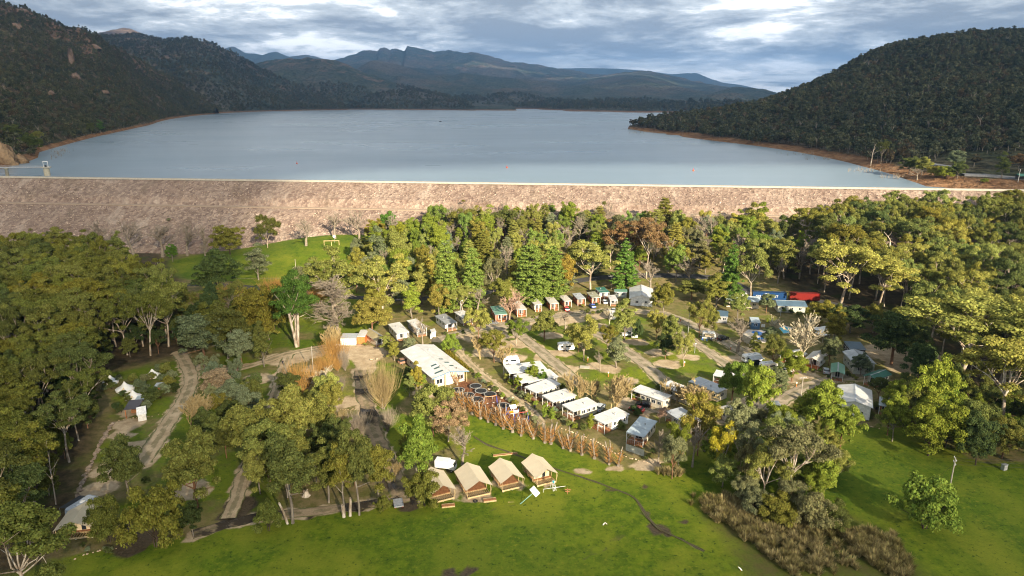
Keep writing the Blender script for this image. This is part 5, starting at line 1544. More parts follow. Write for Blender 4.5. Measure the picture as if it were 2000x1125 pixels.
scatter([(405, 742), (475, 735), (512, 770), (490, 850), (450, 905), (400, 860)], 6.5, ['round', 'smallgum'], ['dark', 'olive', 'grey', 'olive'], (6.5, 10), 0.36, "clump between the tracks", "trees between the two tracks", 22, 16, 'gum_tree', 4.5, 0, off_road)
scatter([(560, 790), (640, 795), (690, 870), (700, 960), (620, 985), (500, 965), (480, 900)], 6.5, ['round', 'smallgum', 'sheoak'], ['dark', 'olive', 'oliveL', 'olive'], (7.5, 11), 0.34, "grove left of muddy track", "trees of the grove by the muddy track", 23, 24, 'gum_tree', 4.5, 0, off_road)
scatter([(-60, 640), (100, 600), (300, 580), (350, 640), (352, 668), (330, 690), (225, 706), (190, 722), (150, 728), (60, 742), (-80, 755)], 7.0, ['round', 'smallgum'], ['dark', 'forest', 'deep'], (6, 10), 0.34, "undergrowth behind bell tents", "young trees under the left forest", 19, 60, 'young_tree', 2.5)
scatter([(60, 745), (150, 732), (190, 770), (175, 830), (115, 955), (60, 1000), (-20, 1000)], 6.0, ['round', 'smallgum'], ['dark', 'forest', 'deep'], (5, 9), 0.34, "undergrowth at the left edge", "young trees at the left edge", 20, 40, 'young_tree', 2.5)
T('gum', 52, 1185, 985, 95, 'forest', "gum with pale limbs filling the bottom left corner", 'gum_tree')
T('gum', -20, 1090, 890, 90, 'dark', "dark gum cut by the left picture edge near the bottom", 'gum_tree')
T('gum', 25, 1020, 850, 75, 'forestY', "yellowish gum at the left edge above the corner gum", 'gum_tree')
T('gum', 70, 985, 835, 60, 'forest', "olive gum left of the broken dead tree", 'gum_tree')
# ---- shrubs in the gardens
MARKS = [(217, 744, "leftmost bell tent"), (245, 757, "largest bell tent"), (261, 774, "nearest bell tent"), (299, 733, "back bell tent"), (258, 796, "charcoal shelter"), (335, 750, "sandy track"), (985, 724, "top white cabin"), (1008, 742, "second white cabin"), (1036, 765, "third white cabin"), (1068, 782, "fourth white cabin"), (1108, 802, "fifth white cabin"), (1168, 828, "lowest white cabin"), (1238, 862, "pale blue roofed cabin"), (1240, 765, "long beige cabin"),
         (905, 722, "games hall end"), (935, 745, "upper trampolines"), (965, 768, "middle trampolines"), (1000, 800, "climbing frame"), (1030, 820, "small swings"), (1128, 590, "light grey brick cabin"), (1158, 588, "mossy brick cabin"), (1105, 594, "cream brick cabin"), (870, 645, "grey roofed cabin"), (905, 640, "white cabin"), (785, 655, "left white cabin"), (725, 665, "tan hut"), (1590, 715, "orange cabin"), (1636, 728, "mint green hut"), (1668, 800, "white hall"), (1712, 742, "dark green roofed cabin"), (1250, 580, "white house"), (1450, 590, "cream lodge"), (1550, 598, "blue roofed lodge"), (1525, 640, "plunge pool"), (180, 1030, "lower left tent")]
def shrubs(spots, label, group, cols, name='shrub'):
    for i, (u, v, h) in enumerate(spots):
        p = G(u, v)
        cl = cols[i % len(cols)]
        tone = {'olive': 'olive', 'dark': 'dark green', 'limeD': 'fresh green', 'grey': 'grey green', 'deep': 'very dark', 'blue': 'bluish', 'oak': 'deep green'}[cl]
        m = min(MARKS, key=lambda q: (q[0] - u) ** 2 + 2 * (q[1] - v) ** 2)
        wh = 'left of' if u < m[0] - 7 else 'right of' if u > m[0] + 7 else 'behind' if v < m[1] else 'in front of'
        sz_ = 'small' if h < 1.5 else 'tall' if h > 2.5 else 'rounded'
        place_tree('shrub', p[0], p[1], h, h * 0.55, cl, f"{sz_} {tone} garden shrub {wh} the {m[2]}", group, name)
shrubs([(905 + i * 12.5 + (i * 7) % 5, 718 + i * 9.4 + (i * 5) % 4, 1.5 + 0.25 * (i % 3)) for i in range(12)], "garden shrub along the sandy path above the playground", "shrubs beside the playground path", ['olive', 'dark', 'limeD', 'grey'])
shrubs([(992, 742, 2.4), (998, 752, 2.0), (1008, 770, 1.6), (1020, 778, 2.2), (1033, 785, 2.5), (1046, 793, 1.8), (1090, 818, 1.8), (1102, 824, 1.6), (1112, 834, 2.0), (1124, 838, 1.6), (1140, 842, 2.4), (1082, 806, 2.0)], "garden shrub in front of the white roofed cabins", "shrubs in front of the white cabins", ['olive', 'limeD', 'dark', 'grey'])
shrubs([(1210, 822, 2.4), (1220, 818, 2.2), (1203, 832, 2.0), (1214, 838, 2.2), (1238, 806, 2.5), (1246, 812, 2.2)], "dark shrub between the sixth cabin and the pale blue roof", "shrubs right of the sixth cabin", ['dark', 'deep', 'oak'])
shrubs([(1240, 772, 2.2), (1237, 778, 1.6), (1252, 784, 2.0), (1262, 790, 1.6), (1286, 760, 1.8)], "shrub by the porch of the long cabin", "shrubs at the long cabin", ['dark', 'limeD'])
shrubs([(1295, 915, 1.5), (1300, 925, 1.2), (1275, 885, 1.4), (1268, 892, 1.2), (1262, 898, 1.1)], "small shrub in the stone edged bed of the pale blue roofed cabin", "shrubs by the pale blue roofed cabin", ['dark', 'olive'])
shrubs([(220, 760, 2.6), (232, 745, 2.4), (262, 745, 2.6), (272, 758, 3.0), (240, 775, 2.2), (250, 785, 2.0), (284, 748, 3.0), (297, 742, 2.6), (282, 768, 3.4), (300, 775, 3.2), (312, 780, 3.2), (322, 770, 3.4), (330, 755, 3.6), (318, 748, 3.2), (228, 800, 2.2), (236, 806, 2.0), (338, 742, 3.4), (326, 730, 3.6), (312, 728, 3.0), (342, 765, 3.0), (290, 788, 3.4), (285, 800, 3.0), (212, 752, 2.2), (205, 762, 1.8)], "garden shrub around the white bell tents", "shrubs around the bell tents", ['dark', 'grey', 'olive', 'blue', 'deep'])
shrubs([(1148, 612, 2.4), (1158, 614, 1.8), (1168, 613, 1.6), (1176, 611, 1.7), (1138, 600, 1.6), (1165, 598, 1.6), (1112, 604, 1.6), (1080, 610, 1.5)], "clipped shrub in front of the brick cabins", "shrubs at the brick cabins", ['dark', 'olive', 'deep'])
shrubs([(870, 655, 1.6), (882, 658, 1.4), (893, 656, 1.4), (904, 652, 1.6), (762, 678, 1.5), (712, 674, 1.4), (735, 672, 1.6), (748, 668, 1.6)], "garden shrub before the cabins behind the games hall", "shrubs behind the games hall", ['dark', 'limeD', 'olive'])
shrubs([(1578, 722, 1.2), (1588, 726, 1.2), (1600, 725, 1.0), (1640, 738, 1.3), (1655, 735, 1.8), (1665, 738, 1.4), (1630, 742, 1.1), (1618, 738, 1.0), (1700, 750, 1.8), (1672, 742, 1.3), (1655, 820, 1.8), (1640, 815, 1.6), (1700, 815, 2.2), (1712, 800, 2.4)], "garden shrub near the green roofed huts and white hall", "shrubs at the right hand cabins", ['dark', 'olive', 'limeD', 'deep'])
shrubs([(1230, 588, 2.0), (1290, 600, 2.2), (1310, 592, 2.2), (1275, 595, 2.0), (1440, 598, 2.0), (1455, 592, 2.0), (1530, 610, 2.2), (1545, 612, 2.0), (1560, 618, 2.2), (1575, 608, 2.4), (1500, 630, 2.0), (1520, 632, 1.6), (1590, 625, 3.0)], "garden shrub before the house and lodges at the back of the park", "shrubs at the back lodges", ['dark', 'olive', 'limeD', 'deep'])
shrubs([(205 + k * 3, 1075 + (k * 5) % 9, 0.9 + 0.2 * (k % 2)) for k in range(5)] + [(165, 1068, 1.0), (172, 1078, 1.1), (188, 1040, 1.2)], "low shrub in the stone edged bed at lower left", "shrubs at the lower left tent", ['grey', 'dark'])

for i, (u, v) in enumerate([(905, 395), (560, 372), (1180, 402), (640, 380), (60, 452), (95, 460), (30, 465), (330, 432), (760, 420), (1480, 410), (1600, 395), (1950, 392), (1900, 388)]):
    p, z = on_ground(u, v)
    place_tree('shrub', p[0], p[1], 1.6 + 0.5 * (i % 3), 1.2 + 0.3 * (i % 2), ['oakY', 'brown', 'dark'][i % 3], "low weed shrub growing between the rocks of the dam face", "shrubs on the dam face", 'shrub', None, z)
# clipped hedge beside the games hall
def hedge():
    r_ = np.random.default_rng(77)
    A, B = G(870, 690), G(915, 728)
    n = 26
    cen = np.array([A + (B - A) * i / (n - 1) + np.array([r_.normal() * 0.2, r_.normal() * 0.2, 0.9]) for i in range(n)])
    V, F = card_mesh("x", r_, 4200, cen, np.full(n, 1.05), 0.17, None, 0.85, 0.5, 0.3)
    V[:, 2] = np.maximum(V[:, 2], 0.03)
    o = link("hedge", np_mesh("hedge", V - A, F, [M_LEAF]), None, tuple(A))
    o.color = (0.20, 0.17, 0.025, 1)
    tag(o, "low yellow green hedge along the games hall roof side", "hedge")
hedge()

# ---- straw tussocks
def tussock_kind(i):
    r_ = np.random.default_rng(700 + i)
    n = 90
    a = r_.uniform(0, 6.28, n); s = r_.random(n) ** 0.7 * 0.8
    L = r_.uniform(0.7, 1.3, n)
    b = np.column_stack([np.cos(a) * 0.15, np.sin(a) * 0.15, np.zeros(n)])
    d0 = np.column_stack([np.cos(a) * np.sin(s * 0.6), np.sin(a) * np.sin(s * 0.6), np.cos(s * 0.6)])
    d1 = np.column_stack([np.cos(a) * np.sin(s * 1.5), np.sin(a) * np.sin(s * 1.5), np.cos(s * 1.5)])
    m_ = b + d0 * (L * 0.6)[:, None]; e = m_ + d1 * (L * 0.5)[:, None]
    w_ = np.column_stack([-np.sin(a), np.cos(a), np.zeros(n)]) * 0.035
    V = np.stack([b - w_, b + w_, m_ + w_, m_ - w_, e + w_ * 0.3, e - w_ * 0.3], 1).reshape(-1, 3)
    k = np.arange(n)[:, None] * 6
    F = np.concatenate([k + np.array([0, 1, 2, 3]), k + np.array([3, 2, 4, 5])])
    return np_mesh("tussock_%d" % i, V, F, [M_STRAW])
r_ = np.random.default_rng(78)
pts = []
for poly_px, n in (([(1365, 985), (1420, 975), (1470, 990), (1530, 1010), (1600, 1030), (1610, 1080), (1600, 1125), (1560, 1135), (1500, 1090), (1440, 1050), (1375, 1010)], 420), ([(1640, 1045), (1700, 1040), (1760, 1075), (1800, 1130), (1740, 1140), (1690, 1090)], 170), ([(1280, 920), (1330, 922), (1330, 935), (1290, 938)], 22), ([(1600, 1030), (1760, 1050), (1700, 1125), (1600, 1125)], 60), ([(1330, 960), (1460, 960), (1440, 990), (1350, 1000)], 10)):
    pl_ = gpoly(poly_px); x0, y0 = pl_.min(0); x1, y1 = pl_.max(0)
    c = 0
    while c < n:
        x, y = r_.uniform(x0, x1), r_.uniform(y0, y1)
        if in_poly(np.array([x]), np.array([y]), pl_)[0]:
            pts.append((x, y, float(ground_z(x, y)))); c += 1
pts = np.array(pts)
sc = r_.uniform(0.8, 1.7, (len(pts), 1)) * np.array([[1.0, 1.0, 1.0]])
tus = gn_scatter("tussock_grass", pts, sc, r_.uniform(0, 6.28, len(pts)), [tussock_kind(i) for i in range(4)])
tag(tus, "straw coloured tussock grass below the brown thicket", None, None, 'stuff')
# ================================================================== building blocks
def box(x0, x1, y0, y1, z0, z1):
    V = np.array([(x, y, z) for z in (z0, z1) for y in (y0, y1) for x in (x0, x1)], float)
    F = np.array([(0, 2, 3, 1), (4, 5, 7, 6), (0, 1, 5, 4), (2, 6, 7, 3), (0, 4, 6, 2), (1, 3, 7, 5)])
    return V, F
def quad(*p):
    return np.array(p, float), np.array([range(len(p))])
def ngon_prism(poly, z0, z1):
    n = len(poly)
    V = np.array([(x, y, z0) for x, y in poly] + [(x, y, z1) for x, y in poly], float)
    F = [tuple(range(n))[::-1], tuple(range(n, 2 * n))] + [(i, (i + 1) % n, n + (i + 1) % n, n + i) for i in range(n)]
    return V, F
def lathe(prof, n=12, c=(0, 0, 0)):
    an = np.arange(n) * 2 * math.pi / n
    V = np.array([(c[0] + r * math.cos(a), c[1] + r * math.sin(a), c[2] + z) for r, z in prof for a in an])
    F = []
    for i in range(len(prof) - 1):
        for k in range(n):
            F.append((i * n + k, i * n + (k + 1) % n, (i + 1) * n + (k + 1) % n, (i + 1) * n + k))
    return V, F
def joinp(parts):
    Vs, Fs, n = [], [], 0
    for V, F in parts:
        Vs.append(np.asarray(V, float)); Fs += [tuple(int(i) + n for i in f) for f in F]; n += len(V)
    return np.concatenate(Vs), Fs
def part(name, pieces, mat, parent, smooth=False, loc=None, rotz=0):
    if isinstance(pieces, tuple): pieces = [pieces]
    V, F = joinp(pieces)
    return link(name, np_mesh(name, V, F, [mat], smooth=smooth), parent, loc, rotz)
def corrugated(name, color, pitch=2.2, rough=0.45, metal=0.0, wear=0.3):
    if name in _plain: return _plain[name]
    m, t, out = new_mat(name)
    v = obj_vec(t)
    n1 = t.noise(v, 0.30, 6, 0.7, 0.6); n2 = t.noise(v, 2.2, 4, 0.7)
    c = t.mix(t.ramp(n1, 0.35, 0.7), tuple(k * (1 - wear) for k in color), color)
    c = t.mix(t.ramp(n2, 0.2, 0.6), tuple(k * (1 - wear * 0.8) for k in color), c)
    principled(t, out, c, rough, metal, t.bump(n2, 0.15, 0.05), 0.4)
    _plain[name] = m
    return m
RF = {
    'white': corrugated("roof_white", (0.66, 0.645, 0.62)), 'cream': corrugated("roof_cream", (0.64, 0.60, 0.53)), 'grey': corrugated("roof_grey", (0.30, 0.31, 0.32)), 'zinc': corrugated("roof_zinc", (0.46, 0.49, 0.52)),
    'pale': corrugated("roof_pale_blue", (0.44, 0.52, 0.57)), 'green': corrugated("roof_green", (0.16, 0.33, 0.24)), 'dgreen': corrugated("roof_dark_green", (0.05, 0.19, 0.14)), 'blue': corrugated("shaded_roof_blue", (0.09, 0.15, 0.21)),  # roof blue is darkened to hold the shade of the trees
    'dark': corrugated("roof_charcoal", (0.085, 0.080, 0.095)), 'moss': corrugated("roof_mossy", (0.36, 0.35, 0.24)), 'tan': corrugated("roof_tan", (0.42, 0.35, 0.20)),
}
WL = {
    'beige': plain("wall_beige", (0.46, 0.41, 0.32)), 'white': plain("wall_white", (0.74, 0.72, 0.68)), 'cream': plain("wall_cream", (0.62, 0.53, 0.40)), 'grey': plain("wall_grey", (0.26, 0.26, 0.27)), 'brick': plain("wall_brick", (0.36, 0.13, 0.065), 0.9),
    'orange': plain("wall_orange", (0.52, 0.17, 0.05)), 'blue': plain("wall_blue", (0.07, 0.14, 0.22)), 'stone': plain("wall_stone", (0.52, 0.45, 0.35)), 'dark': plain("wall_dark", (0.07, 0.065, 0.06)), 'sage': plain("wall_sage", (0.40, 0.41, 0.35)),
}
M_GLASS = plain("window_glass", (0.020, 0.026, 0.032), 0.08, 0, 0.2, 1.0, 0.8)
M_FRAME = plain("window_frame", (0.72, 0.71, 0.68), 0.5)
M_DECK = plain("deck_boards", (0.30, 0.135, 0.060), 0.8, 0, 0.3, 2.0)
M_TIMBER = plain("pale_timber", (0.52, 0.38, 0.20), 0.8, 0, 0.25, 2.0)
M_POSTW = plain("white_post", (0.70, 0.69, 0.66), 0.6)
M_STEEL = plain("galvanised_steel", (0.44, 0.45, 0.46), 0.45, 0.5)
M_BLACK = plain("black_rubber", (0.022, 0.022, 0.023), 0.8)
M_RAIL = plain("railing_grey", (0.38, 0.37, 0.36), 0.6)
M_TRIM = plain("blue_fascia", (0.13, 0.22, 0.32), 0.5)

class Frame:
    """rectangle of a roof given by three of its corners as the photo shows them, at height h"""
    def __init__(s, A, B, C, h):
        a, b, c = G(*A, h), G(*B, h), G(*C, h)
        s.ex = (b - a)[:2]; s.L = np.linalg.norm(s.ex); s.ex = s.ex / s.L
        s.ey = np.array([-s.ex[1], s.ex[0]])
        wv = float((c - a)[:2] @ s.ey)
        if wv < 0: s.ey = -s.ey; wv = -wv
        s.W = wv; s.h = h; s.a = a[:2]
        s.loc = np.array([*(s.a + s.ex * s.L / 2 + s.ey * s.W / 2), 0.0])
        s.loc[2] = float(ground_z(s.loc[0], s.loc[1]))
    def w(s, pieces):
        """pieces in roof coordinates (x along A-B, y along A-C) to coordinates about the thing's base"""
        if isinstance(pieces, tuple): pieces = [pieces]
        out_ = []
        for V, F in pieces:
            V = np.asarray(V, float)
            P = (V[:, :1] - s.L / 2) * s.ex + (V[:, 1:2] - s.W / 2) * s.ey
            out_.append((np.column_stack([P, V[:, 2]]), F))
        return out_
    def part(s, name, pieces, mat, parent, smooth=False):
        return part(name, s.w(pieces), mat, parent, smooth)
def gable_roof(L, W, h, rise, ov=0.35, th=0.10, x0=0.0):
    pcs = []
    m = W / 2
    dz = rise * ov / m
    for s in (0, 1):
        y0, y1 = (-ov, m) if s == 0 else (W + ov, m)
        V = [(x0 - ov, y0, h - dz), (L + ov, y0, h - dz), (L + ov, y1, h + rise), (x0 - ov, y1, h + rise)]
        V = V + [(x, y, z + th) for x, y, z in V]
        F = [(0, 1, 2, 3), (4, 5, 6, 7), (0, 1, 5, 4), (1, 2, 6, 5), (2, 3, 7, 6), (3, 0, 4, 7)]
        pcs.append((np.array(V), F))
    return pcs
def flat_roof(L, W, h, tilt=0.25, th=0.10, ov=0.0):
    V = [(-ov, -ov, h), (L + ov, -ov, h), (L + ov, W + ov, h + tilt), (-ov, W + ov, h + tilt)]
    V = V + [(x, y, z + th) for x, y, z in V]
    return np.array(V), [(0, 1, 2, 3), (4, 5, 6, 7), (0, 1, 5, 4), (1, 2, 6, 5), (2, 3, 7, 6), (3, 0, 4, 7)]
def windows_on(fr, parent, spots, side, z0, z1, inset, wd=1.3):
    """side 'y0' 'y1' 'x0' 'x1' at distance inset; each window > frame mesh with a pane"""
    for c in spots:
        if side in ('y0', 'y1'):
            y = inset
            sg = -1 if side == 'y0' else 1
            f = box(c - wd / 2, c + wd / 2, min(y, y + sg * 0.06), max(y, y + sg * 0.06), z0, z1)
            p = [box(c - wd / 2 + 0.09, c - 0.04, min(y + sg * 0.06, y + sg * 0.075), max(y + sg * 0.06, y + sg * 0.075), z0 + 0.09, z1 - 0.09),
                 box(c + 0.04, c + wd / 2 - 0.09, min(y + sg * 0.06, y + sg * 0.075), max(y + sg * 0.06, y + sg * 0.075), z0 + 0.09, z1 - 0.09)]
        else:
            x = inset
            sg = -1 if side == 'x0' else 1
            f = box(min(x, x + sg * 0.06), max(x, x + sg * 0.06), c - wd / 2, c + wd / 2, z0, z1)
            p = [box(min(x + sg * 0.06, x + sg * 0.075), max(x + sg * 0.06, x + sg * 0.075), c - wd / 2 + 0.09, c - 0.04, z0 + 0.09, z1 - 0.09),
                 box(min(x + sg * 0.06, x + sg * 0.075), max(x + sg * 0.06, x + sg * 0.075), c + 0.04, c + wd / 2 - 0.09, z0 + 0.09, z1 - 0.09)]
        w_ = fr.part("window", f, M_FRAME, parent)
        for q in p: fr.part("pane", q, M_GLASS, w_)
def cabin(name, A, B, C, h, label, roof='white', wall='beige', porch=2.6, style='flat', rise=1.0, floor=0.5, rail=M_RAIL, deck=M_DECK, cat="cabin", nwin=3, posts=3, table=False, group=None, endwin=True, ov=0.0, tilt=0.25):
    fr = Frame(A, B, C, h)
    e = empty(name, tuple(fr.loc), 0, label, cat, group)
    L, W = fr.L, fr.W
    top = h - 0.02
    porch = min(porch, L * 0.45)
    i = 0.22
    if style == 'flat':
        body = box(porch, L - i, i, W - i, floor - 0.35, top)
        fr.part("wall", body, WL[wall], e)
        fr.part("roof", flat_roof(L, W, h, tilt, 0.10, ov), RF[roof], e)
        fr.part("gutter", box(0.0, L, -0.14, -0.02, h - 0.06, h + 0.08), RF['zinc' if roof != 'zinc' else 'grey'], e)
        fr.part("end_flashing", box(-0.05, -0.002, -0.02, W, h - 0.05, h + 0.13), RF['zinc' if roof != 'zinc' else 'grey'], e)
        if L > 6:
            fr.part("roof_vent", lathe([(0.14, h), (0.14, h + tilt + 0.32), (0.24, h + tilt + 0.34), (0.2, h + tilt + 0.5), (0.0, h + tilt + 0.55)], 8, (L * 0.62, W * 0.4, 0)), M_STEEL, e)
            fr.part("roof_join", box(L * 0.38 - 0.03, L * 0.38 + 0.03, 0.05, W - 0.05, h + tilt + 0.06, h + tilt + 0.13) if False else (np.array([(x, y, h + tilt * y / W + z) for z in (0.101, 0.13) for x, y in ((L * 0.38 - 0.05, 0), (L * 0.38 + 0.05, 0), (L * 0.38 + 0.05, W), (L * 0.38 - 0.05, W))]), [(4, 5, 6, 7), (0, 1, 5, 4), (2, 3, 7, 6), (0, 3, 7, 4), (1, 2, 6, 5)]), RF['zinc' if roof != 'zinc' else 'grey'], e)
    else:
        body = [box(porch, L - i, i, W - i, floor - 0.35, top)]
        for x in (porch, L - i):
            hr = rise * (1 - i / (W / 2))
            body.append((np.array([(x, i, top), (x, W - i, top), (x, W / 2, top + hr - 0.04)]), [(0, 1, 2)]))
        fr.part("wall", body, WL[wall], e)
        for pc in gable_roof(L, W, h, rise, max(ov, 0.25)):
            fr.part("roof_slope", pc, RF[roof], e)
        fr.part("ridge_cap", box(-0.25, L + 0.25, W / 2 - 0.16, W / 2 + 0.16, h + rise + 0.07, h + rise + 0.14), RF['zinc' if roof != 'zinc' else 'grey'], e)
        for yy in (-max(ov, 0.25) - 0.1, W + max(ov, 0.25) - 0.02):
            fr.part("gutter", box(-0.2, L + 0.2, yy, yy + 0.12, h - 0.28, h - 0.14), M_STEEL, e)
    fr.part("skirting", box(porch + 0.05, L - i - 0.05, i + 0.05, W - i - 0.05, 0.0, floor - 0.35), WL['dark'], e)
    if porch > 0.6:
        fr.part("deck", box(0.1, porch - 0.003, 0.15, W - 0.15, 0.05, floor), deck, e)
        for k in range(posts):
            y = 0.14 + (W - 0.28) * k / max(posts - 1, 1)
            zt = h + (tilt * y / W if style == 'flat' else rise * (1 - abs(y / (W / 2) - 1)))
            fr.part("post", box(0.06, 0.18, y - 0.06, y + 0.06, 0, zt), M_POSTW, e)
        rl = [box(0.10, 0.15, 0.2, W - 0.2, floor + 0.92, floor + 1.0)]
        for k in range(9):
            y = 0.25 + (W - 0.5) * k / 8
            rl.append(box(0.11, 0.14, y - 0.02, y + 0.02, floor, floor + 0.92))
        rl.append(box(0.15, porch, 0.16, 0.21, floor + 0.92, floor + 1.0))
        rl.append(box(0.15, porch, W - 0.21, W - 0.16, floor + 0.92, floor + 1.0))
        fr.part("railing", rl, rail, e)
        # glazed doors under the porch
        dr = fr.part("door", box(porch - 0.06, porch - 0.003, W * 0.30, W * 0.72, floor + 0.02, floor + 2.05), M_FRAME, e)
        fr.part("pane", box(porch - 0.08, porch - 0.062, W * 0.33, W * 0.50, floor + 0.12, floor + 1.95), M_GLASS, dr)
        fr.part("pane", box(porch - 0.08, porch - 0.062, W * 0.52, W * 0.69, floor + 0.12, floor + 1.95), M_GLASS, dr)
    z0, z1 = floor + 0.85, min(floor + 1.95, top - 0.2)
    sp = [porch + (L - i - porch) * (k + 0.6) / (nwin + 0.2) for k in range(nwin)]
    windows_on(fr, e, sp, 'y0', z0, z1, i - 0.003)
    windows_on(fr, e, sp, 'y1', z0, z1, W - i + 0.003)
    if endwin and W > 2.5:
        windows_on(fr, e, [W / 2], 'x1', z0, z1, L - i + 0.003)
    if porch <= 0.6 and W > 2.5:
        windows_on(fr, e, [W * 0.3, W * 0.7], 'x0', z0, z1, porch - 0.003)
    if table:
        t_ = empty("patio_table", tuple(fr.loc), 0, "white patio table on the porch of the " + table, "table")
        fr.part("table_top", box(0.6, 1.4, W * 0.35, W * 0.65, floor + 0.68, floor + 0.73), M_POSTW, t_)
        for sx in (0.66, 1.34):
            for sy in (W * 0.37, W * 0.63):
                fr.part("leg", box(sx - 0.03, sx + 0.03, sy - 0.03, sy + 0.03, floor, floor + 0.68), M_POSTW, t_)
    return fr, e

# ================================================================== buildings
# white roofed cabins beside the garden path (A-C is the porch end)
def cabin4(name, left, near, right, label, h=3.0, **kw):
    """left, near: the two porch corners; right: far end of the near long side"""
    return cabin(name, near, right, left, h, label, **kw)
cabin4("cabin", (976.6, 716.8), (995.2, 730.8), (1068.5, 721.4), "top white roofed cabin of the row by the garden path", wall='grey', porch=2.4, nwin=4)
cabin4("cabin", (1000, 735.7), (1018.7, 749.4), (1090.6, 736.3), "second white roofed cabin from the top, half hidden by trees", wall='grey', porch=2.4, nwin=4)
cabin4("cabin", (1028.4, 756.6), (1047, 768.4), (1094.9, 750.4), "third white roofed cabin of the row, narrow porch with pale posts", porch=2.6)
cabin4("cabin", (1060.3, 773.5), (1079.6, 786.2), (1126, 772), "fourth white roofed cabin, partly under a bare tree", porch=2.6)
cabin4("cabin", (1099.2, 791.8), (1119.3, 804.7), (1168, 789), "fifth white roofed cabin with long beige side", porch=2.8, table="fifth white roofed cabin")
cabin4("cabin", (1157, 815), (1181, 829), (1229.4, 809), "lowest white roofed cabin with orange deck rail", porch=3.0, wall='white', table="lowest white roofed cabin", rail=M_DECK)
cabin4("cabin", (1221, 848), (1257.4, 854.5), (1283, 822.7), "cabin with pale blue grey roof at the lawn corner", roof='pale', wall='cream', porch=3.4)
cabin("cabin", (1233, 761.6), (1295, 783.5), (1251.4, 753), 3.0, "long beige cabin with white roof near the red car", porch=3.0, nwin=4)
cabin("cabin", (1289, 752.5), (1345, 774), (1305.8, 743.4), 3.0, "white roofed cabin mostly hidden by a wide tan bare tree", porch=2.6, nwin=3)
cabin("cabin", (1345, 745), (1402, 768), (1357, 734), 3.0, "long cabin with grey roof behind the wide tan bare tree", roof='zinc', porch=2.0, nwin=4)
cabin("cabin", (1392.6, 733.3), (1440, 742), (1407.8, 725.3), 2.9, "small white roofed cabin beside the bright green tree", porch=2.4, nwin=2)
cabin("cabin", (1402.5, 794.8), (1419, 807), (1426.6, 790.3), 2.9, "small pale roofed cabin under the bright green tree", porch=2.4, nwin=1, roof='cream')
cabin("cabin", (1300, 803), (1342, 830), (1330, 796), 2.9, "grey roofed cabin hidden under broad olive tree", roof='zinc', porch=2.4, nwin=2)
cabin("shed", (1505, 783), (1512, 795), (1518, 781), 2.3, "small white shed below the power pole", roof='white', wall='white', porch=0.0, nwin=1, cat="shed", endwin=False)
# games hall
def games_hall():
    h = 3.6
    fr = Frame((846, 737.7), (784.8, 685.3), (916.3, 727), h)
    e = empty("games_hall", tuple(fr.loc), 0, "big hall with white gable roof, skylights and blue fascia", "hall")
    L, W, rise = fr.L, fr.W, 1.2
    body = [box(0.6, L - 0.6, 0.6, W - 0.6, 0, h - 0.1)]
    for x in (0.6, L - 0.6):
        body.append((np.array([(x, 0.6, h - 0.1), (x, W - 0.6, h - 0.1), (x, W / 2, h + rise - 0.15)]), [(0, 1, 2)]))
    fr.part("wall", body, WL['stone'], e)
    sl = []
    for pc in gable_roof(L, W, h, rise, 0.5, 0.14):
        sl.append(fr.part("roof_slope", pc, RF['white'], e))
    fr.part("ridge_cap", box(-0.5, L + 0.5, W / 2 - 0.25, W / 2 + 0.25, h + rise + 0.10, h + rise + 0.19), RF['white'], e)
    for s in (0, 1):
        y0, y1 = (-0.5, W / 2) if s == 0 else (W + 0.5, W / 2)
        dzz = rise * 0.5 / (W / 2)
        V = np.array([(-0.62, y0, h - dzz - 0.12), (-0.62, y1, h + rise - 0.12), (-0.62, y1, h + rise + 0.15), (-0.62, y0, h - dzz + 0.15)])
        V = np.concatenate([V, V + np.array([0.10, 0, 0])])
        fr.part("fascia", (V, [(0, 1, 2, 3), (4, 5, 6, 7), (0, 1, 5, 4), (1, 2, 6, 5), (2, 3, 7, 6), (3, 0, 4, 7)]), M_TRIM, e)
    # skylights
    for (x, y, l) in ((1.5, 0.24, 0.24), (4.5, 0.30, 0.16), (7.0, 0.30, 0.16), (4.0, 0.72, 0.12), (7.2, 0.70, 0.14), (10.5, 0.66, 0.12)):
        ya, yb = W * (y - l / 2), W * (y + l / 2)
        zf = lambda yy: h + rise * (1 - abs(yy / (W / 2) - 1)) + 0.145
        V = np.array([(x, ya, zf(ya)), (x + 0.9, ya, zf(ya)), (x + 0.9, yb, zf(yb)), (x, yb, zf(yb))])
        V = np.concatenate([V, V + np.array([0, 0, 0.06])])
        fr.part("skylight", (V, [(0, 1, 2, 3), (4, 5, 6, 7), (0, 1, 5, 4), (1, 2, 6, 5), (2, 3, 7, 6), (3, 0, 4, 7)]), plain("skylight", (0.06, 0.10, 0.10), 0.2), e)
    for y in (W * 0.2, W * 0.82):
        windows_on(fr, e, [y], 'x0', 1.0, 2.6, 0.597, 2.0)
    d_ = fr.part("door", box(0.53, 0.597, W * 0.42, W * 0.58, 0.05, 2.4), WL['white'], e)
    for k in range(4):
        y = 0.3 + (W - 0.6) * k / 3
        fr.part("post", box(-0.45, -0.27, y - 0.09, y + 0.09, 0, h - 0.4 + rise * (1 - abs(y / (W / 2) - 1))), M_TIMBER, e)
    fr.part("vent_pipe", lathe([(0.12, h + 0.8), (0.12, h + rise + 0.5), (0.22, h + rise + 0.52), (0.0, h + rise + 0.7)], 8, (L * 0.75, W * 0.62, 0)), M_STEEL, e)
    windows_on(fr, e, [L * 0.25, L * 0.5, L * 0.75], 'y0', 1.1, 2.5, 0.597, 1.8)
games_hall()
cabin("shed", (664, 660), (695, 660), (671, 652), 2.9, "white box shed with pale green lean-to roof by the yard", roof='zinc', wall='white', porch=0.0, nwin=0, cat="shed", endwin=False)
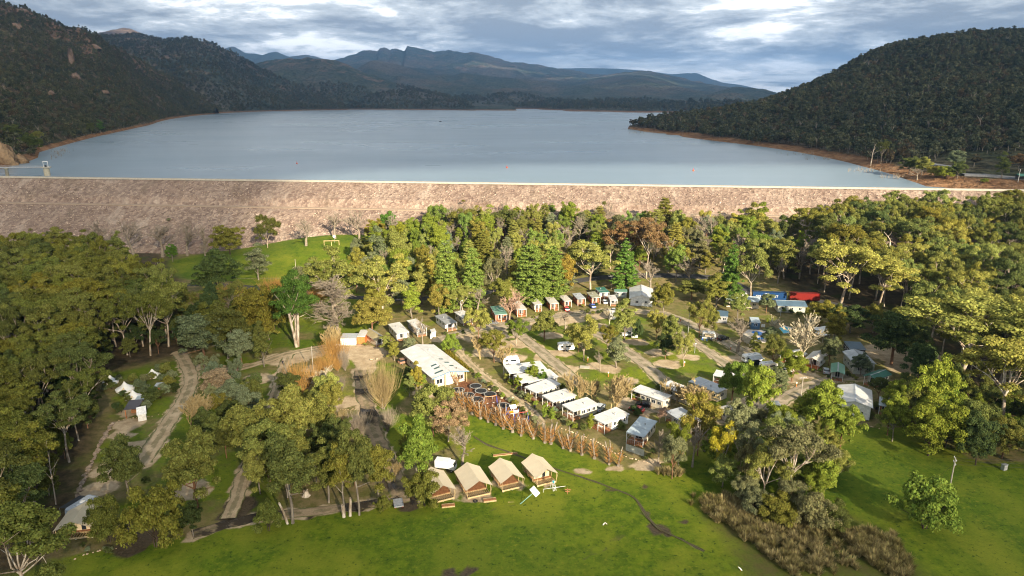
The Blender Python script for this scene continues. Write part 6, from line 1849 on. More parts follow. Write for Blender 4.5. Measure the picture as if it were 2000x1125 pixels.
cabin("shed", (697, 657), (713, 657), (695, 645), 3.1, "terracotta shed with white flat roof between white shed and tan hut", roof='white', wall='orange', porch=0.0, nwin=0, cat="shed", endwin=False)
cabin("hut", (735, 664), (712, 649), (750, 656), 2.8, "hut with tan gable roof beside the gold autumn tree", roof='tan', wall='cream', porch=1.6, style='gable', rise=1.2, nwin=1)
cabin("cabin", (776, 652.4), (758, 632.9), (800.8, 650.6), 3.0, "left one of two white roofed cabins behind the games hall", wall='white', porch=1.8, nwin=3)
cabin("cabin", (815, 643.5), (794.6, 625.8), (836.4, 642.6), 3.0, "right one of two white roofed cabins behind the games hall", wall='grey', porch=1.6, nwin=3)
cabin("cabin", (872.8, 633.2), (849.7, 616.5), (896, 632), 3.0, "cabin with plain grey roof behind the games hall", roof='grey', wall='white', porch=2.4, nwin=3)
cabin("cabin", (905, 622), (887, 609.4), (926, 621), 3.0, "white roofed cabin right of the grey roofed one", wall='stone', porch=1.6, nwin=2)
cabin("shed", (843, 649), (840, 643), (852, 648), 1.9, "tiny white pump shed beside the grey roofed cabin", roof='white', wall='white', porch=0.0, nwin=0, cat="shed", endwin=False)
# brick cabins
cabin("brick_cabin", (968, 615.5), (958, 599), (990, 613), 3.0, "brick cabin with green roof at the left of the brick row", roof='green', wall='brick', porch=1.8, nwin=2, rail=WL['brick'])
cabin("brick_cabin", (1010, 606), (997, 590), (1028, 604), 3.0, "brick cabin behind the pinkish bare tree", roof='cream', wall='brick', porch=1.6, nwin=2, rail=WL['brick'])
cabin("brick_cabin", (1045, 596), (1034, 585), (1060, 596), 3.0, "brick cabin with pale roof at the driveway left of the red car", roof='cream', wall='stone', porch=1.8, nwin=2, rail=WL['brick'])
cabin("brick_cabin", (1075, 594), (1065, 581), (1091, 593), 3.0, "brick cabin hidden by the yellow green tree near the red car", roof='cream', wall='brick', porch=1.8, nwin=2, rail=WL['brick'])
cabin("brick_cabin", (1103, 589), (1092, 578), (1117, 588), 3.0, "brick cabin with cream roof right of the red car", roof='cream', wall='brick', porch=1.8, nwin=2, rail=WL['brick'])
cabin("brick_cabin", (1128.4, 584.7), (1117.6, 573.6), (1144, 583.7), 3.0, "brick cabin with light grey roof left of the blue car", roof='zinc', wall='brick', porch=1.8, nwin=2, rail=WL['brick'])
cabin("brick_cabin", (1157, 582), (1146, 571), (1173, 581), 3.0, "brick cabin with mossy roof right of the blue car", roof='moss', wall='brick', porch=1.8, nwin=2, rail=WL['brick'])
cabin("brick_cabin", (1172, 572), (1162, 562), (1190, 571), 3.0, "brick cabin with dark green roof at the back of the row", roof='dgreen', wall='white', porch=1.6, nwin=2, rail=WL['brick'])
cabin("shed", (1192, 586.8), (1187, 577), (1206, 586), 2.6, "open shed with white roof at the right of the brick cabins", roof='white', wall='grey', porch=2.4, nwin=0, cat="shed", endwin=False, posts=2)
cabin("house", (1231, 582), (1231, 562), (1275, 578), 3.4, "white gabled house beside the dark fir", roof='white', wall='white', porch=0.0, style='gable', rise=1.6, nwin=2, cat="house", ov=0.4)
cabin("lodge", (1200, 570), (1200, 565), (1225, 569), 2.6, "pale green lean-to behind the white house", roof='green', wall='sage', porch=0.0, nwin=1, cat="shed")
# back lodges with blue roofs
cabin("lodge", (1420, 586), (1484, 590), (1424, 576), 3.2, "long cream lodge with blue grey roof left of the trailer lettering", roof='pale', wall='cream', porch=0.0, style='gable', rise=1.0, nwin=4, cat="lodge", ov=0.4)
cabin("lodge", (1520, 596), (1575, 598), (1524, 586), 3.2, "blue roofed lodge below the red trailer", roof='blue', wall='sage', porch=0.0, style='gable', rise=1.0, nwin=3, cat="lodge", ov=0.4)
cabin("amenities_block", (1400, 617), (1422, 619), (1404, 608), 2.9, "small dark blue roofed block above the camper", roof='blue', wall='grey', porch=0.0, nwin=2, cat="amenities block", tilt=0.4)
cabin("kiosk", (1468, 630), (1486, 631), (1470, 621), 2.8, "square blue kiosk with pale top above the pools", roof='pale', wall='blue', porch=0.0, nwin=1, cat="kiosk")
# right hand cabins
cabin("cabin", (1599.5, 706), (1615, 692), (1571.6, 701.3), 3.0, "orange timber cabin with grey gable roof beside the silver car", roof='cream', wall='white', porch=2.2, style='gable', rise=0.8, nwin=2, rail=WL['orange'], deck=WL['orange'])
cabin("cabin", (1545, 700), (1575, 690), (1525, 692), 3.0, "pale roofed cabin behind the big pale bare tree", roof='cream', wall='orange', porch=2.0, style='gable', rise=0.8, nwin=2, rail=WL['orange'])
cabin("hut", (1624, 727), (1625, 710), (1648, 729), 2.7, "small hut with mint green roof right of the silver car", roof='green', wall='sage', porch=1.8, style='gable', rise=0.6, nwin=1, posts=2)
cabin("hall", (1667.5, 709), (1647, 686.6), (1710, 711), 4.0, "large hall with grey roof behind the mint green hut", roof='zinc', wall='sage', porch=0.0, style='gable', rise=0.9, nwin=3, cat="hall")
cabin("cabin", (1711, 742), (1740, 731), (1687, 734), 3.0, "cabin with dark green roof and white awning", roof='dgreen', wall='sage', porch=1.8, style='gable', rise=0.7, nwin=2)
cabin("hall", (1636.4, 784.8), (1638, 752), (1703, 796.4), 4.0, "white hall with broad white gable roof by the lawn", roof='white', wall='white', porch=0.0, style='gable', rise=1.1, nwin=3, cat="hall")
cabin("cabin", (1717, 792), (1718, 775), (1738, 794), 3.0, "small cabin with pale roof right of the white hall", roof='pale', wall='brick', porch=2.0, nwin=2)
cabin("lodge", (1659, 682), (1692, 684), (1661, 669), 3.2, "dark blue roofed lodge under the trees behind the grey hall", roof='blue', wall='dark', porch=0.0, nwin=2, cat="lodge")
cabin("shed", (840, 655), (845, 655), (841, 652), 1.4, "white water tank box by the two white cabins", roof='white', wall='white', porch=0.0, nwin=0, cat="tank", endwin=False)
# camp kitchen by the bell tents
cabin("camp_kitchen", (243, 797), (273, 797), (250, 784), 2.9, "open camp kitchen with dark skillion roof near the bell tents", roof='dark', wall='dark', porch=0.0, nwin=0, cat="shelter", endwin=False) if False else None
def camp_kitchen():
    fr = Frame((243, 799), (268, 797), (250, 785), 2.8)
    e = empty("camp_kitchen", tuple(fr.loc), 0, "open shelter with charcoal roof beside the bell tents", "shelter")
    fr.part("roof", flat_roof(fr.L, fr.W, 2.7, 0.5, 0.08, 0.2), RF['dark'], e)
    for x in (0.1, fr.L - 0.1):
        for y in (0.1, fr.W - 0.1):
            fr.part("post", box(x - 0.07, x + 0.07, y - 0.07, y + 0.07, 0, 2.7 + 0.5 * y / fr.W), WL['orange'], e)
    fr.part("bench", box(0.4, fr.L - 0.4, fr.W * 0.7, fr.W * 0.85, 0.0, 0.9), M_DECK, e)
    f2 = Frame((268, 806), (284, 803), (272, 790), 2.6)
    c = empty("canvas_hut", tuple(f2.loc), 0, "white canvas hut joined to the charcoal roofed shelter", "hut")
    L, W = f2.L, f2.W
    f2.part("wall", box(0, L, 0, W, 0, 2.0), WL['white'], c)
    f2.part("roof", [(np.array([(-0.2, -0.2, 1.95), (L + 0.2, -0.2, 1.95), (L + 0.2, W / 2, 3.1), (-0.2, W / 2, 3.1), (L + 0.2, W + 0.2, 1.95), (-0.2, W + 0.2, 1.95)]), [(0, 1, 2, 3), (3, 2, 4, 5)])], plain("white_canvas", (0.78, 0.77, 0.74), 0.9), c)
    f2.part("door", box(-0.03, -0.004, W * 0.35, W * 0.65, 0.05, 1.9), M_GLASS, c)
    cabin("shed", (300, 757), (316, 756), (302, 750), 1.9, "low zinc roofed shed among the bell tents", roof='zinc', wall='orange', porch=0.0, nwin=0, cat="shed", endwin=False)
    cabin("shed", (264, 781), (281, 780), (266, 775), 1.9, "small pale green roofed store behind the charcoal shelter", roof='pale', wall='sage', porch=0.0, nwin=0, cat="shed", endwin=False)
camp_kitchen()

# ------------------------------------------------------------------ canvas tents
def canvas(name, col):
    m, t, out = new_mat(name)
    v = obj_vec(t)
    n1 = t.noise(v, 0.5, 4, 0.6); n2 = t.noise(v, 6, 3, 0.6)
    c = t.mix(t.ramp(n1, 0.3, 0.7), tuple(k * 0.86 for k in col), col)
    c = t.mix(t.ramp(n2, 0.3, 0.7), tuple(k * 0.9 for k in col), c)
    principled(t, out, c, 0.95, 0, t.bump(n1, 0.4, 0.2), 0.1)
    return m
M_CANVAS = canvas("tan_canvas", (0.66, 0.56, 0.40)); M_CANVASC = canvas("cream_canvas", (0.66, 0.52, 0.33)); M_WHITEC = canvas("bell_canvas", (0.80, 0.79, 0.76))
def safari_tent(name, FL, NL, NR, ridge_n, label, walls=False, hz=2.5, rise=1.75):
    # A = near left eave, B = far left eave, C = near right eave
    fr = Frame(NL, FL, NR, hz)
    e = empty(name, tuple(fr.loc), 0, label, "tent", None)
    L, W = fr.L, fr.W
    ny = 7; nx = 11
    # fly sheet with a slack between its seams
    for side in (0, 1):
        V = []
        for i in range(nx):
            x = L * i / (nx - 1)
            for j in range(ny):
                f = j / (ny - 1)
                y = W / 2 * f if side == 0 else W - W / 2 * f
                z = hz + rise * f - 0.10 * math.sin(math.pi * f) - 0.05 * math.sin(math.pi * (i % 2)) - 0.035 * abs(math.sin(math.pi * i / 2.5)) * (1 - f)
                V.append((x, y, z))
        V = np.array(V)
        F = [tuple(q) for q in grid_faces(nx, ny)]
        V2 = np.concatenate([V, V - np.array([0, 0, 0.03])])
        F2 = F + [tuple(int(i) + len(V) for i in q)[::-1] for q in F]
        o = fr.part("fly_sheet", (V2, F2), M_CANVAS, e, True)
    # deck
    dk0 = 0.55
    bx = L * 0.30
    fr.part("floor", box(bx, L - 0.4, 0.55, W - 0.55, dk0 - 0.12, dk0), M_DECK, e)
    for k in range(13):
        y = 0.60 + (W - 1.2) * k / 12
        fr.part("joist", box(0.25, bx, y - 0.035, y + 0.035, dk0 - 0.24, dk0 - 0.04), M_TIMBER, e)
    for x in (0.2, bx - 0.12, L * 0.62, L - 0.5):
        fr.part("bearer", box(x, x + 0.10, 0.5, W - 0.5, dk0 - 0.40, dk0 - 0.125 if x > 0.3 else dk0 - 0.02), M_TIMBER, e)
    for x in (0.35, L * 0.5, L - 0.5):
        for y in (0.75, W / 2, W - 0.75):
            fr.part("stump", box(x - 0.12, x + 0.12, y - 0.12, y + 0.12, -0.1, dk0 - 0.40), M_CRETE, e)
    # poles: uprights and slanted outriggers
    for x in (0.15, L * 0.34, L * 0.67, L - 0.15):
        for s in (0, 1):
            y = 0.45 if s == 0 else W - 0.45
            ye = 0.02 if s == 0 else W - 0.02
            fr.part("pole", tube_np((x, y, dk0 - 0.4), (x, y, hz + 0.25), 0.055, 0.05, 6), M_TIMBER, e, True)
            fr.part("brace", tube_np((x, y, dk0 + 0.1), (x, ye, hz - 0.03), 0.04, 0.04, 5), M_TIMBER, e, True)
    fr.part("ridge_pole", tube_np((0.0, W / 2, hz + rise - 0.10), (L, W / 2, hz + rise - 0.10), 0.06, 0.06, 6), M_TIMBER, e, True)
    # side rails
    for s in (0, 1):
        y = 0.50 if s == 0 else W - 0.50
        rl = [box(bx, L - 0.5, y - 0.03, y + 0.03, dk0 + 0.85, dk0 + 0.93)]
        for k in range(10):
            x = bx + (L - 0.6 - bx) * k / 9
            rl.append(box(x - 0.03, x + 0.03, y - 0.025, y + 0.025, dk0, dk0 + 0.85))
        fr.part("rail", rl, M_TIMBER, e)
    if walls:
        iw = [box(L * 0.36, L - 0.7, 0.9, W - 0.9, dk0 + 0.003, hz + 0.1)]
        hr = rise * 0.72
        for x in (L * 0.36, L - 0.7):
            iw.append((np.array([(x, 0.9, hz + 0.1), (x, W - 0.9, hz + 0.1), (x, W / 2, hz + 0.1 + hr)]), [(0, 1, 2)]))
        fr.part("inner_tent", iw, M_CANVASC, e)
        dd_ = [(L * 0.36 - 0.02, W * 0.60 + 0.9 * c_, dk0 + 0.05 + s_) for c_, s_ in ((-0.45, 0), (0.45, 0), (0.45, 1.5), (0.3, 1.85), (0, 2.0), (-0.3, 1.85), (-0.45, 1.5))]
        V = np.array(dd_); V = np.concatenate([V, V + np.array([0.015, 0, 0])])
        n = 7
        fr.part("doorway", (V, [tuple(range(n)), tuple(range(n, 2 * n))] + [(i, (i + 1) % n, n + (i + 1) % n, n + i) for i in range(n)]), M_GLASS, e)
        for c_ in (0.28, 0.72):
            fr.part("window", box(L * 0.36 - 0.03, L * 0.36 - 0.004, W * c_ - 0.25, W * c_ + 0.25, dk0 + 0.9, dk0 + 1.5), M_TIMBER, e)
    else:
        fr.part("back_screen", box(L - 0.46, L - 0.42, 0.6, W - 0.6, dk0, dk0 + 1.0), M_DECK, e)
    return fr, e
tent_fr = []
tent_fr.append(safari_tent("safari_tent", (817, 931), (840, 969), (893, 958), None, "tan safari tent leftmost of four, partly behind a bush"))
tent_fr.append(safari_tent("safari_tent", (886.9, 921.2), (910, 959.4), (962.5, 948.2), None, "tan safari tent second from the left of four on the lawn"))
tent_fr.append(safari_tent("safari_tent", (953.4, 912), (977.9, 945.4), (1027.6, 937.7), None, "tan safari tent third of four, with dark timber side panel"))
tent_fr.append(safari_tent("safari_tent", (1017.8, 903.4), (1046.5, 935.6), (1095.5, 930), None, "tan safari tent rightmost of four, with cream inner tent and ladder", True))
safari_tent("safari_tent", (134, 998), (103, 1040), (184, 1031), None, "tan roofed safari tent at lower left behind the caravan", True)
def bell_tent(u, v, label, r=2.2, h=2.6):
    p = G(u, v)
    e = empty("bell_tent", (p[0], p[1], float(ground_z(p[0], p[1]))), 0.3, label, "tent", "white bell tents")
    n = 16
    V, F = lathe([(r, 0.0), (r * 0.99, 0.62)], n); part("wall", (V, F), M_WHITEC, e)
    V, F = lathe([(r * 1.05, 0.58), (r * 0.66, 1.05), (r * 0.34, 1.72), (r * 0.12, 2.45), (0.03, h)], n)
    part("canopy", (V, F), M_WHITEC, e, False)
    part("pole_cap", lathe([(0.06, h - 0.05), (0.06, h + 0.12), (0.0, h + 0.16)], 6), M_TIMBER, e)
    V = np.array([(-0.5, -r * 1.03, 0.02), (0.5, -r * 1.03, 0.02), (0.42, -r * 0.86, 0.95), (0.0, -r * 0.55, 1.5), (-0.42, -r * 0.86, 0.95)])
    V = np.concatenate([V, V + np.array([0, 0.02, 0])])
    part("door_flap", (V, [(0, 1, 2, 3, 4), (9, 8, 7, 6, 5)] + [(i, (i + 1) % 5, 5 + (i + 1) % 5, 5 + i) for i in range(5)]), M_CANVASC, e)
    for k in range(8):
        a = k * 0.785
        part("guy_rope", tube_np((math.cos(a) * r, math.sin(a) * r, 0.62), (math.cos(a) * (r + 1.3), math.sin(a) * (r + 1.3), 0.0), 0.012, 0.012, 3), M_TIMBER, e)
bell_tent(217, 748, "white bell tent leftmost in the tent garden")
bell_tent(245, 762, "largest white bell tent in the middle of the tent garden", 2.6, 2.9)
bell_tent(261, 778, "white bell tent nearest the charcoal roofed shelter")
bell_tent(299, 736, "white bell tent standing apart at the back right")
# ================================================================== vehicles
def bevel_body(prof, w, inset=0.06):
    """side outline (x,z) swept across the width with rounded shoulders"""
    ys = [(-w / 2, 0.86), (-w / 2 + inset, 1.0), (w / 2 - inset, 1.0), (w / 2, 0.86)]
    cz = sum(z for _, z in prof) / len(prof); cx = sum(x for x, _ in prof) / len(prof)
    n = len(prof)
    V = [(cx + (x - cx) * (0.985 if s < 1 else 1), y, cz + (z - cz) * (0.95 if s < 1 else 1)) for y, s in ys for x, z in prof]
    F = []
    for j in range(3):
        for i in range(n):
            F.append((j * n + i, j * n + (i + 1) % n, (j + 1) * n + (i + 1) % n, (j + 1) * n + i))
    F += [tuple(range(n)), tuple(range(3 * n, 4 * n))[::-1]]
    return np.array(V), F
def paint(name, c): return plain("paint_" + name, c, 0.25, 0.0, 0.05, 1.0, 0.6)
PAINT = {'red': paint('red', (0.55, 0.012, 0.015)), 'black': paint('black', (0.012, 0.013, 0.015)), 'white': paint('white', (0.75, 0.75, 0.74)), 'blue': paint('blue', (0.03, 0.10, 0.45)), 'silver': paint('silver', (0.42, 0.46, 0.50)), 'grey': paint('grey', (0.12, 0.125, 0.13)), 'bronze': paint('bronze', (0.30, 0.17, 0.12)), 'navy': paint('navy', (0.012, 0.045, 0.13)), 'shaded_truckred': paint('shaded_truckred', (0.17, 0.016, 0.013))}  # the truck red is darkened: tree shade put into its paint
M_LAMP = plain("lamp_glass", (0.8, 0.8, 0.75), 0.15)
M_TAIL = plain("tail_glass", (0.45, 0.02, 0.02), 0.2)
def wheels(e, xs, w, r=0.33, wd=0.22):
    for x in xs:
        for s in (-1, 1):
            V, F = lathe([(r * 0.55, -wd / 2), (r, -wd / 2), (r, wd / 2), (r * 0.55, wd / 2)], 12)
            V = V[:, [0, 2, 1]] + np.array([x, s * (w / 2 - wd / 2), r])
            wh = part("wheel", (V, F), M_BLACK, e)
            V, F = lathe([(0.0, wd * 0.30), (r * 0.56, wd * 0.36), (r * 0.56, -wd * 0.36), (0, -wd * 0.30)], 10)
            part("rim", (V[:, [0, 2, 1]] + np.array([x, s * (w / 2 - wd / 2), r]), F), M_STEEL, wh)
def heading(uv1, uv2):
    a, b = G(*uv1), G(*uv2)
    return math.atan2(b[1] - a[1], b[0] - a[0])
def car(u, v, rot, col, label, style='hatch', L=4.4):
    p = G(u, v)
    e = empty("car" if style != 'ute' else "pickup_truck", (p[0], p[1], float(ground_z(p[0], p[1])) + 0.06), rot, label, "car" if style != 'ute' else "pickup")
    w = 1.82; h = L / 2
    if style == 'suv':
        body = [(-h, 0.35), (h, 0.35), (h, 0.85), (h - 0.15, 1.02), (h - 1.2, 1.10), (-h + 0.1, 1.12), (-h, 0.9)]
        top = [(-h + 0.12, 1.10), (h - 1.25, 1.08), (h - 1.85, 1.72), (-h + 0.55, 1.74)]
    elif style == 'ute':
        body = [(-h, 0.42), (h, 0.42), (h, 0.9), (h - 0.15, 1.08), (h - 1.3, 1.14), (-h, 1.10)]
        top = [(-0.35, 1.12), (h - 1.35, 1.12), (h - 1.95, 1.76), (-0.15, 1.76)]
    else:
        body = [(-h, 0.30), (h, 0.30), (h, 0.66), (h - 0.12, 0.80), (h - 1.15, 0.92), (-h + 0.08, 0.96), (-h, 0.75)]
        top = [(-h + 0.35, 0.94), (h - 1.2, 0.91), (h - 2.0, 1.44), (-h + 1.0, 1.46)]
    b = part("body", bevel_body(body, w), PAINT[col], e)
    V, F = bevel_body(top, w - 0.16, 0.14)
    part("cabin_glass", (V, F), M_GLASS, e)
    zt = max(z for _, z in top)
    xs = sorted(x for x, z in top if z > zt - 0.06)
    part("roof_panel", bevel_body([(xs[0] - 0.05, zt - 0.04), (xs[1] + 0.05, zt - 0.04), (xs[1], zt + 0.05), (xs[0], zt + 0.05)], w - 0.26, 0.08), PAINT[col], e)
    wheels(e, (-h + 0.8, h - 0.85), w)
    for s in (-1, 1):
        part("headlight", box(h - 0.02, h + 0.02, s * 0.66 - 0.18, s * 0.66 + 0.18, 0.58, 0.72), M_LAMP, e)
        part("tail_light", box(-h - 0.02, -h + 0.02, s * 0.68 - 0.14, s * 0.68 + 0.14, 0.65, 0.85), M_TAIL, e)
    part("bumper", box(h - 0.03, h + 0.07, -w / 2 + 0.1, w / 2 - 0.1, 0.36, 0.52), PAINT['grey'], e)
    return e
car(1243, 803, R(150), 'red', "red car parked beside the black car and long cabin")
car(1256, 794, R(160), 'black', "black car parked beside the red car", 'suv')
car(1106, 606, R(100), 'red', "red hatchback in front of the brick cabins")
car(1157, 600, R(100), 'blue', "blue car parked between two brick cabins")
car(1181, 592, R(95), 'white', "white car parked before the mossy roofed brick cabin")
car(1613, 727, R(70), 'silver', "silver car parked beside the orange timber cabin")
car(962, 633, R(15), 'grey', "grey car parked under the gum before the green roofed cabin")
car(992, 625, R(10), 'black', "black car parked by the pinkish bare tree", 'suv')
car(1228, 656, R(5), 'white', "white pickup under the drooping olive gum", 'ute', 5.2)
car(1478, 712, R(5), 'black', "black station wagon in front of the white caravan by the pools", 'suv', 4.7)
car(1196, 609, R(170), 'silver', "silver car at the end of the brick cabin lane")
car(1412, 664, R(30), 'black', "dark car standing right of the camper awning", 'suv')
car(1172, 800, R(60), 'silver', "silver car under the big straw bare tree", 'suv')
car(792, 708, R(38), 'bronze', "bronze van under the eave of the games hall", 'suv', 4.9)
car(656, 680, R(80), 'white', "white car left of the white box shed")
car(1536, 726, R(20), 'white', "white car beside the small van below the pools")

def caravan(u, v, rot, label, L=6.2, col='white', awning=None, annex_side=1, hatch=True, name="caravan"):
    p = G(u, v)
    e = empty(name, (p[0], p[1], float(ground_z(p[0], p[1])) + 0.06), rot, label, "caravan")
    w, h = 2.4, 2.75; a = L / 2
    prof = [(-a, 0.55), (-a + 0.1, 0.45), (a - 0.3, 0.45), (a, 0.75), (a, 1.45), (a - 0.45, h - 0.15), (a - 0.9, h), (-a + 0.5, h), (-a + 0.1, h - 0.25), (-a, 1.6)]
    part("body", bevel_body(prof, w, 0.10), PAINT[col], e)
    part("stripe", [box(-a + 0.3, a - 0.6, s * w / 2 - (0.004 if s > 0 else 0.006), s * w / 2 + (0.006 if s > 0 else 0.004), 0.85, 1.0) for s in (-1, 1)], PAINT['grey'], e)
    for s in (-1, 1):
        for x in (-a + 1.2, 0.2, a - 1.7):
            y = s * w / 2
            wn = part("window", box(x - 0.5, x + 0.5, min(y, y + s * 0.03), max(y, y + s * 0.03), 1.45, 2.05), M_BLACK, e)
            part("pane", box(x - 0.44, x + 0.44, min(y + s * 0.03, y + s * 0.04), max(y + s * 0.03, y + s * 0.04), 1.51, 1.99), M_GLASS, wn)
    part("rear_window", box(-a - 0.03, -a + 0.01, -0.7, 0.7, 1.35, 1.9), M_GLASS, e)
    part("front_window", box(a - 0.02, a + 0.03, -0.7, 0.7, 0.95, 1.35), M_GLASS, e)
    part("door", box(a - 2.9, a - 2.3, -w / 2 - 0.03, -w / 2 - 0.003, 0.5, 2.3), PAINT['silver'], e)
    if hatch:
        for x in (-a * 0.4, a * 0.3):
            part("roof_hatch", box(x - 0.35, x + 0.35, -0.35, 0.35, h - 0.01, h + 0.10), PAINT['silver'], e)
        part("air_conditioner", bevel_body([(-0.45, h - 0.01), (0.45, h - 0.01), (0.35, h + 0.22), (-0.35, h + 0.22)], 0.7, 0.08), PAINT['white'], e)
    part("drawbar", [tube_np((a - 0.2, s * 0.6, 0.5), (a + 1.3, 0, 0.5), 0.05, 0.05, 5) for s in (-1, 1)], M_BLACK, e)
    wheels(e, (-0.35, 0.4), w, 0.34, 0.22)
    if awning:
        s = annex_side
        y0, y1 = s * w / 2, s * (w / 2 + 2.4)
        V = np.array([(-a + 0.8, y0, 2.45), (a - 0.9, y0, 2.45), (a - 0.9, y1, 2.1), (-a + 0.8, y1, 2.1)])
        V = np.concatenate([V, V - np.array([0, 0, 0.04])])
        part("awning", (V, [(0, 1, 2, 3), (7, 6, 5, 4), (0, 1, 5, 4), (1, 2, 6, 5), (2, 3, 7, 6), (3, 0, 4, 7)]), plain("awning_" + awning, {'tan': (0.46, 0.36, 0.22), 'grey': (0.40, 0.42, 0.43), 'dark': (0.05, 0.055, 0.06)}[awning], 0.9), e)
        for x in (-a + 0.85, a - 0.95):
            part("awning_pole", tube_np((x, y1, 0), (x, y1, 2.1), 0.03, 0.03, 5), M_STEEL, e)
    return e
caravan(1105, 684, R(8), "white caravan with busy front at the edge of the middle camp road", 5.8, annex_side=-1)
caravan(1197, 622, R(70), "white caravan behind the drooping olive gum", 6.0)
caravan(1239, 657, R(80), "white camper trailer behind the white pickup", 5.6)
caravan(1384, 662, R(-12), "white camper with tan awning and folding chairs", 5.0, 'white', 'tan', -1)
caravan(1468, 706, R(15), "white caravan with grey awning below the pool screen", 6.6, 'white', 'grey', -1)
caravan(1500, 722, R(15), "white motorhome beside the gum below the pools", 5.6)
caravan(165, 1003, R(72), "silver caravan with dark roof panel behind the tan tent", 6.6, 'silver', 'dark', 1)
caravan(998, 712, R(10), "white caravan roof showing behind the top white cabin", 5.6)

def trailer_flat():
    p = G(778, 987)
    e = empty("box_trailer", (p[0], p[1], 0.05), R(105), "flat grey box trailer parked at the end of the muddy track", "trailer")
    part("tray", box(-1.7, 1.7, -1.0, 1.0, 0.55, 0.63), M_STEEL, e)
    part("side_board", [box(-1.7, 1.7, s * 1.0 - 0.02, s * 1.0 + 0.02, 0.633, 0.9) for s in (-1, 1)], M_STEEL, e)
    part("tail_board", box(-1.74, -1.703, -0.97, 0.97, 0.633, 0.9), M_STEEL, e)
    part("drawbar", [tube_np((1.6, s * 0.7, 0.5), (3.0, 0, 0.45), 0.05, 0.05, 5) for s in (-1, 1)], M_BLACK, e)
    wheels(e, (-0.2,), 2.2, 0.33, 0.2)
    for s in (-1, 1):
        part("tail_light", box(-1.77, -1.742, s * 0.8 - 0.1, s * 0.8 + 0.1, 0.5, 0.62), M_TAIL, e)
trailer_flat()

# road train behind the park
def semi(u0, u1, v, zt, col, label, text=None):
    a, b = G(u0, v), G(u1, v + (u1 - u0) * 0.03)
    a[2] = b[2] = 0
    L = np.linalg.norm(b - a); rot = math.atan2(b[1] - a[1], b[0] - a[0])
    c = (a + b) / 2
    e = empty("truck_trailer", (c[0], c[1], float(ground_z(c[0], c[1])) + 0.1), rot, label, "trailer")
    part("container", box(-L / 2, L / 2, -1.25, 1.25, 1.25, zt), PAINT[col], e)
    nr = int(L / 1.2)
    part("rib", [box(-L / 2 + k * L / nr - 0.04, -L / 2 + k * L / nr + 0.04, -1.29, -1.253, 1.3, zt - 0.05) for k in (0, nr)], PAINT[col], e)
    part("chassis", box(-L / 2 + 0.2, L / 2 - 0.2, -0.6, 0.6, 0.8, 1.247), M_BLACK, e)
    wheels(e, (L / 2 - 1.0, L / 2 - 2.3, L / 2 - 3.6, -L / 2 + 1.5), 2.5, 0.5, 0.3)
    if text:
        cu = bpy.data.curves.new("lettering", 'FONT')
        cu.body = text
        cu.size = 1.5; cu.align_x = 'CENTER'; cu.align_y = 'CENTER'; cu.extrude = 0.01
        tmp = bpy.data.objects.new("lettering_curve", cu)
        o = link("lettering", bpy.data.meshes.new_from_object(tmp), e)
        o.data.materials.clear(); o.data.materials.append(PAINT['white'])
        o.location = (-L * 0.08, -1.27, (1.25 + zt) / 2 - 0.25); o.rotation_euler = (R(90), 0, 0)
        o.scale = (1.0, 1.0, 1.0)
        V = []
        for k in range(9):
            t_ = k / 8
            V += [(-L * 0.10 - 1.1 + 2.2 * t_, -1.262, zt - 0.75 + 0.28 * math.sin(t_ * 2.2)), (-L * 0.10 - 1.1 + 2.2 * t_, -1.262, zt - 0.68 + 0.34 * math.sin(t_ * 2.2) )]
        part("logo_swoosh", (np.array(V), [tuple(q) for q in grid_faces(9, 2)]), PAINT['white'], e)
semi(1468, 1533, 588, 4.3, 'navy', "dark blue truck trailer with white lettering on the road", "GMA GARNET")
semi(1540, 1598, 589.5, 4.3, 'shaded_truckred', "red truck trailer standing behind the blue one")
def prime_mover():
    p = G(1449, 587)
    e = empty("truck_cab", (p[0], p[1], 0.1), R(178), "white truck cab in front of the dark blue trailer", "truck")
    part("cab", bevel_body([(-1.6, 0.8), (1.7, 0.8), (1.7, 1.9), (0.7, 2.1), (0.35, 3.3), (-1.6, 3.4)], 2.4, 0.15), PAINT['white'], e)
    part("windscreen", bevel_body([(0.40, 2.15), (0.76, 2.12), (0.45, 3.1), (0.36, 3.15)], 2.1, 0.1), M_GLASS, e)
    part("chassis", box(-4.2, -1.6, -0.5, 0.5, 0.7, 1.0), M_BLACK, e)
    wheels(e, (1.0, -2.4, -3.6), 2.4, 0.5, 0.3)
    for s in (-1, 1):
        part("exhaust", tube_np((-1.8, s * 0.9, 0.9), (-1.8, s * 0.9, 3.8), 0.09, 0.09, 6), M_STEEL, e)
prime_mover()

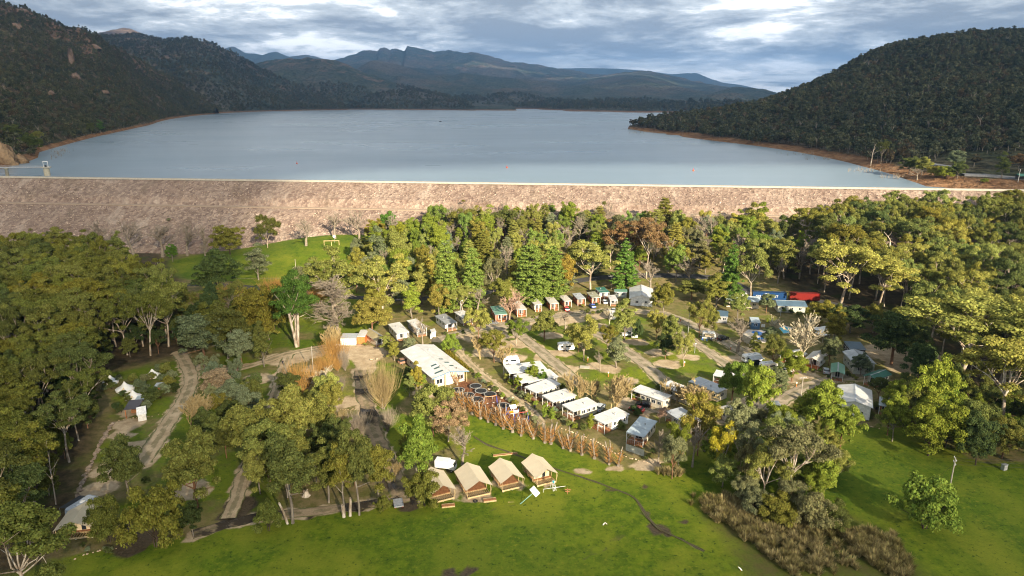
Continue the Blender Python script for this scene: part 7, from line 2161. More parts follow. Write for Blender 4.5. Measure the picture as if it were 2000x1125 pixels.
# ================================================================== people
def person(u, v, rot, label, shirt, pants, z=0.0, pose='stand', hair=(0.03, 0.02, 0.015), pos=None):
    p = G(u, v, z) if pos is None else np.array(pos, float)
    k = 1.0
    J = {'pel': (0, 0, 0.95), 'wai': (0, 0.0, 1.12), 'che': (0, 0.0, 1.32), 'nec': (0, 0.0, 1.48), 'hea': (0, 0.02, 1.58), 'top': (0, 0.02, 1.73),
         'shl': (-0.19, 0, 1.41), 'ell': (-0.25, -0.02, 1.13), 'wrl': (-0.24, 0.08, 0.90), 'hal': (-0.235, 0.11, 0.80), 'shr': (0.19, 0, 1.41), 'elr': (0.25, -0.02, 1.13), 'wrr': (0.24, 0.08, 0.90), 'har': (0.235, 0.11, 0.80),
         'hil': (-0.10, 0, 0.90), 'knl': (-0.11, 0.03, 0.50), 'anl': (-0.11, 0, 0.09), 'tol': (-0.12, 0.17, 0.04), 'hir': (0.10, 0, 0.90), 'knr': (0.11, 0.03, 0.50), 'anr': (0.11, 0, 0.09), 'tor': (0.12, 0.17, 0.04)}
    if pose == 'walk':
        J['knl'] = (-0.11, 0.18, 0.52); J['anl'] = (-0.11, 0.24, 0.10); J['tol'] = (-0.11, 0.41, 0.08)
        J['knr'] = (0.11, -0.06, 0.50); J['anr'] = (0.11, -0.24, 0.12); J['tor'] = (0.11, -0.10, 0.04)
        J['wrl'] = (-0.24, -0.14, 0.92); J['hal'] = (-0.24, -0.15, 0.82); J['wrr'] = (0.24, 0.22, 0.95); J['har'] = (0.24, 0.28, 0.86)
    if pose == 'reach':
        J['elr'] = (0.26, 0.18, 1.50); J['wrr'] = (0.22, 0.30, 1.74); J['har'] = (0.21, 0.34, 1.83); J['ell'] = (-0.26, 0.18, 1.48); J['wrl'] = (-0.20, 0.30, 1.72); J['hal'] = (-0.19, 0.33, 1.81)
        J['knl'] = (-0.11, 0.22, 0.62); J['anl'] = (-0.11, 0.12, 0.30); J['tol'] = (-0.11, 0.28, 0.26)
    rad = {'pel': 0.15, 'wai': 0.135, 'che': 0.16, 'nec': 0.065, 'hea': 0.09, 'top': 0.075, 'shl': 0.075, 'ell': 0.05, 'wrl': 0.038, 'hal': 0.045, 'shr': 0.075, 'elr': 0.05, 'wrr': 0.038, 'har': 0.045,
           'hil': 0.10, 'knl': 0.07, 'anl': 0.05, 'tol': 0.04, 'hir': 0.10, 'knr': 0.07, 'anr': 0.05, 'tor': 0.04}
    E = [('pel', 'wai'), ('wai', 'che'), ('che', 'nec'), ('nec', 'hea'), ('hea', 'top'), ('che', 'shl'), ('shl', 'ell'), ('ell', 'wrl'), ('wrl', 'hal'), ('che', 'shr'), ('shr', 'elr'), ('elr', 'wrr'), ('wrr', 'har'), ('pel', 'hil'), ('hil', 'knl'), ('knl', 'anl'), ('anl', 'tol'), ('pel', 'hir'), ('hir', 'knr'), ('knr', 'anr'), ('anr', 'tor')]
    names = list(J)
    me = bpy.data.meshes.new("person")
    me.from_pydata([J[n] for n in names], [(names.index(a), names.index(b)) for a, b in E], [])
    m, t, out = new_mat("clothes_%d" % len(bpy.data.materials))
    sp_ = t.n('ShaderNodeSeparateXYZ'); t.l(obj_vec(t), sp_.inputs[0])
    zz = sp_.outputs[2]
    c = t.mix(t.math('GREATER_THAN', zz, 0.98), pants, shirt)
    c = t.mix(t.math('GREATER_THAN', zz, 1.47 if pose != 'reach' else 1.49), c, (0.42, 0.26, 0.19))
    c = t.mix(t.math('GREATER_THAN', zz, 1.665), c, hair if pose != 'reach' else (0.30, 0.18, 0.12))
    c = t.mix(t.math('GREATER_THAN', 0.10, zz), c, (0.03, 0.025, 0.02))
    principled(t, out, c, 0.85, spec=0.1)
    me.materials.append(m)
    o = link("person", me, None, (p[0], p[1], p[2] + (float(ground_z(p[0], p[1])) if pos is None else 0)), rot)
    tag(o, label, "person")
    o.scale = (1.02, 1.02, 1.02)
    sk = o.modifiers.new("skin", 'SKIN'); sk.use_smooth_shade = True
    for i, n in enumerate(names):
        me.skin_vertices[0].data[i].radius = (rad[n], rad[n])
        me.skin_vertices[0].data[i].use_root = (n == 'pel')
    ss = o.modifiers.new("smooth", 'SUBSURF'); ss.levels = 1; ss.render_levels = 1
    return o
person(1044.5, 801, R(150), "person in dark clothes walking on the sandy path", (0.03, 0.035, 0.06), (0.03, 0.03, 0.04), pose='walk')
person(553, 712, R(20), "person in dark clothes at the head of the narrow track", (0.03, 0.03, 0.035), (0.04, 0.04, 0.05), pose='walk')
person(535, 784, R(200), "person in black walking down the narrow sandy track", (0.02, 0.02, 0.022), (0.03, 0.03, 0.035), pose='walk')
person(1368, 663, R(90), "person in blue beside the camper awning", (0.05, 0.10, 0.30), (0.03, 0.03, 0.04))
person(1389, 667, R(190), "person in navy standing under the tan awning", (0.02, 0.03, 0.08), (0.03, 0.03, 0.04))
person(1397, 666, R(250), "person in black at the right end of the tan awning", (0.02, 0.02, 0.02), (0.03, 0.03, 0.035))

# folding chairs round the camper
def folding_chair(u, v, rot, lab, m):
    p = G(u, v)
    e = empty("folding_chair", (p[0], p[1], float(ground_z(p[0], p[1]))), rot, lab, "chair")
    part("seat", box(-0.26, 0.26, -0.24, 0.24, 0.42, 0.46), m, e)
    part("backrest", box(-0.26, 0.26, 0.22, 0.27, 0.50, 1.0), m, e)
    for x in (-0.24, 0.24):
        part("leg", tube_np((x, -0.25, 0), (x, 0.25, 0.46), 0.02, 0.02, 4), M_STEEL, e)
        part("leg", tube_np((x, 0.25, 0), (x, -0.22, 0.46), 0.02, 0.02, 4), M_STEEL, e)
folding_chair(1372, 666, 0.4, "blue folding chair left of the camper awning", PAINT['blue'])
folding_chair(1380, 668, -0.3, "navy folding chair in front of the camper awning", PAINT['navy'])
folding_chair(1402, 668, 1.2, "black folding chair right of the camper awning", M_BLACK)
# ================================================================== playground
def trampoline(zx, zy, label, net=True, r=1.9):
    u, v = 880 + zx / 7.03, 700 + zy / 7.03
    p = G(u, v + 2.5)
    e = empty("trampoline", (p[0], p[1], 0.0), 0, label, "trampoline", "black trampolines of the playground")
    V, F = lathe([(r * 0.86, 0.86), (r * 0.86, 0.90), (r * 0.0, 0.88)], 20); part("mat", (V, F), M_BLACK, e)
    V, F = lathe([(r * 0.87, 0.86), (r, 0.84), (r, 0.93), (r * 0.87, 0.92)], 20); part("frame_pad", (V, F), plain("pad", (0.30, 0.30, 0.29), 0.7), e)
    for k in range(4):
        a = 0.4 + k * 1.571
        part("leg", tube_np((math.cos(a) * r * 0.95, math.sin(a) * r * 0.95, 0), (math.cos(a) * r * 0.95, math.sin(a) * r * 0.95, 0.84), 0.04, 0.04, 5), M_STEEL, e)
    if net:
        for k in range(6):
            a = 0.4 + k * 1.047
            part("net_pole", tube_np((math.cos(a) * r, math.sin(a) * r, 0.3), (math.cos(a) * r, math.sin(a) * r, 2.6), 0.035, 0.035, 5), M_BLACK, e)
        V, F = lathe([(r, 2.55), (r, 2.62)], 24); part("net_hoop", (V, F), M_BLACK, e)
for (x, y, n, lab) in ((345, 395, True, "trampoline with net at the top of the mulch bed"), (420, 462, False, "trampoline in the middle of the mulch bed without net"), (545, 510, True, "trampoline with net and red blue frame beside the boulders"), (110, 450, False, "leftmost trampoline near the games hall wall"),
                       (245, 520, True, "trampoline left of centre behind the pollard row"), (370, 580, False, "trampoline close behind the pollard trunks on the left"), (730, 665, False, "trampoline left of the coloured climbing frame"), (615, 738, True, "trampoline closest to the lawn behind the pollards")):
    trampoline(x, y, lab, n)
C_B, C_O, C_R, C_W = plain("play_blue", (0.02, 0.07, 0.42), 0.4), plain("play_orange", (0.75, 0.22, 0.02), 0.4), plain("play_red", (0.60, 0.03, 0.02), 0.4), plain("play_white", (0.75, 0.76, 0.78), 0.4)
def play_tower():
    p = G(1001, 812)
    e = empty("climbing_frame", (p[0], p[1], 0), R(20), "white blue and orange climbing frame with slide", "play equipment")
    for x in (-1.4, 0, 1.4):
        for y in (-1, 1):
            part("post", tube_np((x, y, 0), (x, y, 3.0 if x == 0 else 2.4), 0.07, 0.07, 6), C_B if x else C_W, e)
    part("platform", box(-1.45, 1.45, -1.05, 1.05, 1.15, 1.25), C_W, e)
    part("panel", box(-1.4, -0.1, -1.08, -1.02, 1.3, 2.1), C_O, e)
    part("panel", box(0.1, 1.4, -1.08, -1.02, 1.3, 2.1), C_W, e)
    part("panel", box(1.36, 1.42, -0.9, 0.9, 1.3, 2.1), C_O, e)
    part("roof", [(np.array([(-0.9, -1.1, 2.7), (0.9, -1.1, 2.7), (0.9, 0, 3.4), (-0.9, 0, 3.4), (0.9, 1.1, 2.7), (-0.9, 1.1, 2.7)]), [(0, 1, 2, 3), (3, 2, 4, 5)])], C_W, e)
    V = np.array([(-1.45, -0.35, 1.25), (-1.45, 0.35, 1.25), (-3.4, -0.35, 0.2), (-3.4, 0.35, 0.2)])
    V = np.concatenate([V, V - np.array([0, 0, 0.05])])
    part("slide", (V, [(0, 1, 3, 2), (4, 6, 7, 5), (0, 2, 6, 4), (1, 5, 7, 3), (2, 3, 7, 6), (0, 4, 5, 1)]), C_B, e)
    for k in range(5):
        part("rung", tube_np((1.45 + 0.12 * k, -0.4, 1.2 - 0.25 * k), (1.45 + 0.12 * k, 0.4, 1.2 - 0.25 * k), 0.03, 0.03, 5), C_R, e)
play_tower()
def swing(u, v, rot, label, cl, cb, n=2):
    p = G(u, v)
    e = empty("swing_set", (p[0], p[1], 0), rot, label, "swing")
    for x in (-1.8, 1.8):
        for y in (-1.0, 1.0):
            part("leg", tube_np((x * 1.12, y, 0), (x, 0, 2.6), 0.05, 0.05, 6), cl, e)
    part("crossbar", tube_np((-1.9, 0, 2.6), (1.9, 0, 2.6), 0.06, 0.06, 6), cb, e)
    for k in range(n):
        x = -0.9 + 1.8 * k / max(n - 1, 1)
        s = part("seat", box(x - 0.25, x + 0.25, -0.1, 0.1, 0.5, 0.55), C_W, e)
        part("chain", [tube_np((x - 0.22, 0, 0.55), (x - 0.22, 0, 2.6), 0.012, 0.012, 3), tube_np((x + 0.22, 0, 0.55), (x + 0.22, 0, 2.6), 0.012, 0.012, 3)], M_STEEL, e)
swing(958, 790, R(15), "blue legged swing set with orange bar behind the pollards", C_B, C_O)
swing(1018, 822, R(10), "small blue and red swing set at the end of the mulch bed", C_B, C_R)
M_BOULDER = plain("sandstone", (0.50, 0.37, 0.25), 0.95, 0, 0.3, 1.2)
_bm = [rock_mesh("boulder_%d" % i, 80 + i, M_BOULDER) for i in range(4)]
for i, (zx, zy) in enumerate([(530, 430), (605, 440), (690, 505), (703, 550), (775, 572), (815, 645), (845, 545), (912, 660), (1035, 735), (1010, 755), (1115, 800), (1130, 720), (1160, 745), (650, 455)]):
    p = G(880 + zx / 7.03, 700 + zy / 7.03)
    o = link("boulder", _bm[i % 4], None, (p[0], p[1], 0.2), i * 1.3)
    s = 1.1 + 0.5 * ((i * 7) % 5) / 5
    o.scale = (s, s, s * 0.9)
    tag(o, "sandstone boulder lining the path beside the trampolines", "boulder", "boulders along the playground path")
for i, (u, v) in enumerate([(725, 703), (736, 702)]):
    p = G(u, v)
    o = link("boulder", _bm[i], None, (p[0], p[1], 0.2), i * 1.3); o.scale = (1.0, 1.0, 0.9)
    tag(o, ["left", "right"][i] + " one of two pale stones on the yard edge grass", "boulder")
def stone_row(pts, step, size, label, name="stone_edging", seed=0, mat=M_BOULDER):
    r_ = np.random.default_rng(seed)
    W_ = [G(u, v)[:2] for u, v in pts]
    pcs = []
    base = [(np.array([v.co[:] for v in m.vertices]), [tuple(p.vertices) for p in m.polygons]) for m in _bm]
    for a, b in zip(W_[:-1], W_[1:]):
        L = np.hypot(*(b - a)); n = max(1, int(L / step))
        for k in range(n):
            q = a + (b - a) * (k + r_.uniform(-0.3, 0.3)) / n + r_.normal(size=2) * size * 0.2
            V, F = base[r_.integers(0, 4)]
            an = r_.uniform(0, 6.28); s = size * r_.uniform(0.6, 1.3)
            M = np.array([[math.cos(an), -math.sin(an), 0], [math.sin(an), math.cos(an), 0], [0, 0, 0.9]])
            pcs.append(((V * s) @ M.T + np.array([q[0], q[1], float(ground_z(q[0], q[1])) + s * 0.15]), F))
    V, F = joinp(pcs)
    o = link(name, np_mesh(name, V, F, [mat]))
    tag(o, label, None, None, 'stuff')
M_GREYSTONE = plain("grey_stone", (0.26, 0.20, 0.15), 0.95, 0, 0.35, 0.8)
stone_row([(150, 975), (160, 945), (175, 915), (190, 880), (205, 850), (222, 825)], 0.6, 1.1, "rough stone retaining wall along the left tent sites", "stone_wall", 1, M_GREYSTONE)
stone_row([(150, 1092), (165, 1085), (190, 1078), (225, 1073), (238, 1066), (238, 1050), (240, 1040)], 0.7, 0.45, "pale stones edging the bed at lower left", seed=2)
stone_row([(1100, 838), (1130, 850), (1165, 862), (1200, 885), (1230, 895), (1262, 903), (1295, 905)], 0.8, 0.5, "pale stones edging the beds below the white cabins", seed=3)
stone_row([(1616, 738), (1632, 746), (1660, 748), (1680, 746)], 0.8, 0.45, "pale stones edging the bed of the mint green hut", seed=4)
stone_row([(1640, 822), (1670, 825), (1700, 832), (1722, 838)], 0.8, 0.45, "pale stones edging the white hall lawn", seed=5)
stone_row([(232, 820), (262, 816), (300, 812), (318, 808), (330, 800)], 0.8, 0.4, "pale stones edging the tent garden", seed=6)
stone_row([(1575, 722), (1592, 727), (1608, 722)], 0.7, 0.4, "pale stones edging the orange cabin bed", seed=7)
stone_row([(660, 800), (680, 800), (700, 799)], 0.7, 0.4, "pale stones edging the small lawn by the muddy track", seed=8)

# ================================================================== poles, lamps and fences
def pole_z(u, vb, vt):
    p = G(u, vb); z = float(ground_z(p[0], p[1]))
    if z > 0.5: p = G(u, vb, z)
    return p, z, height_to(u, vt, p[0], p[1]) - z
def lamp_post(u, vb, vt, label, arm=0.0, rot=0.0):
    p, z, h = pole_z(u, vb, vt)
    e = empty("lamp_post", (p[0], p[1], z), rot, label, "lamp post")
    part("pole", tube_np((0, 0, 0), (0, 0, h), 0.12, 0.08, 8), M_STEEL, e, True)
    if arm:
        part("arm", tube_np((0, 0, h - 0.05), (arm, 0, h + 0.1), 0.05, 0.04, 6), M_STEEL, e)
    part("lamp_head", bevel_body([(arm - 0.1, h + 0.05), (arm + 0.55, h + 0.05), (arm + 0.5, h + 0.2), (arm - 0.05, h + 0.24)], 0.35, 0.06), M_POSTW, e)
lamp_post(313, 551, 507, "tall lamp post at the left of the back field")
lamp_post(1343.5, 654, 607, "tall pale lamp post beside the gravel camp road", 0.6)
lamp_post(1356.5, 690, 672, "short white lamp post below the camper awning")
lamp_post(1524, 616, 599, "lamp post with side arm before the blue roofed lodge", 0.9)
lamp_post(900, 628, 588, "wooden lamp post beside the white cabin behind the games hall", 0.5)
def power_pole(u, vb, vt, label, rot=0.0, cross=2, hw=1.1):
    p, z, h = pole_z(u, vb, vt)
    e = empty("power_pole", (p[0], p[1], z), rot, label, "power pole")
    part("pole", tube_np((0, 0, 0), (0, 0, h), 0.17, 0.12, 8), plain("pole_wood", (0.34, 0.30, 0.25), 0.9), e, True)
    for k in range(cross):
        zc = h - 0.35 - 1.0 * k
        ca = part("crossarm", box(-hw, hw, -0.06, 0.06, zc - 0.06, zc + 0.06), M_STEEL, e)
        for x in (-hw + 0.1, -hw * 0.4, hw * 0.4, hw - 0.1):
            part("insulator", lathe([(0.05, zc + 0.06), (0.08, zc + 0.12), (0.05, zc + 0.2), (0.07, zc + 0.26), (0.0, zc + 0.3)], 6, (x, 0, 0)), M_POSTW, ca)
    return p, z, h
power_pole(1563, 782, 736, "white topped power pole beside the gravel lane", R(10), 1)
p1, z1_, h1 = power_pole(1856, 946, 894, "power pole with wires on the right lawn", R(70), 2)
power_pole(578, 526, 506, "slim pole on the back field", 0, 0)
power_pole(1194, 566, 538, "pole with aerial behind the brick cabins", 0, 1, 1.5)
power_pole(613, 735, 676, "thin pole among the orange willows", 0, 0)
def wire(a, b, sag, label):
    n = 14
    P = [np.array(a) + (np.array(b) - np.array(a)) * i / n - np.array([0, 0, sag * 4 * (i / n) * (1 - i / n)]) for i in range(n + 1)]
    pcs = [tube_np(P[i], P[i + 1], 0.025, 0.025, 4) for i in range(n)]
    o = part("power_line", pcs, M_BLACK, None)
    tag(o, label, "wire")
far1 = G(2150, 905, 6.0)
for k, (dx, dz) in enumerate(((-0.6, -0.3), (0.6, -0.3), (-0.5, -1.3))):
    wire((p1[0] + dx * 0.4, p1[1] + dx, z1_ + h1 + dz), (far1[0], far1[1] + dx * 2, far1[2] + 1.5 + dz), 0.8, ["upper rear", "upper front", "lower"][k] + " wire running right from the pole on the lawn")
gp_ = G(1822, 940)
wire((p1[0], p1[1], z1_ + h1 - 1.6), (gp_[0], gp_[1], 0.1), 0.0, "stay wire slanting left from the pole on the lawn")
# meter box by the pole
bx_ = G(1960, 918)
o = empty("meter_box", (bx_[0], bx_[1], 0), R(20), "grey metal meter box behind the pole with wires", "box")
part("cabinet", box(-0.6, 0.6, -0.4, 0.4, 0.1, 1.5), M_STEEL, o)
part("lid", box(-0.66, 0.66, -0.46, 0.46, 1.503, 1.58), M_STEEL, o)
part("door", box(-0.5, 0.5, -0.44, -0.403, 0.2, 1.4), M_RAIL, o)
# powered site posts
def site_post(u, v, lab):
    p = G(u, v)
    e = empty("site_post", (p[0], p[1], float(ground_z(p[0], p[1]))), 0, lab, "post", "orange power posts on the camp sites")
    part("post", box(-0.11, 0.11, -0.11, 0.11, 0, 1.15), WL['orange'], e)
    part("meter_cap", box(-0.16, 0.16, -0.16, 0.16, 1.153, 1.55), M_POSTW, e)
for u, v, lab in ((1148, 706, "orange power post right of the large round gum"), (1188, 736, "orange power post beside the concrete pad"), (1336.5, 715, "orange power post at the foot of the pale trunked gum"), (1427, 683, "orange power post by the twiggy olive tree"), (1555, 755, "orange power post below the white power pole"), (1329, 628, "orange power post near the yellow olive tree")):
    site_post(u, v, lab)
pd = G(1142, 718)
o = link("concrete_pad", np_mesh("concrete_pad", *joinp([box(-1.6, 1.6, -1.1, 1.1, 0.0, 0.16)]), [M_CRETE]), None, (pd[0], pd[1], float(ground_z(pd[0], pd[1]))), R(-10))
tag(o, "pale concrete pad on the caravan grass", "slab")
def rail_fence(pts, label, h=1.2, step=2.6, rails=2, mat=M_BK_DARK):
    W_ = [G(u, v) for u, v in pts]
    e = empty("fence", tuple(W_[0]), 0, label, "fence")
    o0 = W_[0]
    for a, b in zip(W_[:-1], W_[1:]):
        L = np.linalg.norm(b - a); n = max(1, int(L / step))
        for k in range(n + 1):
            q = a + (b - a) * k / n - o0
            part("post", box(q[0] - 0.07, q[0] + 0.07, q[1] - 0.07, q[1] + 0.07, 0, h), mat, e)
        for r in range(rails):
            z = h * (0.45 + 0.42 * r)
            part("rail", tube_np(a - o0 + np.array([0, 0.1, z]), b - o0 + np.array([0, 0.1, z]), 0.05, 0.05, 4), mat, e)
rail_fence([(1742, 676), (1768, 698), (1795, 728)], "dark post and rail fence across the bare ground on the right")
rail_fence([(462, 546), (500, 545), (545, 545)], "low grey rail along the back field", 0.8, 5.0, 1, M_BK_GREY)
# slatted screen of the pale blue cabin
def lattice():
    a, b = G(1222, 880), G(1257, 892)
    L = np.linalg.norm(b - a); rot = math.atan2(b[1] - a[1], b[0] - a[0])
    e = empty("screen_fence", tuple((a + b) / 2), rot, "sage slatted screen in front of the pale blue roofed cabin", "fence")
    n = 22
    for k in range(n):
        x = -L / 2 + L * (k + 0.5) / n
        part("slat", box(x - L / n * 0.42, x + L / n * 0.42, -0.02, 0.02, 0.1, 1.9), WL['sage'], e)
    for x in (-L / 2, 0, L / 2):
        part("post", box(x - 0.06, x + 0.06, 0.025, 0.12, 0, 2.0), WL['sage'], e)
lattice()

# ================================================================== pools
def pools():
    e = empty("swimming_pool", tuple(G(1482, 658)), 0, "two part blue swimming pool with paved edge", "pool")
    o0 = G(1482, 658); o0[2] = 0
    e.location = tuple(o0)
    M_PAV = plain("pool_paving", (0.52, 0.47, 0.42), 0.9); M_BLUE = plain("pool_water", (0.02, 0.20, 0.62), 0.08, 0, 0.08, 0.5, 0.6)
    def sheet(name, px, z0, z1, mat):
        P = [tuple((G(u, v) - o0)[:2]) for u, v in px]
        return part(name, ngon_prism(P, z0, z1), mat, e)
    sheet("paving", [(1448, 655), (1460, 644), (1500, 645), (1502, 660), (1494, 670), (1468, 668)], 0.0, 0.10, M_PAV)
    sheet("water", [(1464, 651), (1470, 647.5), (1484, 648), (1493, 652), (1484, 655.5), (1472, 655)], 0.103, 0.13, M_BLUE)
    sheet("water", [(1474, 662), (1478, 657.5), (1488, 658), (1492, 662), (1484, 664.5)], 0.103, 0.13, M_BLUE)
    e2 = empty("plunge_pool", tuple(G(1528, 648)), 0, "turquoise plunge pool right of the swimming pool", "pool")
    o1 = G(1528, 648); o1[2] = 0; e2.location = tuple(o1)
    P = [tuple((G(u, v) - o1)[:2]) for u, v in [(1521, 641), (1531, 638), (1543, 642), (1541, 650), (1530, 651)]]
    P2 = [((x) * 1.25, (y) * 1.25) for x, y in P]
    part("paving", ngon_prism(P2, 0, 0.10), M_PAV, e2)
    part("water", ngon_prism(P, 0.103, 0.13), plain("plunge_water", (0.02, 0.38, 0.52), 0.08, 0, 0.08, 0.5, 0.6), e2)
    a, b = G(1448, 668), G(1468, 678)
    L = np.linalg.norm(b - a); rot = math.atan2(b[1] - a[1], b[0] - a[0])
    s = empty("pool_screen", tuple((a + b) / 2), rot, "grey canvas wind screen left of the pools", "screen")
    part("canvas_panel", box(-L / 2, -0.02, -0.03, 0.03, 0.6, 3.0), WL['beige'], s)
    part("canvas_panel", box(0.02, L / 2, -0.03, 0.03, 0.6, 3.0), WL['beige'], s)
    for k in range(5):
        x = -L / 2 + L * k / 4
        part("post", tube_np((x, 0.06, 0), (x, 0.06, 3.05), 0.05, 0.05, 6), M_STEEL, s)
    V = np.array([(-L / 2, 0.04, 3.0), (L / 2, 0.04, 3.0), (L / 2, 3.6, 3.4), (-L / 2, 3.6, 3.4)]); V = np.concatenate([V, V + np.array([0, 0, 0.05])])
    part("shade_roof", (V, [(0, 1, 2, 3), (7, 6, 5, 4), (0, 1, 5, 4), (1, 2, 6, 5), (2, 3, 7, 6), (3, 0, 4, 7)]), WL['cream'], s)
    for k in (0, 1):
        x = -L / 2 + L * k
        part("post", tube_np((x, 3.5, 0), (x, 3.5, 3.4), 0.05, 0.05, 6), M_STEEL, s)
    for i, (u, v) in enumerate(((1480, 640), (1490, 641))):
        p = G(u, v)
        c = empty("sign_board", (p[0], p[1], 0), 0, ["left", "right"][i] + " one of two white boards behind the swimming pool", "sign")
        part("board", box(-0.7, 0.7, -0.03, 0.03, 0.5, 1.6), M_POSTW, c)
        for x in (-0.6, 0.6): part("post", box(x - 0.04, x + 0.04, 0.031, 0.09, 0, 1.6), M_STEEL, c)
    # closed shade umbrellas of white cloth
    for i, (u, v, lab) in enumerate(((1602, 655, "upper white shade sail right of the big pale bare tree"), (1608, 664, "lower white shade sail right of the big pale bare tree"))):
        p = G(u, v)
        c = empty("shade_sail", (p[0], p[1], 0), 0.4 * i, lab, "shade sail")
        V = []
        for a_ in range(7):
            for b_ in range(7):
                x, y = (a_ / 6 - 0.5) * 5, (b_ / 6 - 0.5) * 4
                V.append((x, y, 2.6 + 0.35 * (abs(x / 2.5) * abs(y / 2.0)) + 0.25 * (x / 2.5)))
        V = np.array(V); F = [tuple(q) for q in grid_faces(7, 7)]
        V2 = np.concatenate([V, V - np.array([0, 0, 0.03])]); F2 = F + [tuple(int(k) + 49 for k in q)[::-1] for q in F]
        part("cloth", (V2, F2), M_WHITEC, c, True)
        for sx in (-2.5, 2.5):
            for sy in (-2, 2): part("post", tube_np((sx, sy, 0), (sx, sy, 2.95 + 0.25 * sx / 2.5), 0.05, 0.05, 5), M_STEEL, c)
pools()

# ================================================================== things on the lawn
def timber_box(u, v, rot, L, w, h, label, name="timber_stack"):
    p = G(u, v)
    e = empty(name, (p[0], p[1], float(ground_z(p[0], p[1]))), rot, label, "timber")
    for k in range(3):
        for j in range(4):
            y = -w / 2 + w * (j + 0.5) / 4
            part("plank", box(-L / 2 + 0.03 * ((k + j) % 3), L / 2 - 0.04 * ((k * 2 + j) % 3), y - w * 0.115, y + w * 0.115, h * k / 3 + 0.004, h * (k + 1) / 3 - 0.004), M_DECK if k == 2 and j < 3 else M_TIMBER, e)
timber_box(875.5, 990, R(10), 2.9, 1.0, 0.45, "stack of red brown timber before the leftmost tent")
timber_box(956.5, 979.5, R(12), 2.9, 1.0, 0.5, "stack of red brown timber before the second tent")
timber_box(987, 888.5, R(12), 6.2, 0.7, 0.25, "long bundle of pale timber on grass behind the tents")
def pallet():
    p = G(997.5, 977)
    e = empty("pallet", (p[0], p[1], 0), R(95), "wooden pallet lying before the third tent", "pallet")
    for k in range(5): part("plank", box(-1.0, 1.0, -0.65 + k * 0.28, -0.65 + k * 0.28 + 0.2, 0.12, 0.15), M_TIMBER, e)
    for x in (-0.95, -0.05, 0.85): part("bearer", box(x, x + 0.1, -0.65, 0.67, 0.0, 0.117), M_TIMBER, e)
pallet()
def hoop():
    a, b = G(1014, 986), G(1043, 975)
    e = empty("basketball_hoop", tuple(a), 0, "basketball stand leaning over with white backboard on the lawn", "basketball hoop")
    h = 3.0
    top = np.array([b[0] - a[0], b[1] - a[1] - 0.6, 2.2])
    part("pole", tube_np((0, 0, 0), top, 0.07, 0.06, 6), plain("pole_teal", (0.20, 0.42, 0.40), 0.5), e)
    ax = np.array([0.75, 0.35, 0.55]); ax /= np.linalg.norm(ax); ay = np.array([-0.3, 0.2, 0.35]); ay -= ax * ay.dot(ax); ay /= np.linalg.norm(ay); az = np.cross(ax, ay)
    c = top + ax * 0.2
    V = np.array([c + ay * s1 * 1.05 + np.cross(ay, np.array([0.5, -0.7, 0.5]) / np.linalg.norm([0.5, -0.7, 0.5])) * s2 * 0.75 for s1, s2 in ((-1, -1), (1, -1), (1, 1), (-1, 1))])
    nrm = np.array([0.5, -0.7, 0.5]) / np.linalg.norm([0.5, -0.7, 0.5])
    V2 = np.concatenate([V, V - nrm * 0.05])
    bb = part("backboard", (V2, [(0, 1, 2, 3), (7, 6, 5, 4), (0, 1, 5, 4), (1, 2, 6, 5), (2, 3, 7, 6), (3, 0, 4, 7)]), M_POSTW, e)
    cc = V.mean(0) + nrm * 0.012
    t1 = (V[1] - V[0]) / np.linalg.norm(V[1] - V[0]); t2 = (V[3] - V[0]) / np.linalg.norm(V[3] - V[0])
    pcs = []
    for s in (-1, 1):
        pcs.append(tube_np(cc + t1 * s * 0.3 - t2 * 0.3, cc + t1 * s * 0.3 + t2 * 0.3, 0.03, 0.03, 4)); pcs.append(tube_np(cc + t2 * s * 0.3 - t1 * 0.3, cc + t2 * s * 0.3 + t1 * 0.3, 0.03, 0.03, 4))
    part("target_square", pcs, M_BLACK, bb)
    an = np.arange(13) * 2 * math.pi / 12
    R_ = [cc + nrm * 0.35 - t2 * 0.35 + 0.23 * (math.cos(x) * nrm + math.sin(x) * t1) for x in an]
    part("rim", [tube_np(R_[i], R_[i + 1], 0.02, 0.02, 4) for i in range(12)], C_O, e)
hoop()
def balance_bar():
    a, b = G(1061, 963), G(1104, 957)
    e = empty("wash_stand", tuple(a), 0, "long pale rail with a timber cross post at the right tent", "rail")
    d = b - a
    part("rail", tube_np((0, 0, 1.0), (d[0], d[1], 1.0), 0.05, 0.05, 5), M_POSTW, e)
    for f in (0.0, 0.5): part("leg", tube_np((d[0] * f, d[1] * f, 0), (d[0] * f, d[1] * f, 1.0), 0.04, 0.04, 5), M_POSTW, e)
    q = (G(1108, 966) - a)
    part("post", box(q[0] - 0.08, q[0] + 0.08, q[1] - 0.08, q[1] + 0.08, 0, 1.7), M_DECK, e)
    part("cross_board", box(q[0] - 0.6, q[0] + 0.8, q[1] - 0.11, q[1] - 0.083, 1.2, 1.45), M_DECK, e)
    part("cross_board", box(q[0] - 0.5, q[0] + 0.6, q[1] - 0.11, q[1] - 0.083, 0.75, 0.95), M_DECK, e)
    an = [G(u, v) - a for u, v in ((1061, 963), (1064, 968), (1070, 971), (1079, 971))]
    part("hose", [tube_np(an[i] + np.array([0, 0, 0.05]), an[i + 1] + np.array([0, 0, 0.05]), 0.04, 0.04, 5) for i in range(3)], M_POSTW, e)
balance_bar()
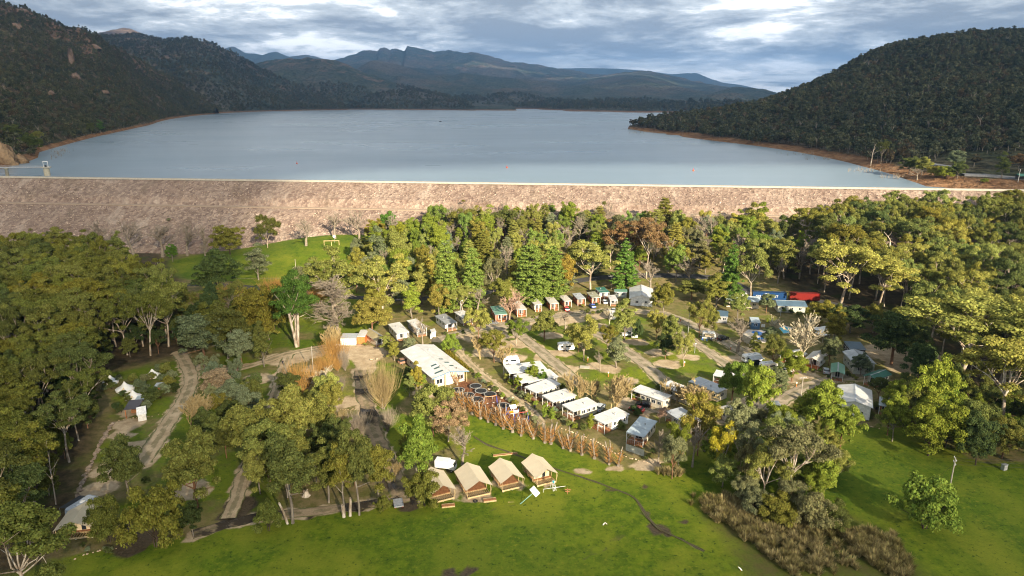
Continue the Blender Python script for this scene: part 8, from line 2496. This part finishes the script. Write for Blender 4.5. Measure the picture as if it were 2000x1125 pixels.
def ladder():
    fr = tent_fr[3][0]
    b = G(1080, 957)
    e = empty("step_ladder", (b[0], b[1], 0), R(30), "pale step ladder in front of the rightmost tent", "ladder")
    for s in (-1, 1):
        for y in (-0.75, 0.75):
            part("rail", tube_np((s * 0.42, y, 0), (s * 0.22, 0, 2.6), 0.045, 0.045, 5), M_POSTW, e)
    for k in range(7):
        f = (k + 1) / 8
        part("rung", tube_np((-0.42 + 0.2 * f, -0.75 * (1 - f), 2.6 * f), (0.42 - 0.2 * f, -0.75 * (1 - f), 2.6 * f), 0.03, 0.03, 5), M_POSTW, e)
    person(0, 0, R(20), "person in teal shirt on the ladder of the rightmost tent", (0.02, 0.28, 0.36), (0.30, 0.27, 0.22), pose='reach', pos=(b[0] + 0.05, b[1] - 0.35, 1.1))
ladder()
def tyre(u, v, lab):
    p = G(u, v)
    an = np.arange(17) * 2 * math.pi / 16
    V = []
    for a in an[:-1]:
        for c in np.arange(8) * 0.785:
            r = 0.42 + 0.12 * math.cos(c)
            V.append((r * math.cos(a), r * math.sin(a), 0.13 + 0.13 * math.sin(c)))
    F = [(i * 8 + j, ((i + 1) % 16) * 8 + j, ((i + 1) % 16) * 8 + (j + 1) % 8, i * 8 + (j + 1) % 8) for i in range(16) for j in range(8)]
    o = link("tyre", np_mesh("tyre", V, F, [M_BLACK], smooth=True), None, (p[0], p[1], float(ground_z(p[0], p[1]))))
    tag(o, lab, "tyre")
tyre(928.5, 980.5, "black tyre lying before the second tent"); tyre(1042, 955.5, "black tyre lying before the rightmost tent")
def marquee():
    p = G(866, 917)
    e = empty("delivery_truck", (p[0], p[1], 0.05), R(-12), "white truck with box body behind the leftmost tents", "truck")
    part("box_body", bevel_body([(-1.8, 0.9), (1.6, 0.9), (1.6, 2.7), (-1.8, 2.7)], 2.2, 0.08), PAINT['white'], e)
    part("cab", bevel_body([(1.65, 0.6), (3.1, 0.6), (3.1, 1.4), (2.7, 2.3), (1.65, 2.4)], 2.1, 0.12), PAINT['white'], e)
    part("windscreen", bevel_body([(2.74, 1.5), (3.08, 1.45), (2.78, 2.2), (2.72, 2.2)], 1.9, 0.1), M_GLASS, e)
    wheels(e, (-1.0, 2.3), 2.2, 0.38, 0.24)
marquee()
def board_frame():
    a = G(648, 477)
    zz = float(ground_z(a[0], a[1])); a = G(648, 479, zz)
    e = empty("exercise_frame", tuple(a), R(4), "timber bar frame on the back field", "play equipment")
    for x in (-4.0, 0.2, 4.0): part("post", box(x - 0.12, x + 0.12, -0.12 - (1.5 if x == 0.2 else 0), 0.12 - (1.5 if x == 0.2 else 0), 0, 2.3), M_TIMBER, e)
    part("beam", box(-4.2, 4.2, -0.14, 0.14, 2.303, 2.6), M_TIMBER, e)
    b = G(653.5, 474, zz)
    s = empty("sign", (b[0], b[1], zz), 0, "white round topped board behind the timber bar frame", "sign")
    part("board", lathe([(0.0, -0.03), (0.8, -0.03), (0.8, 0.03), (0.0, 0.03)], 14), M_POSTW, s)
    s.children[0].rotation_euler = (R(90), 0, 0); s.children[0].location = (0, -0.1, 3.6)
    part("post", tube_np((0, 0, 0), (0, 0, 3.6), 0.06, 0.06, 6), M_STEEL, s)
board_frame()
def notice(u, v, lab, w=0.9, h=1.2):
    p = G(u, v)
    s = empty("sign", (p[0], p[1], float(ground_z(p[0], p[1]))), R(-15), lab, "sign")
    part("board", box(-w / 2, w / 2, -0.03, 0.03, 0.9, 0.9 + h), M_POSTW, s)
    part("post", box(-0.05, 0.05, 0.031, 0.12, 0, 0.9 + h), M_STEEL, s)
notice(1858, 748, "white notice board at the foot of the giant gum", 2.0, 1.8)
# cut trunks and stump at the lawn edge
def cut_trunk(u, vb, vt, lean, lab, r=0.3):
    p, z, h = pole_z(u, vb, vt)
    e = empty("cut_trunk", (p[0], p[1], z), 0, lab, "tree trunk")
    ps = []
    rr = np.random.default_rng(int(u))
    limb(rr, (0, 0, -0.2), (lean, 0, 1), h, r, r * 0.75, 5, 0.05, ps, 8)
    V, F = join_np(ps)
    link("stem", np_mesh("stem", V, F, [M_BK_GUM], smooth=True), e)
cut_trunk(562, 1023, 974, -0.12, "bare cut trunk left of the she-oak trunks")
cut_trunk(684, 1008, 970, -0.06, "short cut trunk beside the leaning she-oak", 0.35)
cut_trunk(672, 1010, 985, -0.1, "forked stump of the leaning she-oak", 0.4)
def stump(u, v, lab, h=1.2):
    p = G(u, v)
    V, F = lathe([(1.1, 0), (0.75, 0.25), (0.6, 0.7), (0.62, h), (0.3, h + 0.1), (0.0, h * 0.8)], 11)
    V = np.array(V); V[:, 0] += 0.12 * np.sin(V[:, 1] * 5 + V[:, 2] * 3); V[:, 2] += 0.18 * np.sin(V[:, 0] * 6) * (V[:, 2] > 0.5)
    o = link("tree_stump", np_mesh("tree_stump", V, F, [M_BK_GUM]), None, (p[0], p[1], 0))
    tag(o, lab, "tree stump")
stump(598, 968, "broad pale tree stump behind the she-oak row")
T('stag', 110, 985, 868, 14, 'brown', "broken dead tree with bare fork at the left forest edge", 'dead_tree')
T('stag', 345, 930, 890, 10, 'brown', "small dead forked branch beside the big dense gum", 'dead_tree')
# birds on the grass
def bird(u, v, rot, lab, s=1.0):
    p = G(u, v)
    e = empty("bird", (p[0], p[1], float(ground_z(p[0], p[1]))), rot, lab, "bird")
    M_B = plain("white_feathers", (0.82, 0.81, 0.78), 0.9)
    V, F = lathe([(0.0, -0.30), (0.07, -0.24), (0.14, -0.08), (0.15, 0.06), (0.09, 0.20), (0.06, 0.26), (0.075, 0.33), (0.06, 0.40), (0.0, 0.44)], 10)
    V = np.array(V) * 1.0
    c, s_ = math.cos(R(52)), math.sin(R(52))
    V = np.column_stack([V[:, 2] * s_ + V[:, 0] * c * 0.0 + V[:, 0] * 0.35, V[:, 1], V[:, 2] * c + V[:, 0] * 0.9 + 0.32]) * s
    part("body", (V, F), M_B, e, True)
    part("beak", tube_np(np.array((0.36, 0, 0.56)) * s, np.array((0.46, 0, 0.52)) * s, 0.03 * s, 0.005, 5), C_O, e)
    for y in (-0.05, 0.05): part("leg", tube_np(np.array((0, y, 0)) * s, np.array((0.0, y, 0.24)) * s, 0.012 * s, 0.014 * s, 4), C_O, e)
bird(1446, 1117, R(160), "white long necked bird at the bottom of the lawn", 1.4)
bird(1179, 1027, R(30), "left one of two small pale birds on the lawn", 1.1)
bird(1184, 1026, R(200), "right one of two small pale birds on the lawn", 1.1)

# ================================================================== on and around the lake
def intake_tower():
    p = G(93, 343, LAKE_Z)
    p = np.array([*(p[:2]), LAKE_Z])
    k = 0.62
    e = empty("intake_tower", tuple(p), 0, "round concrete intake tower with crane standing in the lake", "tower")
    top = height_to(93, 327.5, p[0], p[1]) - LAKE_Z
    r = 8.0 / 2 * np.linalg.norm(p - np.array([0, 0, CAM_H])) / FPX * 1.15
    M_C = plain("tower_concrete", (0.40, 0.36, 0.27), 0.9)
    part("shaft", lathe([(r, -8), (r * 0.95, top)], 20), M_C, e, True)
    part("platform", lathe([(0, top), (r * 1.6, top), (r * 1.6, top + 0.6), (0, top + 0.6)], 20), M_CRETE, e)
    rl = []
    for a in np.arange(16) * 2 * math.pi / 16:
        rl.append(tube_np((math.cos(a) * r * 1.55, math.sin(a) * r * 1.55, top + 0.6), (math.cos(a) * r * 1.55, math.sin(a) * r * 1.55, top + 1.7), 0.05, 0.05, 4))
    part("railing", rl, M_STEEL, e)
    for s in (-1, 1):
        part("crane_leg", tube_np((s * r * 0.8, 0, top + 0.6), (s * r * 0.8, 0, top + 4.2), 0.16, 0.16, 6), M_POSTW, e)
    part("crane_beam", box(-r * 0.9, r * 0.9, -0.2, 0.2, top + 4.2, top + 4.6), M_POSTW, e)
    part("winch", box(-0.6, 0.2, -0.5, 0.5, top + 0.6, top + 1.8), M_BLACK, e)
    # footbridge to the bank
    q = G(-120, 331, LAKE_Z + top * 0.9)
    b = empty("footbridge", tuple(p), 0, "thin steel footbridge leading left to the intake tower", "bridge")
    d = q - p; d = d * (1.0)
    a0 = np.array([-r * 1.4, 0, top + 0.2]); a1 = np.array([d[0], d[1], top + 0.2])
    part("deck", tube_np(a0, a1, 0.55, 0.55, 4), M_STEEL, b)
    for zz in (1.0, 1.6):
        part("rail", tube_np(a0 + np.array([0, -0.8, zz]), a1 + np.array([0, -0.8, zz]), 0.07, 0.07, 4), M_STEEL, b)
    part("rail_post", [tube_np(a0 + (a1 - a0) * f + np.array([0, -0.8, 0.3]), a0 + (a1 - a0) * f + np.array([0, -0.8, 1.6]), 0.05, 0.05, 4) for f in np.linspace(0, 1, 30)], M_STEEL, b)
    for f in (0.35, 0.8):
        c = a0 + (a1 - a0) * f
        part("pier", lathe([(1.2, -8), (1.1, top - 0.6), (1.7, top - 0.5), (1.7, top + 0.1)], 12, (c[0], c[1], 0)), M_C, b, True)
intake_tower()
for u, v, lab in ((580, 320, "red buoy floating on the left side of the lake"), (990, 328, "red buoy floating in the middle of the lake"), (1354, 334, "red buoy floating on the right side of the lake")):
    p = G(u, v, LAKE_Z)
    e = empty("buoy", tuple(p), 0, lab, "buoy")
    part("float", lathe([(0, -0.4), (0.55, -0.2), (0.7, 0.3), (0.55, 0.8), (0.3, 1.1), (0, 1.2)], 12), C_R, e, True)
    part("collar", lathe([(0.71, 0.22), (0.74, 0.36), (0.70, 0.5)], 12), C_O, e)
    part("topmark", tube_np((0, 0, 1.3), (0, 0, 2.2), 0.12, 0.10, 6), C_R, e)
bp_ = G(860, 238, LAKE_Z)
e = empty("boat", tuple(bp_), R(10), "tiny dark boat far out on the lake", "boat")
part("hull", ngon_prism([(-3.2, -1.1), (1.5, -1.1), (3.6, 0), (1.5, 1.1), (-3.2, 1.1)], -0.3, 1.0), M_BLACK, e)
part("cabin", box(-1.2, 0.8, -0.7, 0.7, 1.003, 2.2), PAINT['grey'], e)
# rocks on the left slope
M_CLIFF = bark("cliff_rock", (0.16, 0.10, 0.055), (0.38, 0.25, 0.14), 0.12)
M_CRAG = bark("crag_rock", (0.075, 0.055, 0.045), (0.19, 0.135, 0.105), 0.10)
def crag(label_hill, u, v, w, h, d, lab, mat, seed, name="rock_outcrop"):
    q = hill_at(label_hill, u, v)[:3]
    r_ = np.random.default_rng(seed)
    n = 26; m = 12
    V = []
    for j in range(m):
        f = j / (m - 1)
        for i in range(n):
            a = 6.2832 * i / n
            rr = (1 - 0.55 * f ** 2.2) * (0.75 + 0.5 * vnoise(math.cos(a) * 2 + 9, math.sin(a) * 2 + f * 2.5, seed)) * (1 + 0.16 * vnoise(i * 0.8, f * 9, seed + 3))
            V.append((math.cos(a) * w / 2 * rr, math.sin(a) * d / 2 * rr, -h * 0.25 + h * 1.25 * f * (0.85 + 0.3 * float(vnoise(math.cos(a) * 3 + 5, math.sin(a) * 3, seed + 7)))))
    V.append((0, 0, h * 1.02)); top = len(V) - 1
    F = [(j * n + i, j * n + (i + 1) % n, (j + 1) * n + (i + 1) % n, (j + 1) * n + i) for j in range(m - 1) for i in range(n)] + [((m - 1) * n + i, (m - 1) * n + (i + 1) % n, top) for i in range(n)]
    o = link(name, np_mesh(name, np.array(V, float), F, [mat]), None, tuple(q))
    tag(o, lab, "rock")
crag(L1_LABEL, 6, 318, 22, 15, 20, "orange quarried rock face by the lake at the left edge", M_CLIFF, 1)
crag(L1_LABEL, 34, 317, 14, 6, 14, "low orange rock shelf at the left shore", M_CLIFF, 2)
crag(L1_LABEL, 140, 122, 13, 26, 13, "tall rock pinnacle on the left slope", M_CRAG, 3)
crag(L1_LABEL, 148, 155, 18, 12, 16, "rock band below the tall pinnacle", M_CRAG, 4)
crag(L1_LABEL, 30, 60, 34, 13, 22, "dark crag high on the left slope", M_CRAG, 5)
crag(L1_LABEL, 40, 24, 38, 8, 22, "reddish crag on the left skyline", M_CRAG, 6)
crag(L1_LABEL, 185, 95, 24, 9, 18, "small crag under the left skyline", M_CRAG, 7)
crag(L1_LABEL, 100, 185, 14, 6, 12, "grey boulder patch on the lower left slope", M_CRAG, 8)
crag(L1_LABEL, 205, 182, 16, 5, 12, "pale slab on the lower left slope", M_CRAG, 9)
# right end of the dam: lookout road, shelter, bushes
def bench_road(pts, width, lab):
    P = []
    for u, v in pts: P.append(hill_at(RH_LABEL, u, v)[:3])
    P = np.array(P)
    n = 40
    d = np.linspace(0, len(P) - 1, n)
    Q = np.column_stack([np.interp(d, np.arange(len(P)), P[:, k]) for k in range(3)])
    t_ = np.gradient(Q[:, :2], axis=0); t_ /= np.linalg.norm(t_, axis=1)[:, None] + 1e-9
    nr = np.stack([-t_[:, 1], t_[:, 0]], -1)
    V = []
    for i in range(n):
        for s in (-1, 1):
            V.append((*(Q[i, :2] + nr[i] * s * width / 2), Q[i, 2] + 1.0))
    n2 = len(V)
    V = V + [(x, y, z - 3.0) for x, y, z in V]
    F = [tuple(q) for q in grid_faces(n, 2)]
    F += [(2 * i, 2 * i + 2, 2 * i + 2 + n2, 2 * i + n2) for i in range(n - 1)] + [(2 * i + 1, 2 * i + 3, 2 * i + 3 + n2, 2 * i + 1 + n2) for i in range(n - 1)]
    o = link("road", np_mesh("road", np.array(V), F, [plain("lookout_asphalt", (0.20, 0.20, 0.205), 0.9)]))
    tag(o, lab, None, None, 'structure')
bench_road([(1810, 322), (1850, 327), (1875, 331)], 7, "upper stretch of the lookout road at the right shore")
bench_road([(1882, 340), (1930, 344), (1990, 351), (2060, 358)], 8, "lower stretch of the lookout road at the right shore")
def shelter():
    q = hill_at(RH_LABEL, 1996, 352)[:3]
    e = empty("bus_shelter", tuple(q + np.array([0, 0, 0.5])), R(-6), "dark green shelter at the lookout road on the far right", "shelter")
    for x in (-4, 4):
        for y in (-2, 2): part("post", box(x - 0.12, x + 0.12, y - 0.12, y + 0.12, -1, 3.0), WL['dark'], e)
    part("wall", box(-4, 4, 1.7, 1.85, 0, 2.9), WL['dark'], e)
    for s in (-1, 1):
        V = np.array([(-4.6, s * 2.8, 2.9), (4.6, s * 2.8, 2.9), (4.6, 0, 4.2), (-4.6, 0, 4.2)]); V = np.concatenate([V, V + np.array([0, 0, 0.12])])
        part("roof_slope", (V, [(0, 1, 2, 3), (7, 6, 5, 4), (0, 1, 5, 4), (1, 2, 6, 5), (2, 3, 7, 6), (3, 0, 4, 7)]), RF['dgreen'], e)
    q2 = hill_at(RH_LABEL, 1988, 352)
    part("sign_post", tube_np((q2[0] - q[0] - 2, -4, -1), (q2[0] - q[0] - 2, -4, 7.5), 0.14, 0.12, 6), M_POSTW, e)
shelter()
for (kind, u, v, h, rr, col, lab, nm) in (('bush', 1828, 347, 7, 5.5, 'oakY', "yellow green bush left of the dark one at the lookout", 'bush'), ('bush', 1846, 349, 8, 6, 'limeD', "yellowish bush at the lake end of the lookout", 'bush'), ('round', 1870, 349, 11, 5, 'dark', "dark bush right of the yellowish lookout bush", 'bush'),
                                  ('round', 1862, 333, 13, 6, 'grey', "grey green tree between the two lookout roads", 'gum_tree'), ('column', 1956, 350, 15, 4.2, 'dark', "slender dark tree beside the lower lookout road", 'gum_tree'), ('bush', 1922, 358, 2.5, 2.6, 'lime', "small yellow green bush on the lookout bank", 'bush'),
                                  ('round', 1800, 342, 12, 6, 'olive', "olive tree at the shore beside the lookout road", 'gum_tree'), ('round', 1775, 338, 12, 6, 'dark', "dark tree at the shore left of the lookout", 'gum_tree'), ('gum', 1720, 322, 20, 6, 'olive', "tall gum with pale trunk on the right shore", 'gum_tree'), ('stag', 1700, 322, 18, 5, 'olive', "white dead tree on the right shore", 'dead_tree'),
                                  ('round', 1990, 335, 11, 6, 'rust', "rusty tree above the shelter", 'gum_tree'), ('bare', 1790, 352, 8, 5, 'brown', "grey bare shrub at the water end of the right shore", 'bare_tree')):
    q = hill_at(RH_LABEL, u, v)[:3]
    place_tree(kind, q[0], q[1], h, rr, col, lab, None, nm, None, q[2])
for (kind, u, v, h, rr, col, lab, nm) in (('oak', 22, 268, 13, 8, 'dark', "dense olive tree above the orange rock face", 'broadleaf_tree'), ('oak', 62, 296, 16, 9, 'oak', "dark bushy tree on the left shore", 'broadleaf_tree'), ('gum', 78, 288, 18, 6, 'olive', "olive gum with pale stems on the left shore", 'gum_tree'), ('column', 196, 258, 17, 5, 'pine', "dark green pine on the left shore", 'pine_tree'), ('column', 178, 260, 16, 5, 'dark', "dark cypress-like tree on the left shore", 'pine_tree')):
    q = hill_at(L1_LABEL, u, v)[:3]
    place_tree(kind, q[0], q[1], h, rr, col, lab, None, nm, None, q[2])
# drowned scrub standing in the shallows
r_ = np.random.default_rng(90)
ps = []
for (u, v, su, sv, n) in ((118, 296, 14, 4, 26), (110, 306, 8, 4, 14), (322, 240, 8, 2, 14), (1240, 253, 14, 1.5, 40), (1262, 259, 16, 1.5, 26), (1700, 334, 26, 2, 26), (1745, 347, 16, 2, 16), (1620, 311, 24, 1.5, 18), (1560, 301, 20, 2, 16)):
    for k in range(n):
        q = G(u + r_.normal() * su, v + r_.normal() * sv * 0.6 + 0.5, LAKE_Z)
        for j in range(4):
            h = r_.uniform(1, 3.2) * (1.0 if j else 1.4)
            d_ = r_.normal(size=2) * 0.6
            ps.append(tube_np((q[0], q[1], LAKE_Z - 1), (q[0] + d_[0], q[1] + d_[1], LAKE_Z + h), 0.09, 0.04, 3))
V, F = join_np(ps)
o = link("drowned_scrub", np_mesh("drowned_scrub", V, F, [M_TWIG_GREY]))
tag(o, "grey dead scrub standing in the lake shallows", None, None, 'stuff')
print("objects", len(bpy.data.objects), "tris", sum(len(m.polygons) for m in bpy.data.meshes) * 2)
